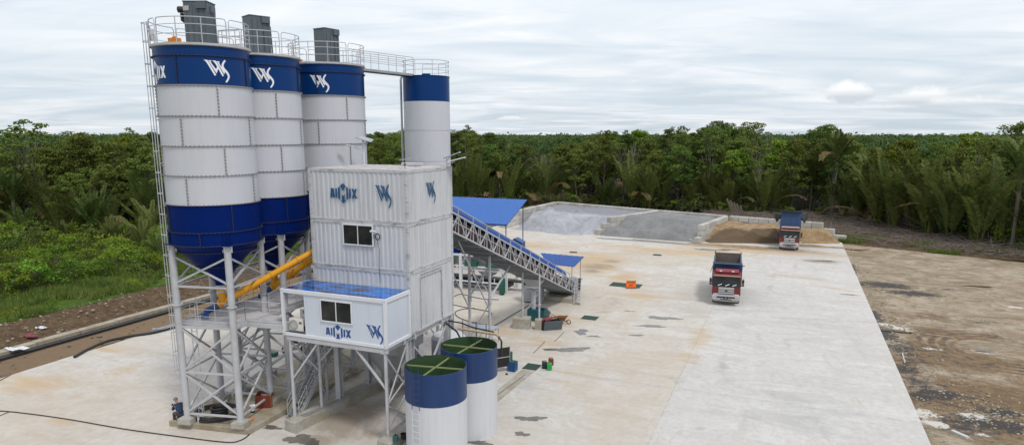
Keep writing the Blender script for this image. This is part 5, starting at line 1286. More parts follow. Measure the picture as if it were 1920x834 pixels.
put_logo('aimix', 1.5, 1.2, lambda u, v, e: (-19.94+u, OY0+.062-e, 5.50+v), 'logo_navy', t)
put_logo('ws', .97, .98, lambda u, v, e: (-17.83+u, OY0+.062-e, 5.66+v), 'logo_navy', t)
mb = MB()
for x in (OX0+.1, OX1-.1):
    for z in (OZ0+.1, OZ1-.1):
        for s in ((-.04, 0), (.04, 0)): mb.tube([(x+s[0], OY0-.004, z), (x+s[0], OY0+.004, z)], .02, 8)
mb.build('casting_hole', 'rust', t)
# air conditioner on its shelf
t = thing('air_conditioner', 'cream outdoor unit with a round fan at the open end of the office container', 'air conditioner', (-22.5, 26.0, 5.17))
ax0 = -22.62; mb = MB(); mb.box((ax0, 26.05, 5.55), (.86, .34, .62)); mb.build('casing', 'ac', t, bevel=.02)
mb = MB(); mb.lathe([(.235, 0), (.25, .01), (.25, .02), (.235, .03)], (0, 0, 0), 24); mb.v = [(ax0-.14+a, 25.87-c, 5.55+b) for a, b, c in mb.v]
for k in range(5): r = .05+.045*k; mb.tube([(ax0-.14+r*math.cos(a), 25.865, 5.55+r*math.sin(a)) for a in [2*PI*i/18 for i in range(18)]], .006, 4, True)
mb.build('fan_grille', 'galv', t)
MB().box((ax0+.28, 25.872, 5.68), (.16, .012, .09)).build('badge', 'red', t)
MB().box((ax0+.46, 26.05, 5.4), (.03, .25, .25)).build('valve_cover', 'dark', t)
mb = MB(); mb.tube([(ax0+.5, 26.1, 5.3), (ax0+.6, 26.1, 5.25), (ax0+.62, 26.2, 6.4)], .02, 6); mb.bar((OX0+.1, 25.8, 5.18), (xd, 25.8, 5.18), .04); mb.build('pipe', 'black', t)

# ================================================================ support frame of tower and office
t = thing('tower_support', 'white steel columns and braces carrying the office and container tower', 'steel frame', (-20, 29, 0))
thin = [(OX0+.32, OY0+.15, .55), (OX1-.2, OY0+.15, .5), (-22.45, 27.3, .55), (OX1-.25, OY1-.1, .5)]
for x, y, z0 in thin: MB().tube([(x, y, z0), (x, y, OZ0+.02)], .085, 12).build('leg', 'steel', t, True)
for x, y in ((-22.35, 28.75), (-22.2, 31.3), (-17.5, 28.4), (-17.5, 32.4), (-19.3, 31.6), (-20.9, 32.4)):
    mb = MB(); mb.box((x, y, 2.8), (.025, .30, 4.4)); mb.box((x, y-.16, 2.8), (.3, .025, 4.4)); mb.box((x, y+.16, 2.8), (.3, .025, 4.4)); mb.box((x, y, .59), (.5, .5, .03)); mb.build('column', 'steel', t)
mb = MB()
for z in (4.86,):
    for y in (OY0+.12, 27.4, 28.4, 31.3, 32.4): mb.box(((X0+X1)/2, y, z), (X1-X0+.1, .14, .22))
    for x in (-22.35, -17.4): mb.box((x, 29.1, z-.02), (.16, 6.8, .2))
mb.build('floor_beam', 'steel', t)
mb = MB(); T1, T2, T3, T4 = thin
def br_(a, b, w__=.09): mb.bar(a, b, w__)
br_((T1[0], T1[1], 2.6), (-21.3, T1[1], 4.75)); br_((T2[0], T2[1], 2.9), (-19.0, T2[1], 4.75)); br_((T1[0], T1[1], 4.7), (T3[0], T3[1], 2.6)); br_((T3[0], T3[1], 3.2), (-21.2, 28.2, 4.8))
br_((T2[0], T2[1], 4.6), (T4[0], T4[1], 2.2), .06); br_((T2[0], T2[1], 2.1), (T4[0], T4[1], 4.6), .06); br_((T2[0], T2[1], 2.1), (T4[0], T4[1], .7), .06); br_((T2[0], T2[1], 2.1), (T4[0], T4[1], 2.9), .06)
br_((-17.5, 28.4, .8), (-17.5, 32.4, 4.5)); br_((-17.5, 28.4, 4.5), (-17.5, 32.4, .8)); br_((-22.3, 28.75, 4.6), (-20.9, 32.4, 1.0)); br_((-22.2, 31.3, 4.7), (-19.3, 31.6, 2.2)); br_((-22.2, 31.3, 2.2), (-19.3, 31.6, 4.7)); br_((T2[0], T2[1], .8), (T4[0], T4[1], 2.2), .05)
mb.build('bracing', 'steel', t)
mb = MB(); mb.box((-20.3, 30.4, 4.1), (3.3, 2.6, 1.4)); mb.build('mixer_body', 'steel_dk', t)
mb = MB(); mb.lathe([(1.1, 3.4), (1.1, 3.0), (.45, 2.0), (.45, 1.7)], (-20.0, 30.2, 0), 32); mb.build('discharge_cone', 'galv', t, True)
mb = MB(); mb.lathe([(1.25, .6), (1.25, 2.4)], (-19.2, 33.6, 0), 32, R(160), R(330), False); mb.build('splash_shield', 'silver', t, True)
mb = MB(); mb.lathe([(1.05, .62), (1.05, 2.9), (.9, 3.1), (0, 3.15)], (-18.6, 34.6, 0), 32)
single(mb, 'admixture_tank', 'tank_white', 'white round tank standing in the shade under the tower', 'tank', smooth=True)
for k, (x, c_) in enumerate(((-18.4, 'pipe_tan'), (-18.1, 'rust'), (-17.85, 'pipe_tan'))):
    mb = MB(); mb.box((x, 31.2, 1.7), (.2, .05, 2.1)); single(mb, 'plank', c_, ('tan', 'rusty', 'pale tan')[k]+' upright board leaning under the tower', 'board')

# footings
mb = MB(); mb.prism([(-23.25, 25.3), (-22.45, 25.15), (-21.65, 32.4), (-22.5, 32.6)], -.03, .58); single(mb, 'footing_beam', 'pedestal', 'long concrete footing beam left of the truck bay under the tower', 'footing', bevel=.03)
mb = MB(); mb.box((-19.3, 32.95, .27), (4.8, .5, .6)); single(mb, 'footing_wall', 'pedestal', 'low concrete wall closing the truck bay under the tower', 'footing', bevel=.03)
mb = MB(); mb.prism([(-17.55, 25.2), (-16.75, 25.2), (-17.0, 32.6), (-17.75, 32.6)], -.03, .52); single(mb, 'footing_beam', 'pedestal', 'concrete footing beam between the tower bay and the open tanks', 'footing', bevel=.03)
mb = MB()
for k in range(3): mb.tube([(-22.75+.12*k, 26.0, .62), (-22.2+.12*k, 29, .61), (-21.75+.1*k, 32.2, .62)], .03, 6)
single(mb, 'cable_run', 'galv', 'bundle of conduits lying along the left footing beam', 'cable')
# stairs under the office
t = thing('steel_stairs', 'open steel stairs with handrails rising under the office', 'stairs', (-23.9, 27.0, 0))
a_, b_ = Vector((-24.0, 26.6, .1)), Vector((-22.3, 31.4, 5.0)); d = b_-a_; s_ = Vector((d.y, -d.x, 0)).normalized()*.38
a_, b_ = Vector((-23.75, 26.55, .05)), Vector((-23.75, 31.6, 5.0)); s_ = Vector((.38, 0, 0))
mb = MB(); mb.bar(a_+s_, b_+s_, .05, .2); mb.bar(a_-s_, b_-s_, .05, .2); mb.build('stringer', 'steel', t)
mb = MB()
for k in range(20): c = a_+(b_-a_)*((k+.5)/20); mb.box((c.x, c.y, c.z+.04), (.72, .24, .035))
mb.build('tread', 'galv', t)
mb = MB(); rail_line(mb, [a_+s_, b_+s_], .95, 1.0, .02, (.33, .66), False); rail_line(mb, [a_-s_, b_-s_], .95, 1.0, .02, (.33, .66), False); mb.build('handrail', 'rail', t)

# ================================================================ open water tanks
def water_tank(x, y, label, ang, ladder):
    t = thing('water_tank', label, 'tank', (x, y, 0)); c = (x, y, 0); r = 1.44
    MB().lathe([(r, 0.0), (r, 3.02)], c, 72).build('lower_wall', 'tank_white', t, True)
    MB().lathe([(r+.003, 3.02), (r+.003, 4.54), (r-.02, 4.545)], c, 72).build('upper_wall', 'tank_blue', t, True)
    MB().lathe([(r-.022, 4.535), (r-.022, .05)], c, 72).build('inner_wall', 'green_in', t, True)
    mb = MB(); mb.lathe([(r-.03, 2.6), (0, 2.6)], c, 48); mb.build('water', 'green_in', t)
    mb = MB()
    for k in (ang, ang+R(82)): mb.bar((x-(r-.03)*math.cos(k), y-(r-.03)*math.sin(k), 4.42), (x+(r-.03)*math.cos(k), y+(r-.03)*math.sin(k), 4.42), .05, .06)
    mb.build('cross_brace', 'beam_green', t)
    if ladder:
        a = math.atan2(-y, -x)-R(36); ox, oy = math.cos(a), math.sin(a); tx, ty = -oy, ox
        for (z0, z1, m_) in ((3.05-.15, 4.95, 'tank_blue'), (.2, 3.0, 'tank_white')):
            mb = MB()
            for s in (-.2, .2): mb.tube([(x+ox*(r+.13)+tx*s, y+oy*(r+.13)+ty*s, z0), (x+ox*(r+.13)+tx*s, y+oy*(r+.13)+ty*s, z1)], .02 if m_ == 'tank_blue' else .015, 6)
            z = z0+.2
            while z < min(z1, 4.5): mb.tube([(x+ox*(r+.13)-tx*.2, y+oy*(r+.13)-ty*.2, z), (x+ox*(r+.13)+tx*.2, y+oy*(r+.13)+ty*.2, z)], .014, 5); z += .29
            mb.build('ladder', m_, t)
    return t
water_tank(-14.60, 25.85, 'nearest open topped water tank with a ladder on its front', R(10), True)
tb = water_tank(-14.49, 29.12, 'rear open topped water tank with pipework over its rim', R(5), False)
mb = MB(); mb.tube([(-15.7, 30.3, 4.95), (-13.4, 30.1, 4.95), (-13.15, 29.9, 4.9)], .07, 8); mb.build('pipe', 'pipe_tan', tb, True)
mb = MB()
for p in ((-15.4, 30.25), (-14.6, 30.2), (-14.0, 30.15)): mb.tube([(p[0], p[1], 4.2), (p[0], p[1], 5.45)], .022, 6)
mb.tube([(-13.2, 29.9, 4.9), (-13.0, 29.85, 4.7), (-13.0, 29.8, 3.9)], .05, 8); mb.tube([(-14.2, 30.3, 5.0), (-14.2, 29.2, 4.6), (-14.2, 29.0, 3.9)], .012, 5); mb.build('bracket', 'dark', tb)
mb = MB(); mb.lathe([(0, -.11), (.08, -.08), (.11, 0), (.08, .08), (0, .11)], (-14.25, 28.75, 3.9), 14); mb.build('float', 'pipe_tan', tb, True)
mb = MB(); mb.tube([(-17.0, 31.4, 4.8), (-16.2, 31.1, 4.5), (-15.6, 30.6, 4.1), (-15.3, 30.4, 3.9)], .05, 8); mb.tube([(-17.0, 31.7, 4.85), (-15.9, 31.0, 5.05), (-15.0, 30.5, 5.05), (-13.6, 30.25, 5.0)], .04, 8)
single(mb, 'hose', 'black', 'black hoses crossing from the tower to the rear water tank', 'hose', smooth=True)
g = G(900, 625, .0)
mb = MB(); mb.box((-17.0, 34.6, 1.2), (1.5, .8, 2.2)); single(mb, 'pump_cabinet', 'teal', 'teal cabinet behind the rear water tank', 'cabinet', bevel=.03)
def posts(parent, pts, r, m):
    for x, y, z0, z1 in pts: MB().tube([(x, y, z0), (x, y, z1)], r, 8).build('post', m, parent, True)
g = G(905, 612, 1.15); t = thing('work_table', 'low trestle with a light metal sheet top behind the rear water tank', 'table', (g.x, g.y, 0), 0)
mb = MB(); mb.add([(g.x-1.1, g.y-.5, 1.1), (g.x+1.0, g.y-.45, 1.12), (g.x+1.35, g.y+.5, 1.15), (g.x-.8, g.y+.55, 1.12), (g.x-1.1, g.y-.5, 1.13), (g.x+1.0, g.y-.45, 1.15), (g.x+1.35, g.y+.5, 1.18), (g.x-.8, g.y+.55, 1.15)], [(3,2,1,0),(4,5,6,7),(0,1,5,4),(1,2,6,5),(2,3,7,6),(3,0,4,7)]); mb.build('sheet', 'silver', t)
posts(t, [(g.x-.9, g.y-.35, 0, 1.1), (g.x+.9, g.y-.3, 0, 1.12), (g.x+1.1, g.y+.35, 0, 1.13), (g.x-.7, g.y+.4, 0, 1.12)], .03, 'steel_dk')
g = G(942, 697); t = thing('black_board', 'black framed board with pale bars leaning just right of the rear tank', 'board', (g.x, g.y, 0)); ra = R(48)
mb = MB()
for z in (.55, 1.22): mb.box((g.x, g.y, z+.1), (1.0, .05, .60), ra)
mb.build('panel', 'black', t); mb = MB(); mb.box((g.x, g.y, .985), (1.0, .045, .05), ra); mb.bar((g.x-.52*math.cos(ra), g.y-.52*math.sin(ra), 0), (g.x-.52*math.cos(ra), g.y-.52*math.sin(ra), 1.7), .05); mb.bar((g.x+.52*math.cos(ra), g.y+.52*math.sin(ra), 0), (g.x+.52*math.cos(ra), g.y+.52*math.sin(ra), 1.7), .05); mb.build('frame', 'white', t)

# ================================================================ inclined belt conveyor
XR, XL = -17.9, -20.3; YA0, YA1 = 32.8, 58.6; K = .372
def zc_(y): return 9.46-K*(y-34.13)
t = thing('belt_conveyor', 'long inclined white truss conveyor under a blue cover, rising to the tower', 'conveyor', (-19, 45, 0))
for x in (XR, XL):
    mb = MB(); n = 26; ys_ = [YA0+(YA1-YA0)*i/n for i in range(n+1)]
    mb.bar((x, YA0, zc_(YA0)), (x, YA1, zc_(YA1)), .09, .09); mb.bar((x, YA0, zc_(YA0)+1.12), (x, YA1, zc_(YA1)+1.12), .09, .09); mb.bar((x+.03, YA0, zc_(YA0)+.62), (x+.03, YA1, zc_(YA1)+.62), .04, .04)
    for i, y in enumerate(ys_):
        mb.bar((x, y, zc_(y)), (x, y, zc_(y)+(1.52 if i % 2 == 0 else 1.1)), .05)
        if i < n:
            y2 = ys_[i+1]; ym = (y+y2)/2
            if i % 2: mb.bar((x, y, zc_(y)), (x, y2, zc_(y2)+1.1), .06)
            else: mb.bar((x, y, zc_(y)+1.1), (x, y2, zc_(y2)), .06)
            mb.bar((x+.04, ym, zc_(ym)+.02), (x+.04, ym+.25, zc_(ym+.25)+1.1), .025)
    mb.tube([(x, YA0, zc_(YA0)+1.53), (x, YA1, zc_(YA1)+1.53)], .03, 6); mb.build('truss', 'steel', t)
mb = MB(); mb.add([(XR, YA0, zc_(YA0)-.02), (XL, YA0, zc_(YA0)-.02), (XL, YA1, zc_(YA1)-.02), (XR, YA1, zc_(YA1)-.02)], [(0, 1, 2, 3)])
nseg = 60
for i in range(nseg): y = YA0+(YA1-YA0)*(i+.5)/nseg; mb.bar((XR, y, zc_(y)-.05), (XL, y, zc_(y)-.05), .09, .05)
for i in range(13): y = YA0+(YA1-YA0)*(i+.5)/13; mb.bar((XR, y, zc_(y)-.11), (XL, y, zc_(y)-.11), .1, .1)
mb.build('underside', 'galv', t)
mb = MB(); 
for x in (-19.65, -18.55): mb.add([(x, YA0, zc_(YA0)+.25), (x, YA1, zc_(YA1)+.25), (x, YA1, zc_(YA1)+1.15), (x, YA0, zc_(YA0)+1.15)], [(0, 1, 2, 3)])
mb.add([(-19.6, YA0, zc_(YA0)+.95), (-18.6, YA0, zc_(YA0)+.95), (-18.6, YA1, zc_(YA1)+.95), (-19.6, YA1, zc_(YA1)+.95)], [(0, 1, 2, 3)])
mb.build('belt_guard', 'belt', t)
mb = MB(); rows_ = []
for i in range(0, 41):
    y = YA0+(YA1-1.2-YA0)*i/40; r_ = .66 if i % 2 else .672; rows_.append([(-19.1-r_*math.cos(a), y, zc_(y)+1.28+r_*1.15*math.sin(a)) for a in [PI*k/14 for k in range(15)]])
mb.grid(rows_); mb.build('cover', 'cover_blue', t)
mb = MB()
for (ya, h0) in ((40.8, 0), ):
    for x in (-20.2, -18.65):
        mb.tube([(x, ya, 0), (x, ya, zc_(ya)-.1)], .1, 10); mb.tube([(x, ya, 3.9), (x, ya+3.6, zc_(ya+3.6)-.1)], .075, 8); mb.tube([(x, ya, 3.0), (x, ya-4.6, zc_(ya-4.6)-.1)], .05, 8)
        mb.lathe([(.15, 3.55), (.15, 3.85)], (x, ya, 0), 10)
    for z in (1.0, 4.4): mb.bar((-20.2, ya, z), (-18.65, ya, z), .08)
    mb.bar((-20.2, ya, .9), (-18.65, ya, 3.6), .07); mb.bar((-20.2, ya, zc_(ya)-1.1), (-18.65, ya, 4.3), .07)
mb.build('trestle_leg', 'steel', t, False)
mb = MB()
for x in (-20.2, -18.1):
    mb.tube([(x, 44.9, 1.9), (x, 44.9, zc_(44.9)-.1)], .0001, 3) if False else None
pA, pB = G(979.7, 594, .85), G(1011, 597, .85); pC = G(992, 590, .6)
for p in (pA, pB): mb.tube([(p.x, p.y, .8), (p.x, p.y, zc_(p.y)-.05)], .075, 8); mb.lathe([(.12, 1.9), (.12, 2.1)], (p.x, p.y, 0), 8)
mb.bar((pA.x, pA.y, 1.0), (pB.x, pB.y, 3.0), .06); mb.bar((pA.x, pA.y, 3.3), (pB.x, pB.y, 3.3), .07)
mb.build('rear_leg', 'steel', t)
mb = MB(); mb.tube([(pC.x, pC.y+1, 0), (pC.x, pC.y+1, 3.35)], .19, 14); zt_ = zc_(pC.y+1)-.1
q = (pC.x, pC.y+1); mb.add([(q[0]+a*.95, q[1]+b*.35, zt_) for a, b in ((-1,-1),(1,-1),(1,1),(-1,1))]+[(q[0]+a*.28, q[1]+b*.25, zt_-.85) for a, b in ((-1,-1),(1,-1),(1,1),(-1,1))], [(0,1,5,4),(1,2,6,5),(2,3,7,6),(3,0,4,7),(4,5,6,7)]); mb.box((q[0], q[1], zt_-.92), (.8, .7, .06)); mb.build('bearing_column', 'steel', t)
mb = MB(); mb.box((-19.1, 58.75, zc_(58.75)+.7), (2.5, .9, 1.5)); mb.build('tail_frame', 'steel_dk', t); mb = MB(); mb.tube([(-20.0, 58.2, .75), (-18.1, 58.2, .75)], .3, 16); mb.build('tail_drum', 'dark', t, True)
for nm, p in (('broad grey concrete footing under the near conveyor leg', pA), ('small concrete footing under the far conveyor leg', pB)):
    mb = MB(); w__ = (1.35, 1.0) if 'broad' in nm else (.55, .55); mb.box((p.x-.05, p.y, .4), (w__[0], w__[1], .86), R(12)); single(mb, 'leg_pedestal', 'pedestal', nm, 'footing', bevel=.03)
# stairs and pad at the tail
mb = MB(); mb.box((-19.2, 57.2, .2), (3.2, 2.0, .5)); single(mb, 'tail_pad', 'pedestal', 'concrete pad under the low end of the conveyor', 'footing', bevel=.03)
for nm, (x, y) in (('right', (-17.3, 57.0)), ('left', (-20.8, 57.8))):
    t = thing('access_steps', 'short steel steps on the %s of the conveyor tail' % nm, 'stairs', (x, y, 0)); a_, b_ = Vector((x+.35, y-1.1, .05)), Vector((x-.1, y+.6, 1.7)); s_ = Vector((.3, 0, 0))
    mb = MB(); mb.bar(a_+s_, b_+s_, .04, .14); mb.bar(a_-s_, b_-s_, .04, .14); mb.build('stringer', 'steel', t); mb = MB()
    for k in range(7): c = lin(a_, b_, (k+.5)/7); mb.box((c.x, c.y, c.z), (.58, .2, .03))
    mb.build('tread', 'galv', t); mb = MB(); rail_line(mb, [a_+s_, b_+s_], .8, .9, .018, (.5,), False); mb.build('handrail', 'rail', t)

mb = MB(); mb.box((-18.2, 59.8, .9), (.7, .6, 1.0)); mb.box((-18.1, 59.7, 1.55), (.9, .35, .08), .2); single(mb, 'drive_box', 'chassis', 'dark drive housing behind the low end of the conveyor', 'machine', bevel=.04)
# ================================================================ aggregate batcher
t = thing('aggregate_batcher', 'row of grey weighing hoppers in a white frame behind the conveyor', 'batching machine', (-33, 59, 0))
bx0, bx1, by0, by1 = -44.0, -24.6, 57.6, 60.4
mb = MB()
for z, h in ((3.45, .22), (2.35, .16), (2.05, .12), (.85, .12)):
    for y in (by0, by1): mb.bar((bx0, y, z), (bx1, y, z), .14, h)
for k in range(5):
    x = bx0+(bx1-bx0)*k/4
    for y in (by0, by1): mb.box((x, y, 1.75), (.28, .22, 3.5))
for k in range(17): x = bx0+(bx1-bx0)*k/16; mb.bar((x, by0-.02, .85), (x, by0-.02, 1.35), .07)
mb.build('frame', 'frame_white', t)
for k in range(4):
    x0 = bx0+(bx1-bx0)*k/4+.25; x1 = x0+(bx1-bx0)/4-.5; xm = (x0+x1)/2; ym = (by0+by1)/2
    mb = MB(); top = [(x0, by0+.15, 3.4), (x1, by0+.15, 3.4), (x1, by1-.15, 3.4), (x0, by1-.15, 3.4)]; bot = [(xm-.5, ym-.6, 1.35), (xm+.5, ym-.6, 1.35), (xm+.5, ym+.6, 1.35), (xm-.5, ym+.6, 1.35)]; mb.add(top+bot, [(0,1,5,4),(1,2,6,5),(2,3,7,6),(3,0,4,7)]); mb.build('hopper', 'galv', t)
    mb = MB(); mb.add([(x0-.1, by0, 3.56), (x1+.1, by0, 3.56), (x1+.1, by1, 3.56), (x0-.1, by1, 3.56), (x0-.1, by0-.15, 4.6), (x1+.1, by0-.15, 4.6), (x1+.1, by1+.3, 4.6), (x0-.1, by1+.3, 4.6)], [(0,1,5,4),(1,2,6,5),(2,3,7,6),(3,0,4,7)]); mb.build('bin_wall', 'deep_blue', t)
    for dx in (-1.2, 1.1): MB().box((xm+dx, by0-.1, 2.65), (1.3, .5, .45)).build('motor_housing', 'dkgreen', t)
mb = MB(); mb.box(((bx0+bx1)/2+1.5, (by0+by1)/2, .95), (bx1-bx0+3, .8, .12)); mb.box(((bx0+bx1)/2, (by0+by1)/2, .6), (bx1-bx0, 1.2, .4)); mb.build('collecting_belt', 'dark', t)
# big blue shelter roof
t = thing('blue_shelter', 'large bright blue corrugated roof on thin posts over the hoppers', 'shelter', (-36, 70, 0))
def roof_sheet(mb, A, B, C_, D_, pitch=.3, hh=.05):
    """A-B front edge, D-C back edge, ribs run front to back"""
    A, B, C_, D_ = map(Vector, (A, B, C_, D_)); n = int((B-A).length/pitch); rowf, rowb = [], []
    for i in range(n+1):
        for f_, o in ((0, 0), (.55, 0), (.65, hh), (.9, hh)):
            u = min(1, (i+f_)/n); rowf.append(A.lerp(B, u)+Vector((0, 0, o))); rowb.append(D_.lerp(C_, u)+Vector((0, 0, o)))
            if u >= 1: break
    mb.grid([rowf, rowb]); mb.grid([[p-Vector((0, 0, .03)) for p in rowb], [p-Vector((0, 0, .03)) for p in rowf]])
fr, bk = onX(950, 421, -28.3), onX(988, 374.5, -28.3)
fr.x = bk.x = -28.3
mb = MB(); roof_sheet(mb, (-48, fr.y, fr.z), fr, bk, (-48, bk.y, bk.z)); mb.build('roof', 'roof_blue', t)
posts(t, [(x, fr.lerp(bk, f_).y, 0, fr.lerp(bk, f_).z-.05) for x in (-28.6, -34.5, -40.5, -47) for f_ in (.08, .92)], .06, 'motor_blue')
mb = MB(); mb.bar((-48, fr.y, fr.z-.1), (fr.x, fr.y, fr.z-.1), .08, .14); mb.bar((-48, bk.y, bk.z-.1), (bk.x, bk.y, bk.z-.1), .08, .14); mb.bar(fr-Vector((.1, 0, .1)), bk-Vector((.1, 0, .1)), .08, .14); mb.build('purlin', 'motor_blue', t)
# small blue roof over the conveyor tail
t = thing('tail_shelter', 'small blue corrugated roof over the low end of the conveyor', 'shelter', (-20, 59.5, 0))
q = [onY(1028, 492, 57.4), onY(1078, 498, 57.0), G(1092, 480.5, 3.62), G(1008, 475, 3.62)]
q[0] = Vector((-20.4, 57.6, 3.2)); q[1] = Vector((-17.75, 57.4, 3.15)); q[2] = Vector((-17.85, 60.9, 3.5)); q[3] = Vector((-22.4, 61.2, 3.5))
mb = MB(); roof_sheet(mb, *q, pitch=.3, hh=.025); mb.build('roof', 'cover_blue', t)
qc = (q[0]+q[1]+q[2]+q[3])/4
posts(t, [(p.x+(qc.x-p.x)*.15, p.y+(qc.y-p.y)*.15, 0, p.z-.04) for p in q], .035, 'steel_dk')
mb = MB(); mb.box((-30.4, 68.0, .9), (1.3, 1.0, 1.8))
g = onX(970, 452, -28.4)
t = thing('blue_hopper', 'small dark blue gabled box on the shelter post beyond the conveyor', 'box', (-28.3, g.y, 0)); yb = 72.6
mb = MB(); zt2 = onX(970, 447, -28.3).z
p = G(970, 458, 3.0); mb.prism([(p.x-.75, p.y-.5), (p.x+.75, p.y-.5), (p.x+.75, p.y+.5), (p.x-.75, p.y+.5)], 1.6, 3.3); mb.build('body', 'motor_blue', t)
mb = MB(); mb.add([(p.x-.8, p.y-.55, 3.3), (p.x+.8, p.y-.55, 3.3), (p.x+.8, p.y+.55, 3.3), (p.x-.8, p.y+.55, 3.3), (p.x-.15, p.y-.55, 3.75), (p.x-.15, p.y+.55, 3.75)], [(0,1,4),(1,2,5,4),(2,3,5),(3,0,4,5)]); mb.build('lid', 'motor_blue', t)
mb = MB()
for a, b in ((-.6, -.4), (.6, -.4), (.6, .4), (-.6, .4)): mb.tube([(p.x+a, p.y+b, 0), (p.x+a, p.y+b, 1.62)], .05, 6)
mb.build('stand', 'motor_blue', t)
# green gas bottle and grey screen
t = thing('green_cylinder', 'tall dark green cylinder standing by the batcher frame', 'tank', (-24.9, 57.0, 0)); mb = MB(); mb.lathe([(0, .12), (.3, .15), (.3, 1.5), (.2, 1.66), (0, 1.7)], (-24.7, 56.9, 0), 20); mb.build('body', 'dkgreen', t, True); mb = MB(); mb.tube([(-24.7, 56.9, 1.68), (-24.7, 56.9, 2.1)], .03, 6); mb.lathe([(.2, 0), (.2, .15)], (-24.7, 56.9, 0), 12); mb.build('valve', 'dark', t)
g = G(999, 566, 0); mb = MB(); mb.box((g.x, g.y, 1.3), (1.9, .7, 2.0), R(5)); 
t = thing('control_box', 'grey control box with a dark top behind the conveyor legs', 'cabinet', (g.x, g.y, 0)); mb = MB(); mb.box((g.x, g.y, .85), (1.9, .8, 1.5), R(5)); mb.build('casing', 'steel_dk', t); mb = MB(); mb.box((g.x, g.y, 2.2), (1.7, .7, 1.1), R(5)); mb.build('upper_box', 'chassis', t)
# floodlights and solar lamps on the tower roof
t = thing('solar_street_lamp', 'white solar lamp on a pole standing behind the container tower roof', 'lamp', (-23.2, 33.4, 13.3)); bx, by = -23.25, 33.2
mb = MB(); mb.tube([(bx, by, 5), (bx, by, 14.72)], .06, 8); e = Vector((bx, by, 14.15))+Vector((-1.05, -.35, .3)); mb.tube([(bx, by, 14.05), (bx-.5, by-.15, 14.33), tuple(e)], .03, 6); mb.tube([(bx, by, 13.85), (bx-.5, by-.15, 14.28)], .02, 6); mb.build('pole', 'frame_white', t)
mb = MB(); mb.box((e.x-.12, e.y, e.z+.02), (.42, .16, .06), R(18)); mb.build('lamp_head', 'steel_dk', t); mb = MB(); mb.box((bx+.1, by, 14.78), (.95, .62, .035), 0, Matrix.Rotation(R(22.6), 3, 'Z') @ Matrix.Rotation(R(16), 3, 'Y') @ Matrix.Rotation(R(14), 3, 'X')); mb.build('solar_panel', 'solar', t)
for i, (dx, dz, nm) in enumerate(((0, 0, 'upper'), (.28, -.22, 'lower'))):
    t = thing('floodlight', '%s of two white solar floodlights at the far corner of the tower roof' % nm, 'lamp', (-17.35+dx, 32.4, 13.3)); b0 = Vector((-17.4, 32.5, 13.3))
    mb = MB(); mb.tube([b0+Vector((dx*.3, 0, 0)), b0+Vector((dx*.3, 0, .62+dz))], .03, 6); mb.tube([b0+Vector((dx*.3, 0, .35+dz)), b0+Vector((dx+.3, -.2, .5+dz))], .025, 6); mb.build('bracket', 'frame_white', t)
    mb = MB(); mb.box(tuple(b0+Vector((dx+.42, -.15, .62+dz))), (.95, .42, .05), 0, Matrix.Rotation(R(15), 3, 'Z') @ Matrix.Rotation(R(-20 if i == 0 else -14), 3, 'Y')); mb.build('panel', 'solar' if i == 0 else 'frame_white', t)
t = thing('roof_beacon', 'small dark solar light on a stem at the front of the tower roof', 'lamp', (-18.0, 29.2, 13.3)); mb = MB(); mb.tube([(-18.0, 29.2, 13.3), (-18.0, 29.2, 13.75)], .015, 6); mb.lathe([(.07, 13.5), (.02, 13.6)], (-18.0, 29.2, 0), 8); mb.build('stem', 'dark', t); MB().box((-18.0, 29.2, 13.8), (.5, .3, .04), 0, Matrix.Rotation(R(-10), 3, 'Y')).build('panel', 'solar', t)
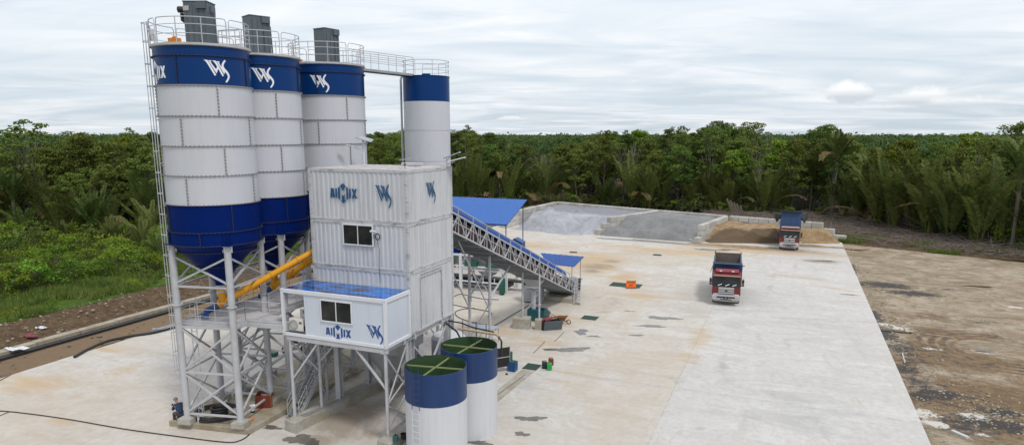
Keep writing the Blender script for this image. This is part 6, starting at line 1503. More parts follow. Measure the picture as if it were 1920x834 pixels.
# ================================================================ dump trucks (built facing local -Y)
def wheel(mbt, mbr, x, y, r=.52, wd=.3):
    pr = [(r*.55, -wd/2), (r*.93, -wd/2), (r, -wd/2+.05), (r, wd/2-.05), (r*.93, wd/2), (r*.55, wd/2)]
    m = MB().lathe(pr, (0, 0, 0), 22); mbt.add([(x+c, y+a, r+b) for a, b, c in m.v], m.f)
    m = MB().lathe([(r*.56, -wd*.35), (r*.5, -wd*.2), (.15, -wd*.1), (.12, .12), (0, .12)], (0, 0, 0), 18); mbr.add([(x+(c if x > 0 else -c), y+a, r+b) for a, b, c in m.v], m.f)
    m = MB().lathe([(r*.56, -.1), (0, -.1)], (0, 0, 0), 18); mbr.add([(x+c, y+a, r+b) for a, b, c in m.v], m.f)
def truck(loc, rz, label, tip):
    t = thing('dump_truck', label, 'truck', loc, rz, None, local=True); t.location = loc
    L = 8.6
    mb = MB()
    for s in (-.42, .42): mb.box((s, L/2+.2, .95), (.1, L-.6, .26))
    for y in (1.6, 3.0, 4.6, 6.2, 8.0): mb.box((0, y, .95), (.8, .12, .2))
    mb.box((0, .55, .62), (2.0, .5, .3)); mb.box((-.95, 3.2, .85), (.5, .9, .5)); mb.tube([(.95, 2.7, .85), (.95, 3.7, .85)], .28, 12)
    for y in (1.35, 5.6, 7.0): mb.tube([(-1.05, y, .52), (1.05, y, .52)], .09, 8)
    for s in (-1.2, 1.2): mb.box((s*.96, 6.3, 1.15), (.42, 2.9, .03))
    mb.build('chassis', 'chassis', t)
    for (x, y) in ((-1.03, 1.35), (1.03, 1.35), (-.98, 5.6), (.98, 5.6), (-.98, 7.0), (.98, 7.0)):
        a, b = MB(), MB(); wheel(a, b, x, y, .52, .3 if y < 2 else .55); w_ = a.build('wheel', 'tyre', t, True); b.build('rim', 'white', w_, True)
    # cab: profile extruded across, windscreen raked
    prof = [(.02, .95), (.0, 1.62), (.06, 1.75), (.26, 2.62), (.42, 2.78), (1.95, 2.85), (2.0, 2.7), (2.0, .95), (1.7, .95), (1.62, 1.15), (1.1, 1.15), (1.0, .95)]
    mb = MB(); n = len(prof); vs = [(-1.2, y, z) for y, z in prof]+[(1.2, y, z) for y, z in prof]
    mb.add(vs, [tuple(range(n)), tuple(range(n, 2*n))[::-1]]+[(i, n+i, n+(i+1) % n, (i+1) % n) for i in range(n)]); cab = mb.build('cab', 'red', t, bevel=.05)
    def fr(x, z, o=.02):   # point on the cab front at height z
        y = np.interp(z, [.95, 1.62, 1.75, 2.62, 2.78], [.02, 0, .06, .26, .42]); return (x, y-o, z)
    def panel(x0, x1, z0, z1, o, th=.02):
        a = [fr(x0, z0, o), fr(x1, z0, o), fr(x1, z1, o), fr(x0, z1, o)]; b = [(x, y+th, z) for x, y, z in a]
        return a+b, [(0,1,2,3),(7,6,5,4),(4,5,1,0),(5,6,2,1),(6,7,3,2),(7,4,0,3)]
    mb = MB(); mb.add(*panel(-1.14, 1.14, 1.74, 2.60, .012)); mb.build('windscreen', 'glass', cab)
    mb = MB()
    for s in (-1.21, 1.21):
        mb.add([(s, .32, 1.8), (s, 1.35, 1.8), (s, 1.35, 2.55), (s, .48, 2.55)], [(0, 1, 2, 3)])
    mb.build('side_window', 'glass', cab)
    mb = MB(); mb.box((0, .12, 2.66), (2.34, .30, .07), 0, Matrix.Rotation(R(-16), 3, 'X')); mb.build('sun_visor', 'pipe_tan', cab, bevel=.02)
    mb = MB()
    for x in (-.72, -.08, .52): mb.bar(fr(x-.02, 1.80, .045), fr(x+.32, 1.94, .045), .02, .055)
    mb.build('wiper', 'logo_white', cab)
    mb = MB()
    for z0, z1 in ((1.48, 1.66), (1.28, 1.42), (1.10, 1.22)): mb.add(*panel(-.66, .66, z0, z1, .05, .04))
    mb.build('grille_bar', 'white', cab)
    mb = MB(); mb.add(*panel(-.66, .66, 1.06, 1.66, .02, .02)); mb.add(*panel(-1.15, 1.15, 1.67, 1.75, .03, .02)); mb.add(*panel(-.1, .1, 1.3, 1.4, .06, .02)); mb.build('grille', 'black', cab)
    mb = MB(); mb.box((0, -.06, .74), (2.42, .3, .42)); mb.box((0, .02, .46), (2.2, .2, .16)); bp = mb.build('bumper', 'white', t, bevel=.05)
    mb = MB(); mb.box((-.5, -.215, .80), (.55, .02, .13)); mb.box((.5, -.215, .80), (.55, .02, .13)); mb.box((0, -.215, .60), (1.0, .02, .07)); mb.box((0, -.22, .78), (.42, .02, .2)); mb.build('bumper_slot', 'black', bp)
    mb = MB(); mb.box((0, -.235, .78), (.11, .01, .09)); mb.box((-.05, -.0, .985), (2.0, .25, .09)); mb.build('plate', 'silver', bp)
    for s in (-1, 1):
        mb = MB(); mb.box((s*.88, -.03, 1.0), (.42, .1, .13)); mb.build('headlight', 'frame_white', t, bevel=.02)
        mb = MB(); mb.tube([(s*1.2, .25, 2.5), (s*1.42, .12, 2.5), (s*1.42, .12, 1.9), (s*1.2, .2, 1.85)], .018, 6); mir = mb.build('mirror', 'chassis', t)
        mb = MB(); mb.box((s*1.38, .12, 2.22), (.2, .09, .38)); mb.box((s*1.38, .12, 1.9), (.18, .09, .18)); mb.build('mirror_glass', 'black', mir, bevel=.02)
        MB().box((s*1.225, 1.0, 1.35), (.02, .3, .04)).build('door_handle', 'black', cab)
        MB().box((s*1.22, .35, 1.2), (.03, .5, .55)).build('corner_panel', 'white', cab)
    mb = MB(); mb.box((0, 1.1, 2.95), (2.0, .9, .16), 0, Matrix.Rotation(R(6), 3, 'X')); mb.build('roof_load', 'pink', t, bevel=.05)
    mb = MB(); mb.box((-.55, .66, 3.0), (.22, .12, .09)); mb.box((.5, .66, 3.0), (.22, .12, .09)); mb.build('roof_lamp', 'frame_white', t)
    # tipping body
    pv = Vector((0, 8.5, 1.15)); Rm = Matrix.Rotation(-R(tip), 3, 'X')
    def T(p): return tuple(pv+Rm @ (Vector(p)-pv))
    def bb(mb, c, d):
        m = MB().box(c, d); mb.add([T(v) for v in m.v], m.f)
    y0, y1, w2, zb, zt = 2.25, 8.7, 1.22, 1.25, 3.0
    mb = MB(); bb(mb, (0, (y0+y1)/2, zb), (2*w2, y1-y0, .1))
    for s in (-w2, w2): bb(mb, (s, (y0+y1)/2, (zb+zt)/2), (.05, y1-y0, zt-zb))
    for k in range(8):
        for s in (-w2-.05, w2+.05): bb(mb, (s, y0+.3+k*(y1-y0-.6)/7, (zb+zt)/2), (.08, .1, zt-zb))
    for s in (-w2, w2): bb(mb, (s, (y0+y1)/2, zt+.03), (.14, y1-y0, .1))
    bed = mb.build('tipper_body', 'bed_blue', t)
    mb = MB(); bb(mb, (0, y0, (zb+zt)/2+.22), (2*w2+.06, .06, zt-zb+.5))
    for x in (-.8, 0, .8): bb(mb, (x, y0-.04, (zb+zt)/2+.1), (.08, .05, zt-zb))
    bb(mb, (0, y0-.03, zt+.45), (2*w2+.16, .12, .09)); bb(mb, (0, y0-.25, zt+.44), (2*w2, .5, .04)); mb.build('front_wall', 'bed_blue', bed)
    mb = MB()
    for s in (-w2+.04, w2-.04): bb(mb, (s, (y0+y1)/2, (zb+zt)/2), (.02, y1-y0-.1, zt-zb))
    bb(mb, (0, y0+.05, (zb+zt)/2+.2), (2*w2-.1, .02, zt-zb+.4)); bb(mb, (0, (y0+y1)/2, zb+.065), (2*w2-.1, y1-y0-.1, .02)); mb.build('inner_lining', 'bed_in', bed)
    mb = MB()
    if tip:
        m = MB().box((0, y1+.1, zt-.8), (2*w2, .06, 1.5), 0, Matrix.Rotation(R(25), 3, 'X')); mb.add([T(v) for v in m.v], m.f)
    else: bb(mb, (0, y1, (zb+zt)/2+.12), (2*w2, .06, zt-zb+.25)); bb(mb, (0, y1, zt+.28), (2*w2+.2, .09, .08)); [bb(mb, (s, y1, zt+.25), (.08, .1, .5)) for s in (-w2, w2)]
    mb.build('tailgate', 'bed_in', bed)
    mb = MB(); bb(mb, (w2+.1, y0+.7, zt+.0), (.03, .06, .3)); bb(mb, (w2+.14, y0+.1, zt+.25), (.24, .06, .08)); mb.build('marker', 'red', bed)
    if tip:   # side flaps standing out from the raised body
        for s in (-1, 1):
            mb = MB(); P = [(s*w2, y0+.1, zt+.05), (s*(w2+.75), y0+.2, zt+(.25 if s < 0 else .55)), (s*(w2+.95), y0+1.5, zt-.1), (s*(w2+.55), y0+2.6, zt-.75), (s*w2, y0+2.6, zt-.02)]
            a = [T(p) for p in P]; b = [T((p[0], p[1]+.01, p[2]+.04)) for p in P]; n = 5
            mb.add(a+b, [tuple(range(n)), tuple(range(n, 2*n))[::-1]]+[(i, (i+1) % n, n+(i+1) % n, n+i) for i in range(n)])
            mb.build('side_flap', 'filter_grey', bed)
        mb = MB(); mb.tube([(0, 2.6, 1.0), T((0, y0+.2, 1.9))], .12, 10); mb.build('hoist_ram', 'chassis', t)
        mb = MB(); mb.box((0, .55, 3.02), (2.2, .3, .16)); mb.build('roof_board', 'white', t)
    else:
        mb = MB(); P = [(-w2-.1, 3.2, zt-.1), (-w2-.32, 3.3, zt-.75), (-w2-.3, 4.4, zt-.8), (-w2-.1, 4.4, zt-.1)]; mb.add(P+[(x+.03, y, z) for x, y, z in P], [(0,1,2,3),(7,6,5,4),(0,4,5,1),(1,5,6,2),(2,6,7,3),(3,7,4,0)]); mb.build('side_flap', 'filter_grey', bed)
    return t
a, b = G(1336, 566), G(1388, 569.5); c = (a+b)/2
truck((c.x, c.y-1.0, 0), R(4.5), 'parked red and blue dump truck standing empty in the middle of the yard', 0)
a, b = G(1462, 467), G(1496, 468); c = (a+b)/2
truck((c.x, c.y-1.0, 0), R(.4), 'far red dump truck at the sand bay with its blue body tipped up', 13)

# ================================================================ person sitting on the footing (skin grown over a posed skeleton)
def skin_body(name, J, E_, m, parent, sub=2):
    """J: name -> (point, radius); root first"""
    me = bpy.data.meshes.new(name); keys = list(J); me.from_pydata([J[k][0] for k in keys], [(keys.index(a), keys.index(b)) for a, b in E_], [])
    me.materials.append(MT[m]); o = bpy.data.objects.new(name, me); COL.objects.link(o); o.parent = parent
    sk = o.modifiers.new('skin', 'SKIN'); me.skin_vertices.new() if not me.skin_vertices else None
    for i, k in enumerate(keys):
        v = me.skin_vertices[0].data[i]; r = J[k][1]; v.radius = (r, r) if not isinstance(r, tuple) else r; v.use_root = (i == 0)
    sk.use_smooth_shade = True; s = o.modifiers.new('sub', 'SUBSURF'); s.levels = sub; s.render_levels = sub
    return o
pp = Vector((-28.62, 23.62, 0))
P_ = thing('person', 'person in navy jacket and grey cap sitting bent over a phone', 'person', pp, R(-18), local=True); P_.location = pp
# local frame: faces -X, seat height .60
J = {'pelvis': ((.02, 0, .70), .135), 'waist': ((-.02, 0, .86), .13), 'chest': ((-.14, 0, 1.06), (.16, .14)), 'neckb': ((-.24, 0, 1.19), .085), 'neck': ((-.31, 0, 1.24), .055), 'head': ((-.38, 0, 1.31), .085), 'crown': ((-.43, 0, 1.36), .075)}
Ed = [('pelvis', 'waist'), ('waist', 'chest'), ('chest', 'neckb'), ('neckb', 'neck'), ('neck', 'head'), ('head', 'crown')]
for n_, s in (('l', -1), ('r', 1)):
    J['sh'+n_] = ((-.18, s*.19, 1.13), .07); J['el'+n_] = ((-.33, s*.23, .88), .05); J['wr'+n_] = ((-.52, s*.08, .98), .034); J['pa'+n_] = ((-.585, s*.05, 1.0), .03)
    J['hip'+n_] = ((-.04, s*.11, .68), .105); J['kn'+n_] = ((-.45, s*.14, .66 if s < 0 else .64), .07); J['an'+n_] = ((-.42 if s < 0 else -.30, s*.15, .15), .045); J['to'+n_] = ((-.60 if s < 0 else -.48, s*.16, .06), .038)
    Ed += [('chest', 'sh'+n_), ('sh'+n_, 'el'+n_), ('el'+n_, 'wr'+n_), ('wr'+n_, 'pa'+n_), ('pelvis', 'hip'+n_), ('hip'+n_, 'kn'+n_), ('kn'+n_, 'an'+n_), ('an'+n_, 'to'+n_)]
    for f in range(5):
        a = -.6+f*.3; tip = (-.66+abs(f-2)*.012, s*(.05+.022*(f-2)*1.0), .985+.012*f); J['f%d%s' % (f, n_)] = (tip, .010); Ed.append(('pa'+n_, 'f%d%s' % (f, n_)))
skin_body('body', J, Ed, 'skin', P_)
def grown(keys, edges, add, m, name):
    Jc = {k: (J[k][0], tuple(x+add for x in J[k][1]) if isinstance(J[k][1], tuple) else J[k][1]+add) for k in keys}; return skin_body(name, Jc, edges, m, P_)
grown(['pelvis', 'waist', 'chest', 'neckb', 'shl', 'ell', 'wrl', 'shr', 'elr', 'wrr'], [('pelvis', 'waist'), ('waist', 'chest'), ('chest', 'neckb'), ('chest', 'shl'), ('shl', 'ell'), ('ell', 'wrl'), ('chest', 'shr'), ('shr', 'elr'), ('elr', 'wrr')], .028, 'jacket', 'jacket')
grown(['pelvis', 'hipl', 'knl', 'anl', 'hipr', 'knr', 'anr'], [('pelvis', 'hipl'), ('hipl', 'knl'), ('knl', 'anl'), ('pelvis', 'hipr'), ('hipr', 'knr'), ('knr', 'anr')], .02, 'trousers', 'trousers')
mb = MB()
for s, x in ((-1, -.42), (1, -.30)): mb.box((x-.07, s*.155, .05), (.28, .1, .1), R(s*4))
mb.build('shoes', 'black', P_, bevel=.03)
mb = MB(); mb.lathe([(.105, -.02), (.11, .03), (.09, .08), (.05, .115), (0, .125)], (-.42, 0, 1.37), 18); mb.box((-.53, 0, 1.36), (.12, .14, .012), 0, Matrix.Rotation(R(-35), 3, 'Y')); mb.build('cap', 'cap', P_, True)
mb = MB(); mb.lathe([(0, -.012), (.012, -.008), (.015, 0), (.0, .01)], (-.485, .03, 1.315), 8); mb.lathe([(0, -.012), (.012, -.008), (.015, 0), (.0, .01)], (-.485, -.03, 1.315), 8); mb.bar((-.48, 0, 1.31), (-.505, 0, 1.285), .022); mb.build('face', 'skin', P_)
t = thing('phone', 'dark phone held up by the sitting person', 'phone', pp+Vector((-.62, .1, 1.02)), R(-18), local=True); MB().box((-.04, 0, .02), (.015, .075, .15), 0, Matrix.Rotation(R(30), 3, 'Y')).build('case', 'black', t); MB().box((-.03, 0, .022), (.004, .066, .135), 0, Matrix.Rotation(R(30), 3, 'Y')).build('screen', 'glass', t)
MB()
# ================================================================ things on the yard
def crv(pts, n=8):
    """smooth path through points"""
    P = [Vector(p) for p in pts]; P = [P[0]*2-P[1]]+P+[P[-1]*2-P[-2]]; out = []
    for i in range(1, len(P)-2):
        for k in range(n):
            t = k/n; a, b, c, d = P[i-1:i+3]; out.append(.5*((2*b)+(-a+c)*t+(2*a-5*b+4*c-d)*t*t+(-a+3*b-3*c+d)*t**3))
    return out+[P[-2]]
def line(pxs, r, name, m, label, cat, z=None, n=8, seg=6):
    mb = MB(); mb.tube(crv([G(p[0], p[1], (p[2] if len(p) > 2 else 0))+Vector((0, 0, r)) for p in pxs], n), r, seg); return single(mb, name, m, label, cat, smooth=True)
line([(140, 671), (165, 657), (200, 642), (245, 632), (290, 625), (340, 612), (365, 606)], .10, 'black_pipe', 'dark', 'thick black pipe lying curved across the left edge of the concrete', 'pipe', seg=10)
line([(-40, 770), (20, 772), (120, 785), (230, 804), (330, 818), (420, 829), (450, 826), (470, 812), (490, 788), (505, 779), (530, 776), (556, 778)], .03, 'power_cable', 'dark', 'long black cable crossing the concrete at lower left', 'cable')
line([(-10, 784), (15, 773), (30, 772)], .02, 'power_cable', 'dark', 'short end of black cable at the far left edge', 'cable')
line([(-5, 707), (10, 703), (18, 702)], .03, 'steel_rod', 'wood', 'upper thin rod lying at the left edge of the concrete', 'rod')
line([(-5, 716), (8, 709), (20, 703)], .03, 'steel_rod', 'wood', 'lower thin rod lying at the left edge of the concrete', 'rod')
line([(852, 572), (870, 576), (900, 581), (918, 585), (922, 589), (915, 594), (890, 600)][:6], .035, 'hose', 'dark', 'thin black hose looping on the concrete between the conveyor legs', 'hose')
line([(890, 578), (868, 580), (854, 585), (858, 594), (880, 603), (908, 609), (930, 618)], .035, 'hose', 'dark', 'oval loop of black hose behind the rear water tank', 'hose')
line([(925, 612), (950, 597), (975, 582), (1000, 568)], .03, 'cable', 'dark', 'straight dark cable running to the conveyor legs', 'cable')
line([(850, 556), (866, 552), (900, 560), (935, 562)], .035, 'hose', 'dark', 'black hose on the ground in front of the batcher', 'hose')
# coiled pipe on the plinth
t = thing('pipe_coil', 'large coil of black corrugated pipe on the plinth between the silo legs', 'pipe coil', G(405, 776, .3)); c = G(408, 777, .3)
mb = MB(); pts = []
rr_ = random.Random(3)
for k in range(96*5):
    a = 2*PI*k/96; lay = k/96; r = 1.12-.07*(int(lay) % 3)+.03*math.sin(a*3+lay); pts.append((c.x+r*math.cos(a)*1.05, c.y+r*math.sin(a)*.95,   .36+.035*lay))
mb.tube(pts, .058, 8); mb.build('outer_coil', 'dark', t, True)
mb = MB(); pts = []
for k in range(64*5): a = 2*PI*k/64; r = .40-.03*(k//64 % 2); pts.append((c.x+.05+r*math.cos(a), c.y+.1+r*math.sin(a), .36+.075*k/64))
mb.tube(pts, .05, 8); mb.build('inner_coil', 'dark', t, True)
for a in (.4, 1.9, 3.3, 4.6): MB().box((c.x+1.05*math.cos(a)*1.05, c.y+1.05*math.sin(a)*.95, .50), (.36, .03, .40), a).build('tie', 'plastic', t)
# red box and bucket
g = G(489, 764, .3)
t = thing('steel_box', 'open dark red steel box standing on the plinth', 'box', g); mb = MB(); rz = R(30)
rr = Matrix.Rotation(rz, 3, 'Z')
def loc_(x, y, z): v = rr @ Vector((x, y, 0)); return (g.x+v.x, g.y+.35+v.y, .3+z)
mb = MB()
for (x, y, sx_, sy_) in ((0, -.38, .82, .03), (0, .38, .82, .03), (-.41, 0, .03, .76), (.41, 0, .03, .76)): mb.box(loc_(x, y, .36), (sx_, sy_, .72), rz)
mb.box(loc_(0, 0, .04), (.8, .74, .03), rz); mb.build('walls', 'red_box', t)
mb = MB()
for x in (-.41, .41):
    for y in (-.38, .38): mb.box(loc_(x, y, .365), (.05, .05, .74), rz)
mb.build('corner_trim', 'rust', t); MB().box(loc_(.43, -.05, .45), (.01, .16, .2), rz).build('notice', 'white', t)
g = G(474, 772, .3)
t = thing('paint_bucket', 'stacked pink and white buckets beside the dark red box', 'bucket', g)
for k, m_ in enumerate(('black', 'logo_white', 'pink', 'logo_white')): MB().lathe([(.0, 0), (.10+.01*k, 0), (.12+.012*k, .10), (0, .10)], (g.x, g.y, .30+.10*k), 16).build(('base', 'pail', 'pail', 'lid')[k], m_, t, True)
g = G(470, 787, .3); mb = MB(); mb.tube(crv([(g.x-.1, g.y, .34), (g.x, g.y+.12, .36), (g.x+.1, g.y+.02, .34), (g.x+.05, g.y-.1, .35)]), .04, 6); single(mb, 'rope_end', 'orange', 'scrap of orange rope beside the right front footing', 'rope')
# motorcycle behind the stairs
g = G(556, 662); rz = R(35)
t = thing('motorcycle', 'dark motorcycle with a red tank parked behind the stairs', 'motorcycle', g, rz, local=True); t.location = (g.x, g.y, 0)
for x in (-.65, .62):
    mb = MB(); mb.tube([(x+.29*math.cos(a), 0, .31+.29*math.sin(a)) for a in [2*PI*i/24 for i in range(24)]], .05, 8, True); w_ = mb.build('wheel', 'tyre', t, True); mb = MB(); mb.tube([(x+.22*math.cos(a), 0, .31+.22*math.sin(a)) for a in [2*PI*i/20 for i in range(20)]], .015, 5, True)
    for k in range(8): mb.tube([(x, 0, .31), (x+.22*math.cos(k*PI/4), 0, .31+.22*math.sin(k*PI/4))], .008, 4)
    mb.build('rim', 'galv', w_)
mb = MB(); mb.tube([(-.65, .07, .31), (-.48, .06, .85), (-.42, 0, 1.0)], .025, 6); mb.tube([(-.65, -.07, .31), (-.48, -.06, .85), (-.42, 0, 1.0)], .025, 6); mb.tube([(-.45, 0, .85), (-.1, 0, .75), (.3, 0, .72), (.62, .08, .31)], .03, 6); mb.tube([(-.4, 0, .8), (-.15, 0, .3), (.25, 0, .3), (.62, -.08, .31)], .03, 6); mb.tube([(-.42, -.33, 1.05), (-.45, 0, 1.0), (-.42, .33, 1.05)], .018, 6); mb.build('frame', 'chassis', t)
mb = MB(); mb.lathe([(0, -.2), (.1, -.15), (.13, 0), (.1, .16), (0, .2)], (0, 0, 0), 14); mb.v = [(c_-.12, a*.9, .86+b) for a, b, c_ in mb.v]; mb.build('fuel_tank', 'red', t, True)
MB().box((.28, 0, .82), (.6, .22, .09)).build('seat', 'black', t, bevel=.03); MB().box((.0, 0, .42), (.36, .24, .3)).build('engine', 'galv', t, bevel=.03); MB().box((-.55, 0, .93), (.12, .16, .16)).build('headlight', 'frame_white', t, bevel=.03)
mb = MB(); mb.tube([(.1, .14, .3), (.5, .16, .32), (.85, .16, .4)], .04, 8); mb.build('exhaust', 'galv', t, True)
# bits on the ground near it
for px, py, w_, d_, h_, m_, lab in ((548, 693, 1.5, .9, .06, 'plastic', 'white plastic sheet lying beside the plinth behind the stairs'), (566, 702, 1.3, .7, .05, 'plastic', 'second white sheet nearer the stairs'), (572, 690, .7, .6, .35, 'silver', 'grey blue bundle beside the white sheets'), (512, 667, .6, .5, .3, 'dkgreen', 'small dark green crate with an orange rag behind the silos')):
    g = G(px, py, .0); mb = MB(); P = [[(g.x+(u-.5)*w_+.05*math.sin(v*9), g.y+(v-.5)*d_, .02+h_*(.5+.5*math.sin(u*7+v*5))*(1 if 0 < u < 1 else 0)) for u in [i/8 for i in range(9)]] for v in [j/6 for j in range(7)]]
    if h_ > .2: mb.box((g.x, g.y, h_/2), (w_, d_, h_), .3); single(mb, 'bundle', m_, lab, 'bundle', bevel=.06)
    else: mb.grid(P); single(mb, 'plastic_sheet', m_, lab, 'plastic sheet', smooth=True)
# drain grates along the trench
def grate(x0, x1, y0, y1, label):
    t = thing('drain_cover', label, 'drain cover', ((x0+x1)/2, (y0+y1)/2, 0)); mb = MB()
    mb.box(((x0+x1)/2, (y0+y1)/2, .006), (x1-x0, y1-y0, .012)); mb.build('plate', 'grate', t); mb = MB()
    n = int((x1-x0)/.12)
    for i in range(n+1): mb.box((x0+(x1-x0)*i/n, (y0+y1)/2, .02), (.03, y1-y0, .015))
    mb.build('bar', 'grate', t)
grate(-16.25, -13.2, 64.55, 66.4, 'wide dark green cover in the concrete behind the orange sign')
grate(-15.3, -14.05, 51.6, 52.8, 'small green cover left of the pale puddles')
grate(-15.35, -14.4, 38.6, 39.75, 'green cover between the blue box and the jerrycans')
grate(-15.5, -14.5, 83.6, 84.7, 'farthest small green cover, in front of the dark gravel')
g = G(1183, 540)
t = thing('warning_sign', 'bright orange board with dark lettering standing on the wide green cover', 'sign', (g.x, g.y, 0), YA)
mb = MB(); th_ = YA; ux, uy = math.cos(th_), math.sin(th_)
MB().box((0, 0, .50), (1.02, .04, .80)).build('board', 'orange', t); WORLD_ROOT[t.name] = Vector((0, 0, 0))
for c in list(t.children): bpy.data.objects.remove(c)
MB().box((0, 0, .40), (.98, .04, .66)).build('board', 'orange', t, bevel=.01)
mb = MB(); mb.box((0, -.025, .745), (1.0, .012, .03)); mb.box((0, 0, .05), (1.06, .4, .05)); mb.build('frame', 'rust', t)
def text(body, size, x, z, parent, m):
    cu = bpy.data.curves.new('lettering', 'FONT'); cu.body = body; cu.size = size; cu.align_x = 'CENTER'; cu.extrude = .003; cu.offset = .004; cu.materials.append(MT[m])
    o0 = bpy.data.objects.new('lettering', cu); COL.objects.link(o0); bpy.context.view_layer.update(); me = bpy.data.meshes.new_from_object(o0.evaluated_get(bpy.context.evaluated_depsgraph_get())); bpy.data.objects.remove(o0); o = bpy.data.objects.new('lettering', me); COL.objects.link(o); o.parent = parent; o.location = (x, -.026, z); o.rotation_euler = (PI/2, 0, 0); return o
text('DANGER', .19, 0, .53, t, 'red_box'); text('PIT', .26, 0, .20, t, 'chassis')
# teal skip, trunk with red things, wheelbarrow
g = G(1003, 603); t = thing('teal_skip', 'teal steel skip with blue stuff inside behind the conveyor footings', 'skip', (g.x, g.y, 0)); mb = MB(); x, y = g.x, g.y+.6
P0 = [(x-.7, y-.5), (x+.7, y-.5), (x+.7, y+.5), (x-.7, y+.5)]
for a, b in zip(P0, P0[1:]+P0[:1]): mb.bar((a[0], a[1], .5), (b[0], b[1], .5), .05, .9)
mb.box((x, y, .06), (1.4, 1.0, .06)); mb.bar((x+.74, y-.4, .9), (x+.9, y+.4, .4), .04, .6); mb.build('walls', 'teal', t); mb = MB(); mb.box((x-.1, y, .75), (.8, .6, .3), .4); mb.build('load', 'motor_blue', t, bevel=.1)
g = G(1030, 618); t = thing('tool_trunk', 'open black trunk with a hinged lid and red tools on top', 'tool box', (g.x, g.y, 0)); r_ = R(38)
q_ = Matrix.Rotation(r_, 3, 'Z')
def lq(x, y, z): v = q_ @ Vector((x, y, 0)); return (g.x+v.x, g.y+.3+v.y, z)
mb = MB()
for (x, y, a, b) in ((0, -.32, 1.5, .03), (0, .32, 1.5, .03), (-.75, 0, .03, .64), (.75, 0, .03, .64)): mb.box(lq(x, y, .36), (a, b, .68), r_)
mb.box(lq(0, 0, .05), (1.5, .64, .03), r_); mb.build('box', 'chassis', t)
mb = MB(); mm = Matrix.Rotation(r_, 3, 'Z') @ Matrix.Rotation(R(18), 3, 'X'); mb.box(lq(.05, -.50, .4), (1.5, .03, .82), 0, mm); mb.build('lid', 'filter_grey', t)
mb = MB(); mb.tube([lq(-.8, 0, .74), lq(-.2, .05, .85), lq(.45, .1, .92)], .11, 8, r2=.06); mb.box(lq(-.3, -.1, .8), (.5, .2, .14), r_+.3); mb.build('red_tool', 'pink', t)
g = G(1054, 606); t = thing('wheelbarrow', 'rusty tipped wheelbarrow beyond the open black trunk', 'wheelbarrow', (g.x, g.y, 0)); x, y = g.x, g.y
mb = MB(); mb.add([(x-.5, y-.3, .55), (x+.4, y-.35, .62), (x+.4, y+.35, .62), (x-.5, y+.3, .55), (x-.25, y-.15, .3), (x+.2, y-.18, .3), (x+.2, y+.18, .3), (x-.25, y+.15, .3)], [(4,5,6,7),(0,1,5,4),(1,2,6,5),(2,3,7,6),(3,0,4,7)]); mb.build('tray', 'rust', t)
mb = MB(); mb.tube([(x+.55, y, .2), (x-.2, y-.2, .3), (x-1.3, y-.28, .75)], .025, 6); mb.tube([(x+.55, y, .2), (x-.2, y+.2, .3), (x-1.3, y+.28, .75)], .025, 6); mb.tube([(x-.4, y-.2, .33), (x-.5, y-.25, 0)], .02, 6); mb.tube([(x-.4, y+.2, .33), (x-.5, y+.25, 0)], .02, 6); mb.build('handles', 'rust', t)
mb = MB(); mb.tube([(x+.55+.17*math.cos(a), y, .2+.17*math.sin(a)) for a in [2*PI*i/18 for i in range(18)]], .035, 6, True); mb.build('wheel', 'tyre', t, True)
# jerrycans
for px, py, m_, lab in ((1021, 690, 'chassis', 'black jerrycan at the left of the group on the concrete'), (1030, 693, 'jerry_green', 'bright green jerrycan at the front of the group'), (1033, 684, 'red_box', 'brown red jerrycan at the back of the group')):
    g = G(px, py); t = thing('jerrycan', lab, 'jerrycan', (g.x, g.y, 0)); mb = MB(); mb.box((g.x, g.y, .23), (.34, .24, .46), R(25)); mb.build('body', m_, t, bevel=.05)
    mb = MB(); mb.tube([(g.x-.1, g.y, .45), (g.x-.07, g.y, .53), (g.x+.08, g.y+.03, .53), (g.x+.1, g.y+.03, .45)], .018, 6); mb.lathe([(.03, .45), (.03, .52), (0, .52)], (g.x-.12, g.y-.05, 0), 10); mb.build('handle', m_, t)
g = G(961, 694); t = thing('blue_bin', 'blue open bin with green junk standing right of the rear tank', 'bin', (g.x, g.y, 0)); mb = MB()
for a, b, w_, d_ in ((0, -.24, .5, .03), (0, .24, .5, .03), (-.25, 0, .03, .5), (.25, 0, .03, .5)): mb.box((g.x+a, g.y+b, .3), (w_, d_, .6))
mb.build('walls', 'motor_blue', t); mb = MB(); mb.box((g.x, g.y, .56), (.4, .4, .16), .5); mb.tube([(g.x-.1, g.y, .6), (g.x-.12, g.y+.1, .95)], .03, 6); mb.build('junk', 'dkgreen', t, bevel=.04)
g = G(954, 688); mb = MB(); mb.box((g.x, g.y+.25, .5), (.26, .26, 1.0)); single(mb, 'gas_bottle', 'dkgreen', 'dark green box standing behind the blue bin', 'box', bevel=.05)
g = G(950, 702); mb = MB(); mb.box((g.x, g.y, .05), (.16, .12, .1), .4); single(mb, 'stone', 'chassis', 'small dark lump on the concrete by the blue bin', 'stone', bevel=.03)
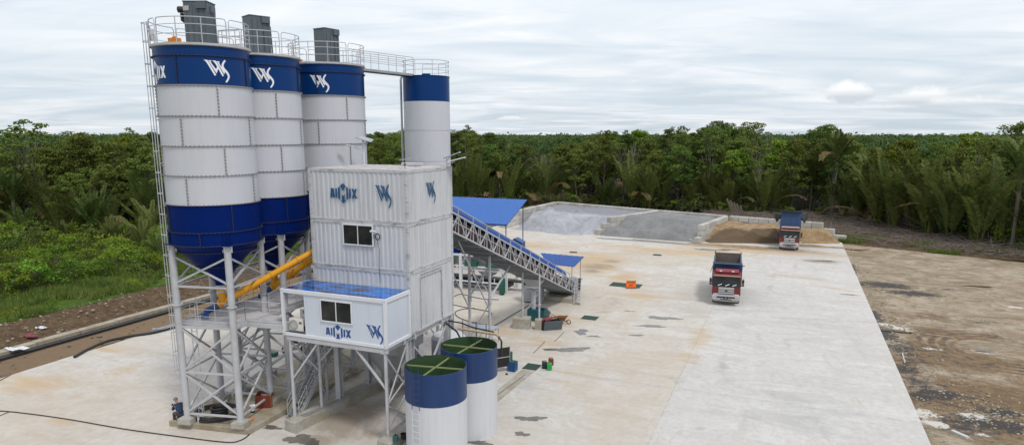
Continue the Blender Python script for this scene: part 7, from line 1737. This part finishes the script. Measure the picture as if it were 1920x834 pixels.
# white bags on the kerb, litter
for px, py, m_, lab in ((22, 653, 'plastic', 'crumpled white plastic lying on the kerb at far left'), (42, 651, 'plastic', 'pale blue plastic scrap on the kerb'), (56, 628, 'pink', 'pink rag on the soil bank'), (75, 613, 'plastic', 'small white scrap on the soil bank')):
    g = G(px, py, .3); rg = np.random.default_rng(px); mb = MB(); n_ = 8; P = [[(g.x+(i/n_-.5)*1.0+rg.normal()*.04, g.y+(j/n_-.5)*.5+rg.normal()*.04, .27+abs(rg.normal())*.06*(1 if 0 < i < n_ and 0 < j < n_ else 0)) for i in range(n_+1)] for j in range(n_+1)]; mb.grid(P); single(mb, 'plastic_scrap', m_, lab, 'litter', smooth=True)
mb = MB(); p_, q_ = G(290, 619, .15), G(333, 606, .2); mb.tube([p_, q_], .07, 8); mb.tube([p_+Vector((0, .15, .05)), q_+Vector((0, .2, .02))], .05, 8); mb.box(tuple(p_), (.3, .25, .3), .5); single(mb, 'pipe_fitting', 'silver', 'pale pipe with a bracket lying over the black pipe', 'pipe')
# debris stones in the dirt yard and soil bank: nobody could count them
mb = MB(); rg = np.random.default_rng(8)
def stone(mb, x, y, z, s):
    v = rg.normal(size=(8, 3)); vs = []
    for a in ((-1,-1,-1),(1,-1,-1),(1,1,-1),(-1,1,-1),(-1,-1,1),(1,-1,1),(1,1,1),(-1,1,1)): vs.append((x+(a[0]+rg.normal()*.35)*s, y+(a[1]+rg.normal()*.35)*s, z+(a[2]+rg.normal()*.3)*s*.55))
    mb.add(vs, [(3,2,1,0),(4,5,6,7),(0,1,5,4),(1,2,6,5),(2,3,7,6),(3,0,4,7)])
for cx_, cy_, sx_, sy_, n_ in [(8.0, 70, .35, 16, 600), (10.8, 43.0, 1.6, 2.2, 300), (9.2, 52, .9, 4, 200), (11.3, 42.0, .8, .8, 160), (8.9, 61, .8, 1.6, 120), (18, 62, 9, 18, 200)]:
    for _ in range(n_):
        x, y = cx_+rg.normal()*sx_, cy_+rg.normal()*sy_
        if x < 7.5 or y > 101 or y < 30: continue
        stone(mb, x, y, -.1, abs(rg.normal())*.028+.010)
o = mb.build('rubble', 'plinth'); props(o, 'small rubble and grit scattered in the dirt yard along the concrete edge', 'rubble', kind='stuff')
mb = MB()
for _ in range(1500):
    x, y = -54+rg.normal()*3.0, rg.uniform(18, 110)
    if x > -50.6: continue
    stone(mb, x, y, .02+.5*math.exp(-((x+54.5)/2.6)**2), abs(rg.normal())*.035+.015)
o = mb.build('soil_clods', 'kerb'); props(o, 'pale stones and clods strewn over the soil bank on the left', 'clods', kind='stuff')
mb = MB()
for _ in range(160):
    x, y = -47+rg.normal()*.9, rg.uniform(18, 90); stone(mb, x, y, -.1, abs(rg.normal())*.035+.015)
o = mb.build('soil_lumps', 'wood'); props(o, 'brown lumps on the bare soil strip beside the drain', 'clods', kind='stuff')
# steel offcuts lying in the dirt yard
for (a, b, r, m_, lab) in (((1650, 618), (1712, 623), .06, 'chassis', 'thin dark rod lying in the dirt beside the white patch'), ((1692, 660), (1697, 678), .05, 'block', 'pale stick lying in the dirt near the concrete edge'), ((1735, 624), (1790, 631), .03, 'block', 'long pale stick beside the muddy tracks'), ((1785, 805), (1815, 818), .12, 'block', 'short pale plank lying in the rubble at lower right'), ((1068, 473.5), (1082, 474), .13, 'wood', 'short brown log lying beyond the small blue roof')):
    p_, q_ = G(*a), G(*b); mb = MB(); z_ = -.06 if a[0] > 1500 else .1; mb.bar((p_.x, p_.y, z_), (q_.x, q_.y, z_), r*1.6, r); single(mb, 'stick', m_, lab, 'stick')
# timber and a bent steel sheet at the edge of the forest, seen above the back wall
g = G(1388, 408, .0); mb = MB()
for k in range(5): mb.bar((g.x-1+k*.4, g.y, 0), (g.x-2.6+k*.6, g.y+.4, 3.4-.3*k), .12, .3)
single(mb, 'broken_trunk', 'wood', 'splintered brown stump leaning behind the sand bay wall', 'stump')

# spilled sand and stone dust in front of the bays
def spill(px, py, w, h, rot, seed, m, label, cat):
    g = G(px, py); rg = np.random.default_rng(seed); ph = rg.uniform(0, 6.28, 6); nu, nv = 60, 8; pts = []; V = [(g.x, g.y, .03)]
    rows = []
    for j in range(1, nv+1):
        row = []
        for i in range(nu):
            a = 2*PI*i/nu; r = (j/nv)*(1+.22*math.sin(2*a+ph[0])+.2*math.sin(3*a+ph[1])+.14*math.sin(5*a+ph[2])+.1*math.sin(8*a+ph[3])+.07*math.sin(13*a+ph[4]))
            x, y = r*math.cos(a)*w/2, r*math.sin(a)*h/2; cr, sr = math.cos(R(rot)), math.sin(R(rot)); z = .004+(.05 if m == 'sand' else .02)*(1-(j/nv)**2)*rg.uniform(.5, 1.2)*(j < nv)
            V.append((g.x+x*cr-y*sr, g.y+x*sr+y*cr, z))
    F_ = [(0, 1+i, 1+(i+1) % nu) for i in range(nu)]
    for j in range(nv-1): F_ += [(1+j*nu+i, 1+(j+1)*nu+i, 1+(j+1)*nu+(i+1) % nu, 1+j*nu+(i+1) % nu) for i in range(nu)]
    mb = MB(); mb.add(V, F_); o = mb.build(name_of(m), m); props(o, label, cat, kind='stuff')
def name_of(m): return 'sand_spill' if m == 'sand' else 'gravel_spill'
spill(1385, 462, 10, 2.6, 3, 1, 'sand', 'sand spread thinly over the concrete left of the tipping truck', 'sand')
spill(1540, 462, 9, 2.0, -3, 2, 'sand', 'sand spread thinly over the concrete right of the tipping truck', 'sand')
spill(1330, 468, 4, 1.2, 0, 3, 'gravel_b', 'grey grit spread beside the end of the sand bay divider', 'gravel')
spill(1210, 452, 14, 1.6, -6, 4, 'gravel_b', 'grey grit spread in front of the dark gravel', 'gravel')
spill(1050, 436, 12, 2.4, -8, 5, 'gravel_a', 'pale grit spread in front of the left gravel heaps', 'gravel')
# odds and ends at the front footing
g = G(742, 827, .52)
t = thing('teal_canister', 'small teal canister on the footing beam at the foot of the nearest tank', 'canister', g); mb = MB(); mb.box((g.x, g.y, .68), (.26, .22, .32), .4); mb.build('body', 'teal', t, bevel=.04); mb = MB(); mb.lathe([(.04, .84), (.04, .9), (0, .9)], (g.x, g.y, 0), 10); mb.build('cap', 'black', t)
g = G(757, 822, .52)
t = thing('black_pail', 'small black pail beside the teal canister', 'pail', g); MB().lathe([(0, 0), (.12, 0), (.15, .28), (.13, .28), (.11, .03), (0, .03)], (g.x, g.y, .52), 18).build('body', 'black', t, True)
mb = MB(); mb.prism([(-15.35, 32.6), (-14.6, 32.6), (-14.4, 38.5), (-15.3, 38.5)], -.02, .006); o = mb.build('trench_strip', 'pedestal'); props(o, 'strip of newer grey concrete over the drain trench', 'pavement', kind='structure')
for k, (a, b) in enumerate((((1000, 662), (1022, 640)), ((905, 760), (985, 702)), ((1040, 640), (1058, 622)))):
    p_, q_ = G(*a), G(*b); mb = MB(); mb.bar((p_.x, p_.y, .012), (q_.x, q_.y, .012), .05, .02); single(mb, 'stick', 'wood', ('thin dark stick by the damp patch left of the long puddle', 'long thin batten along the drain trench', 'short batten beside the hinged black trunk')[k], 'stick')
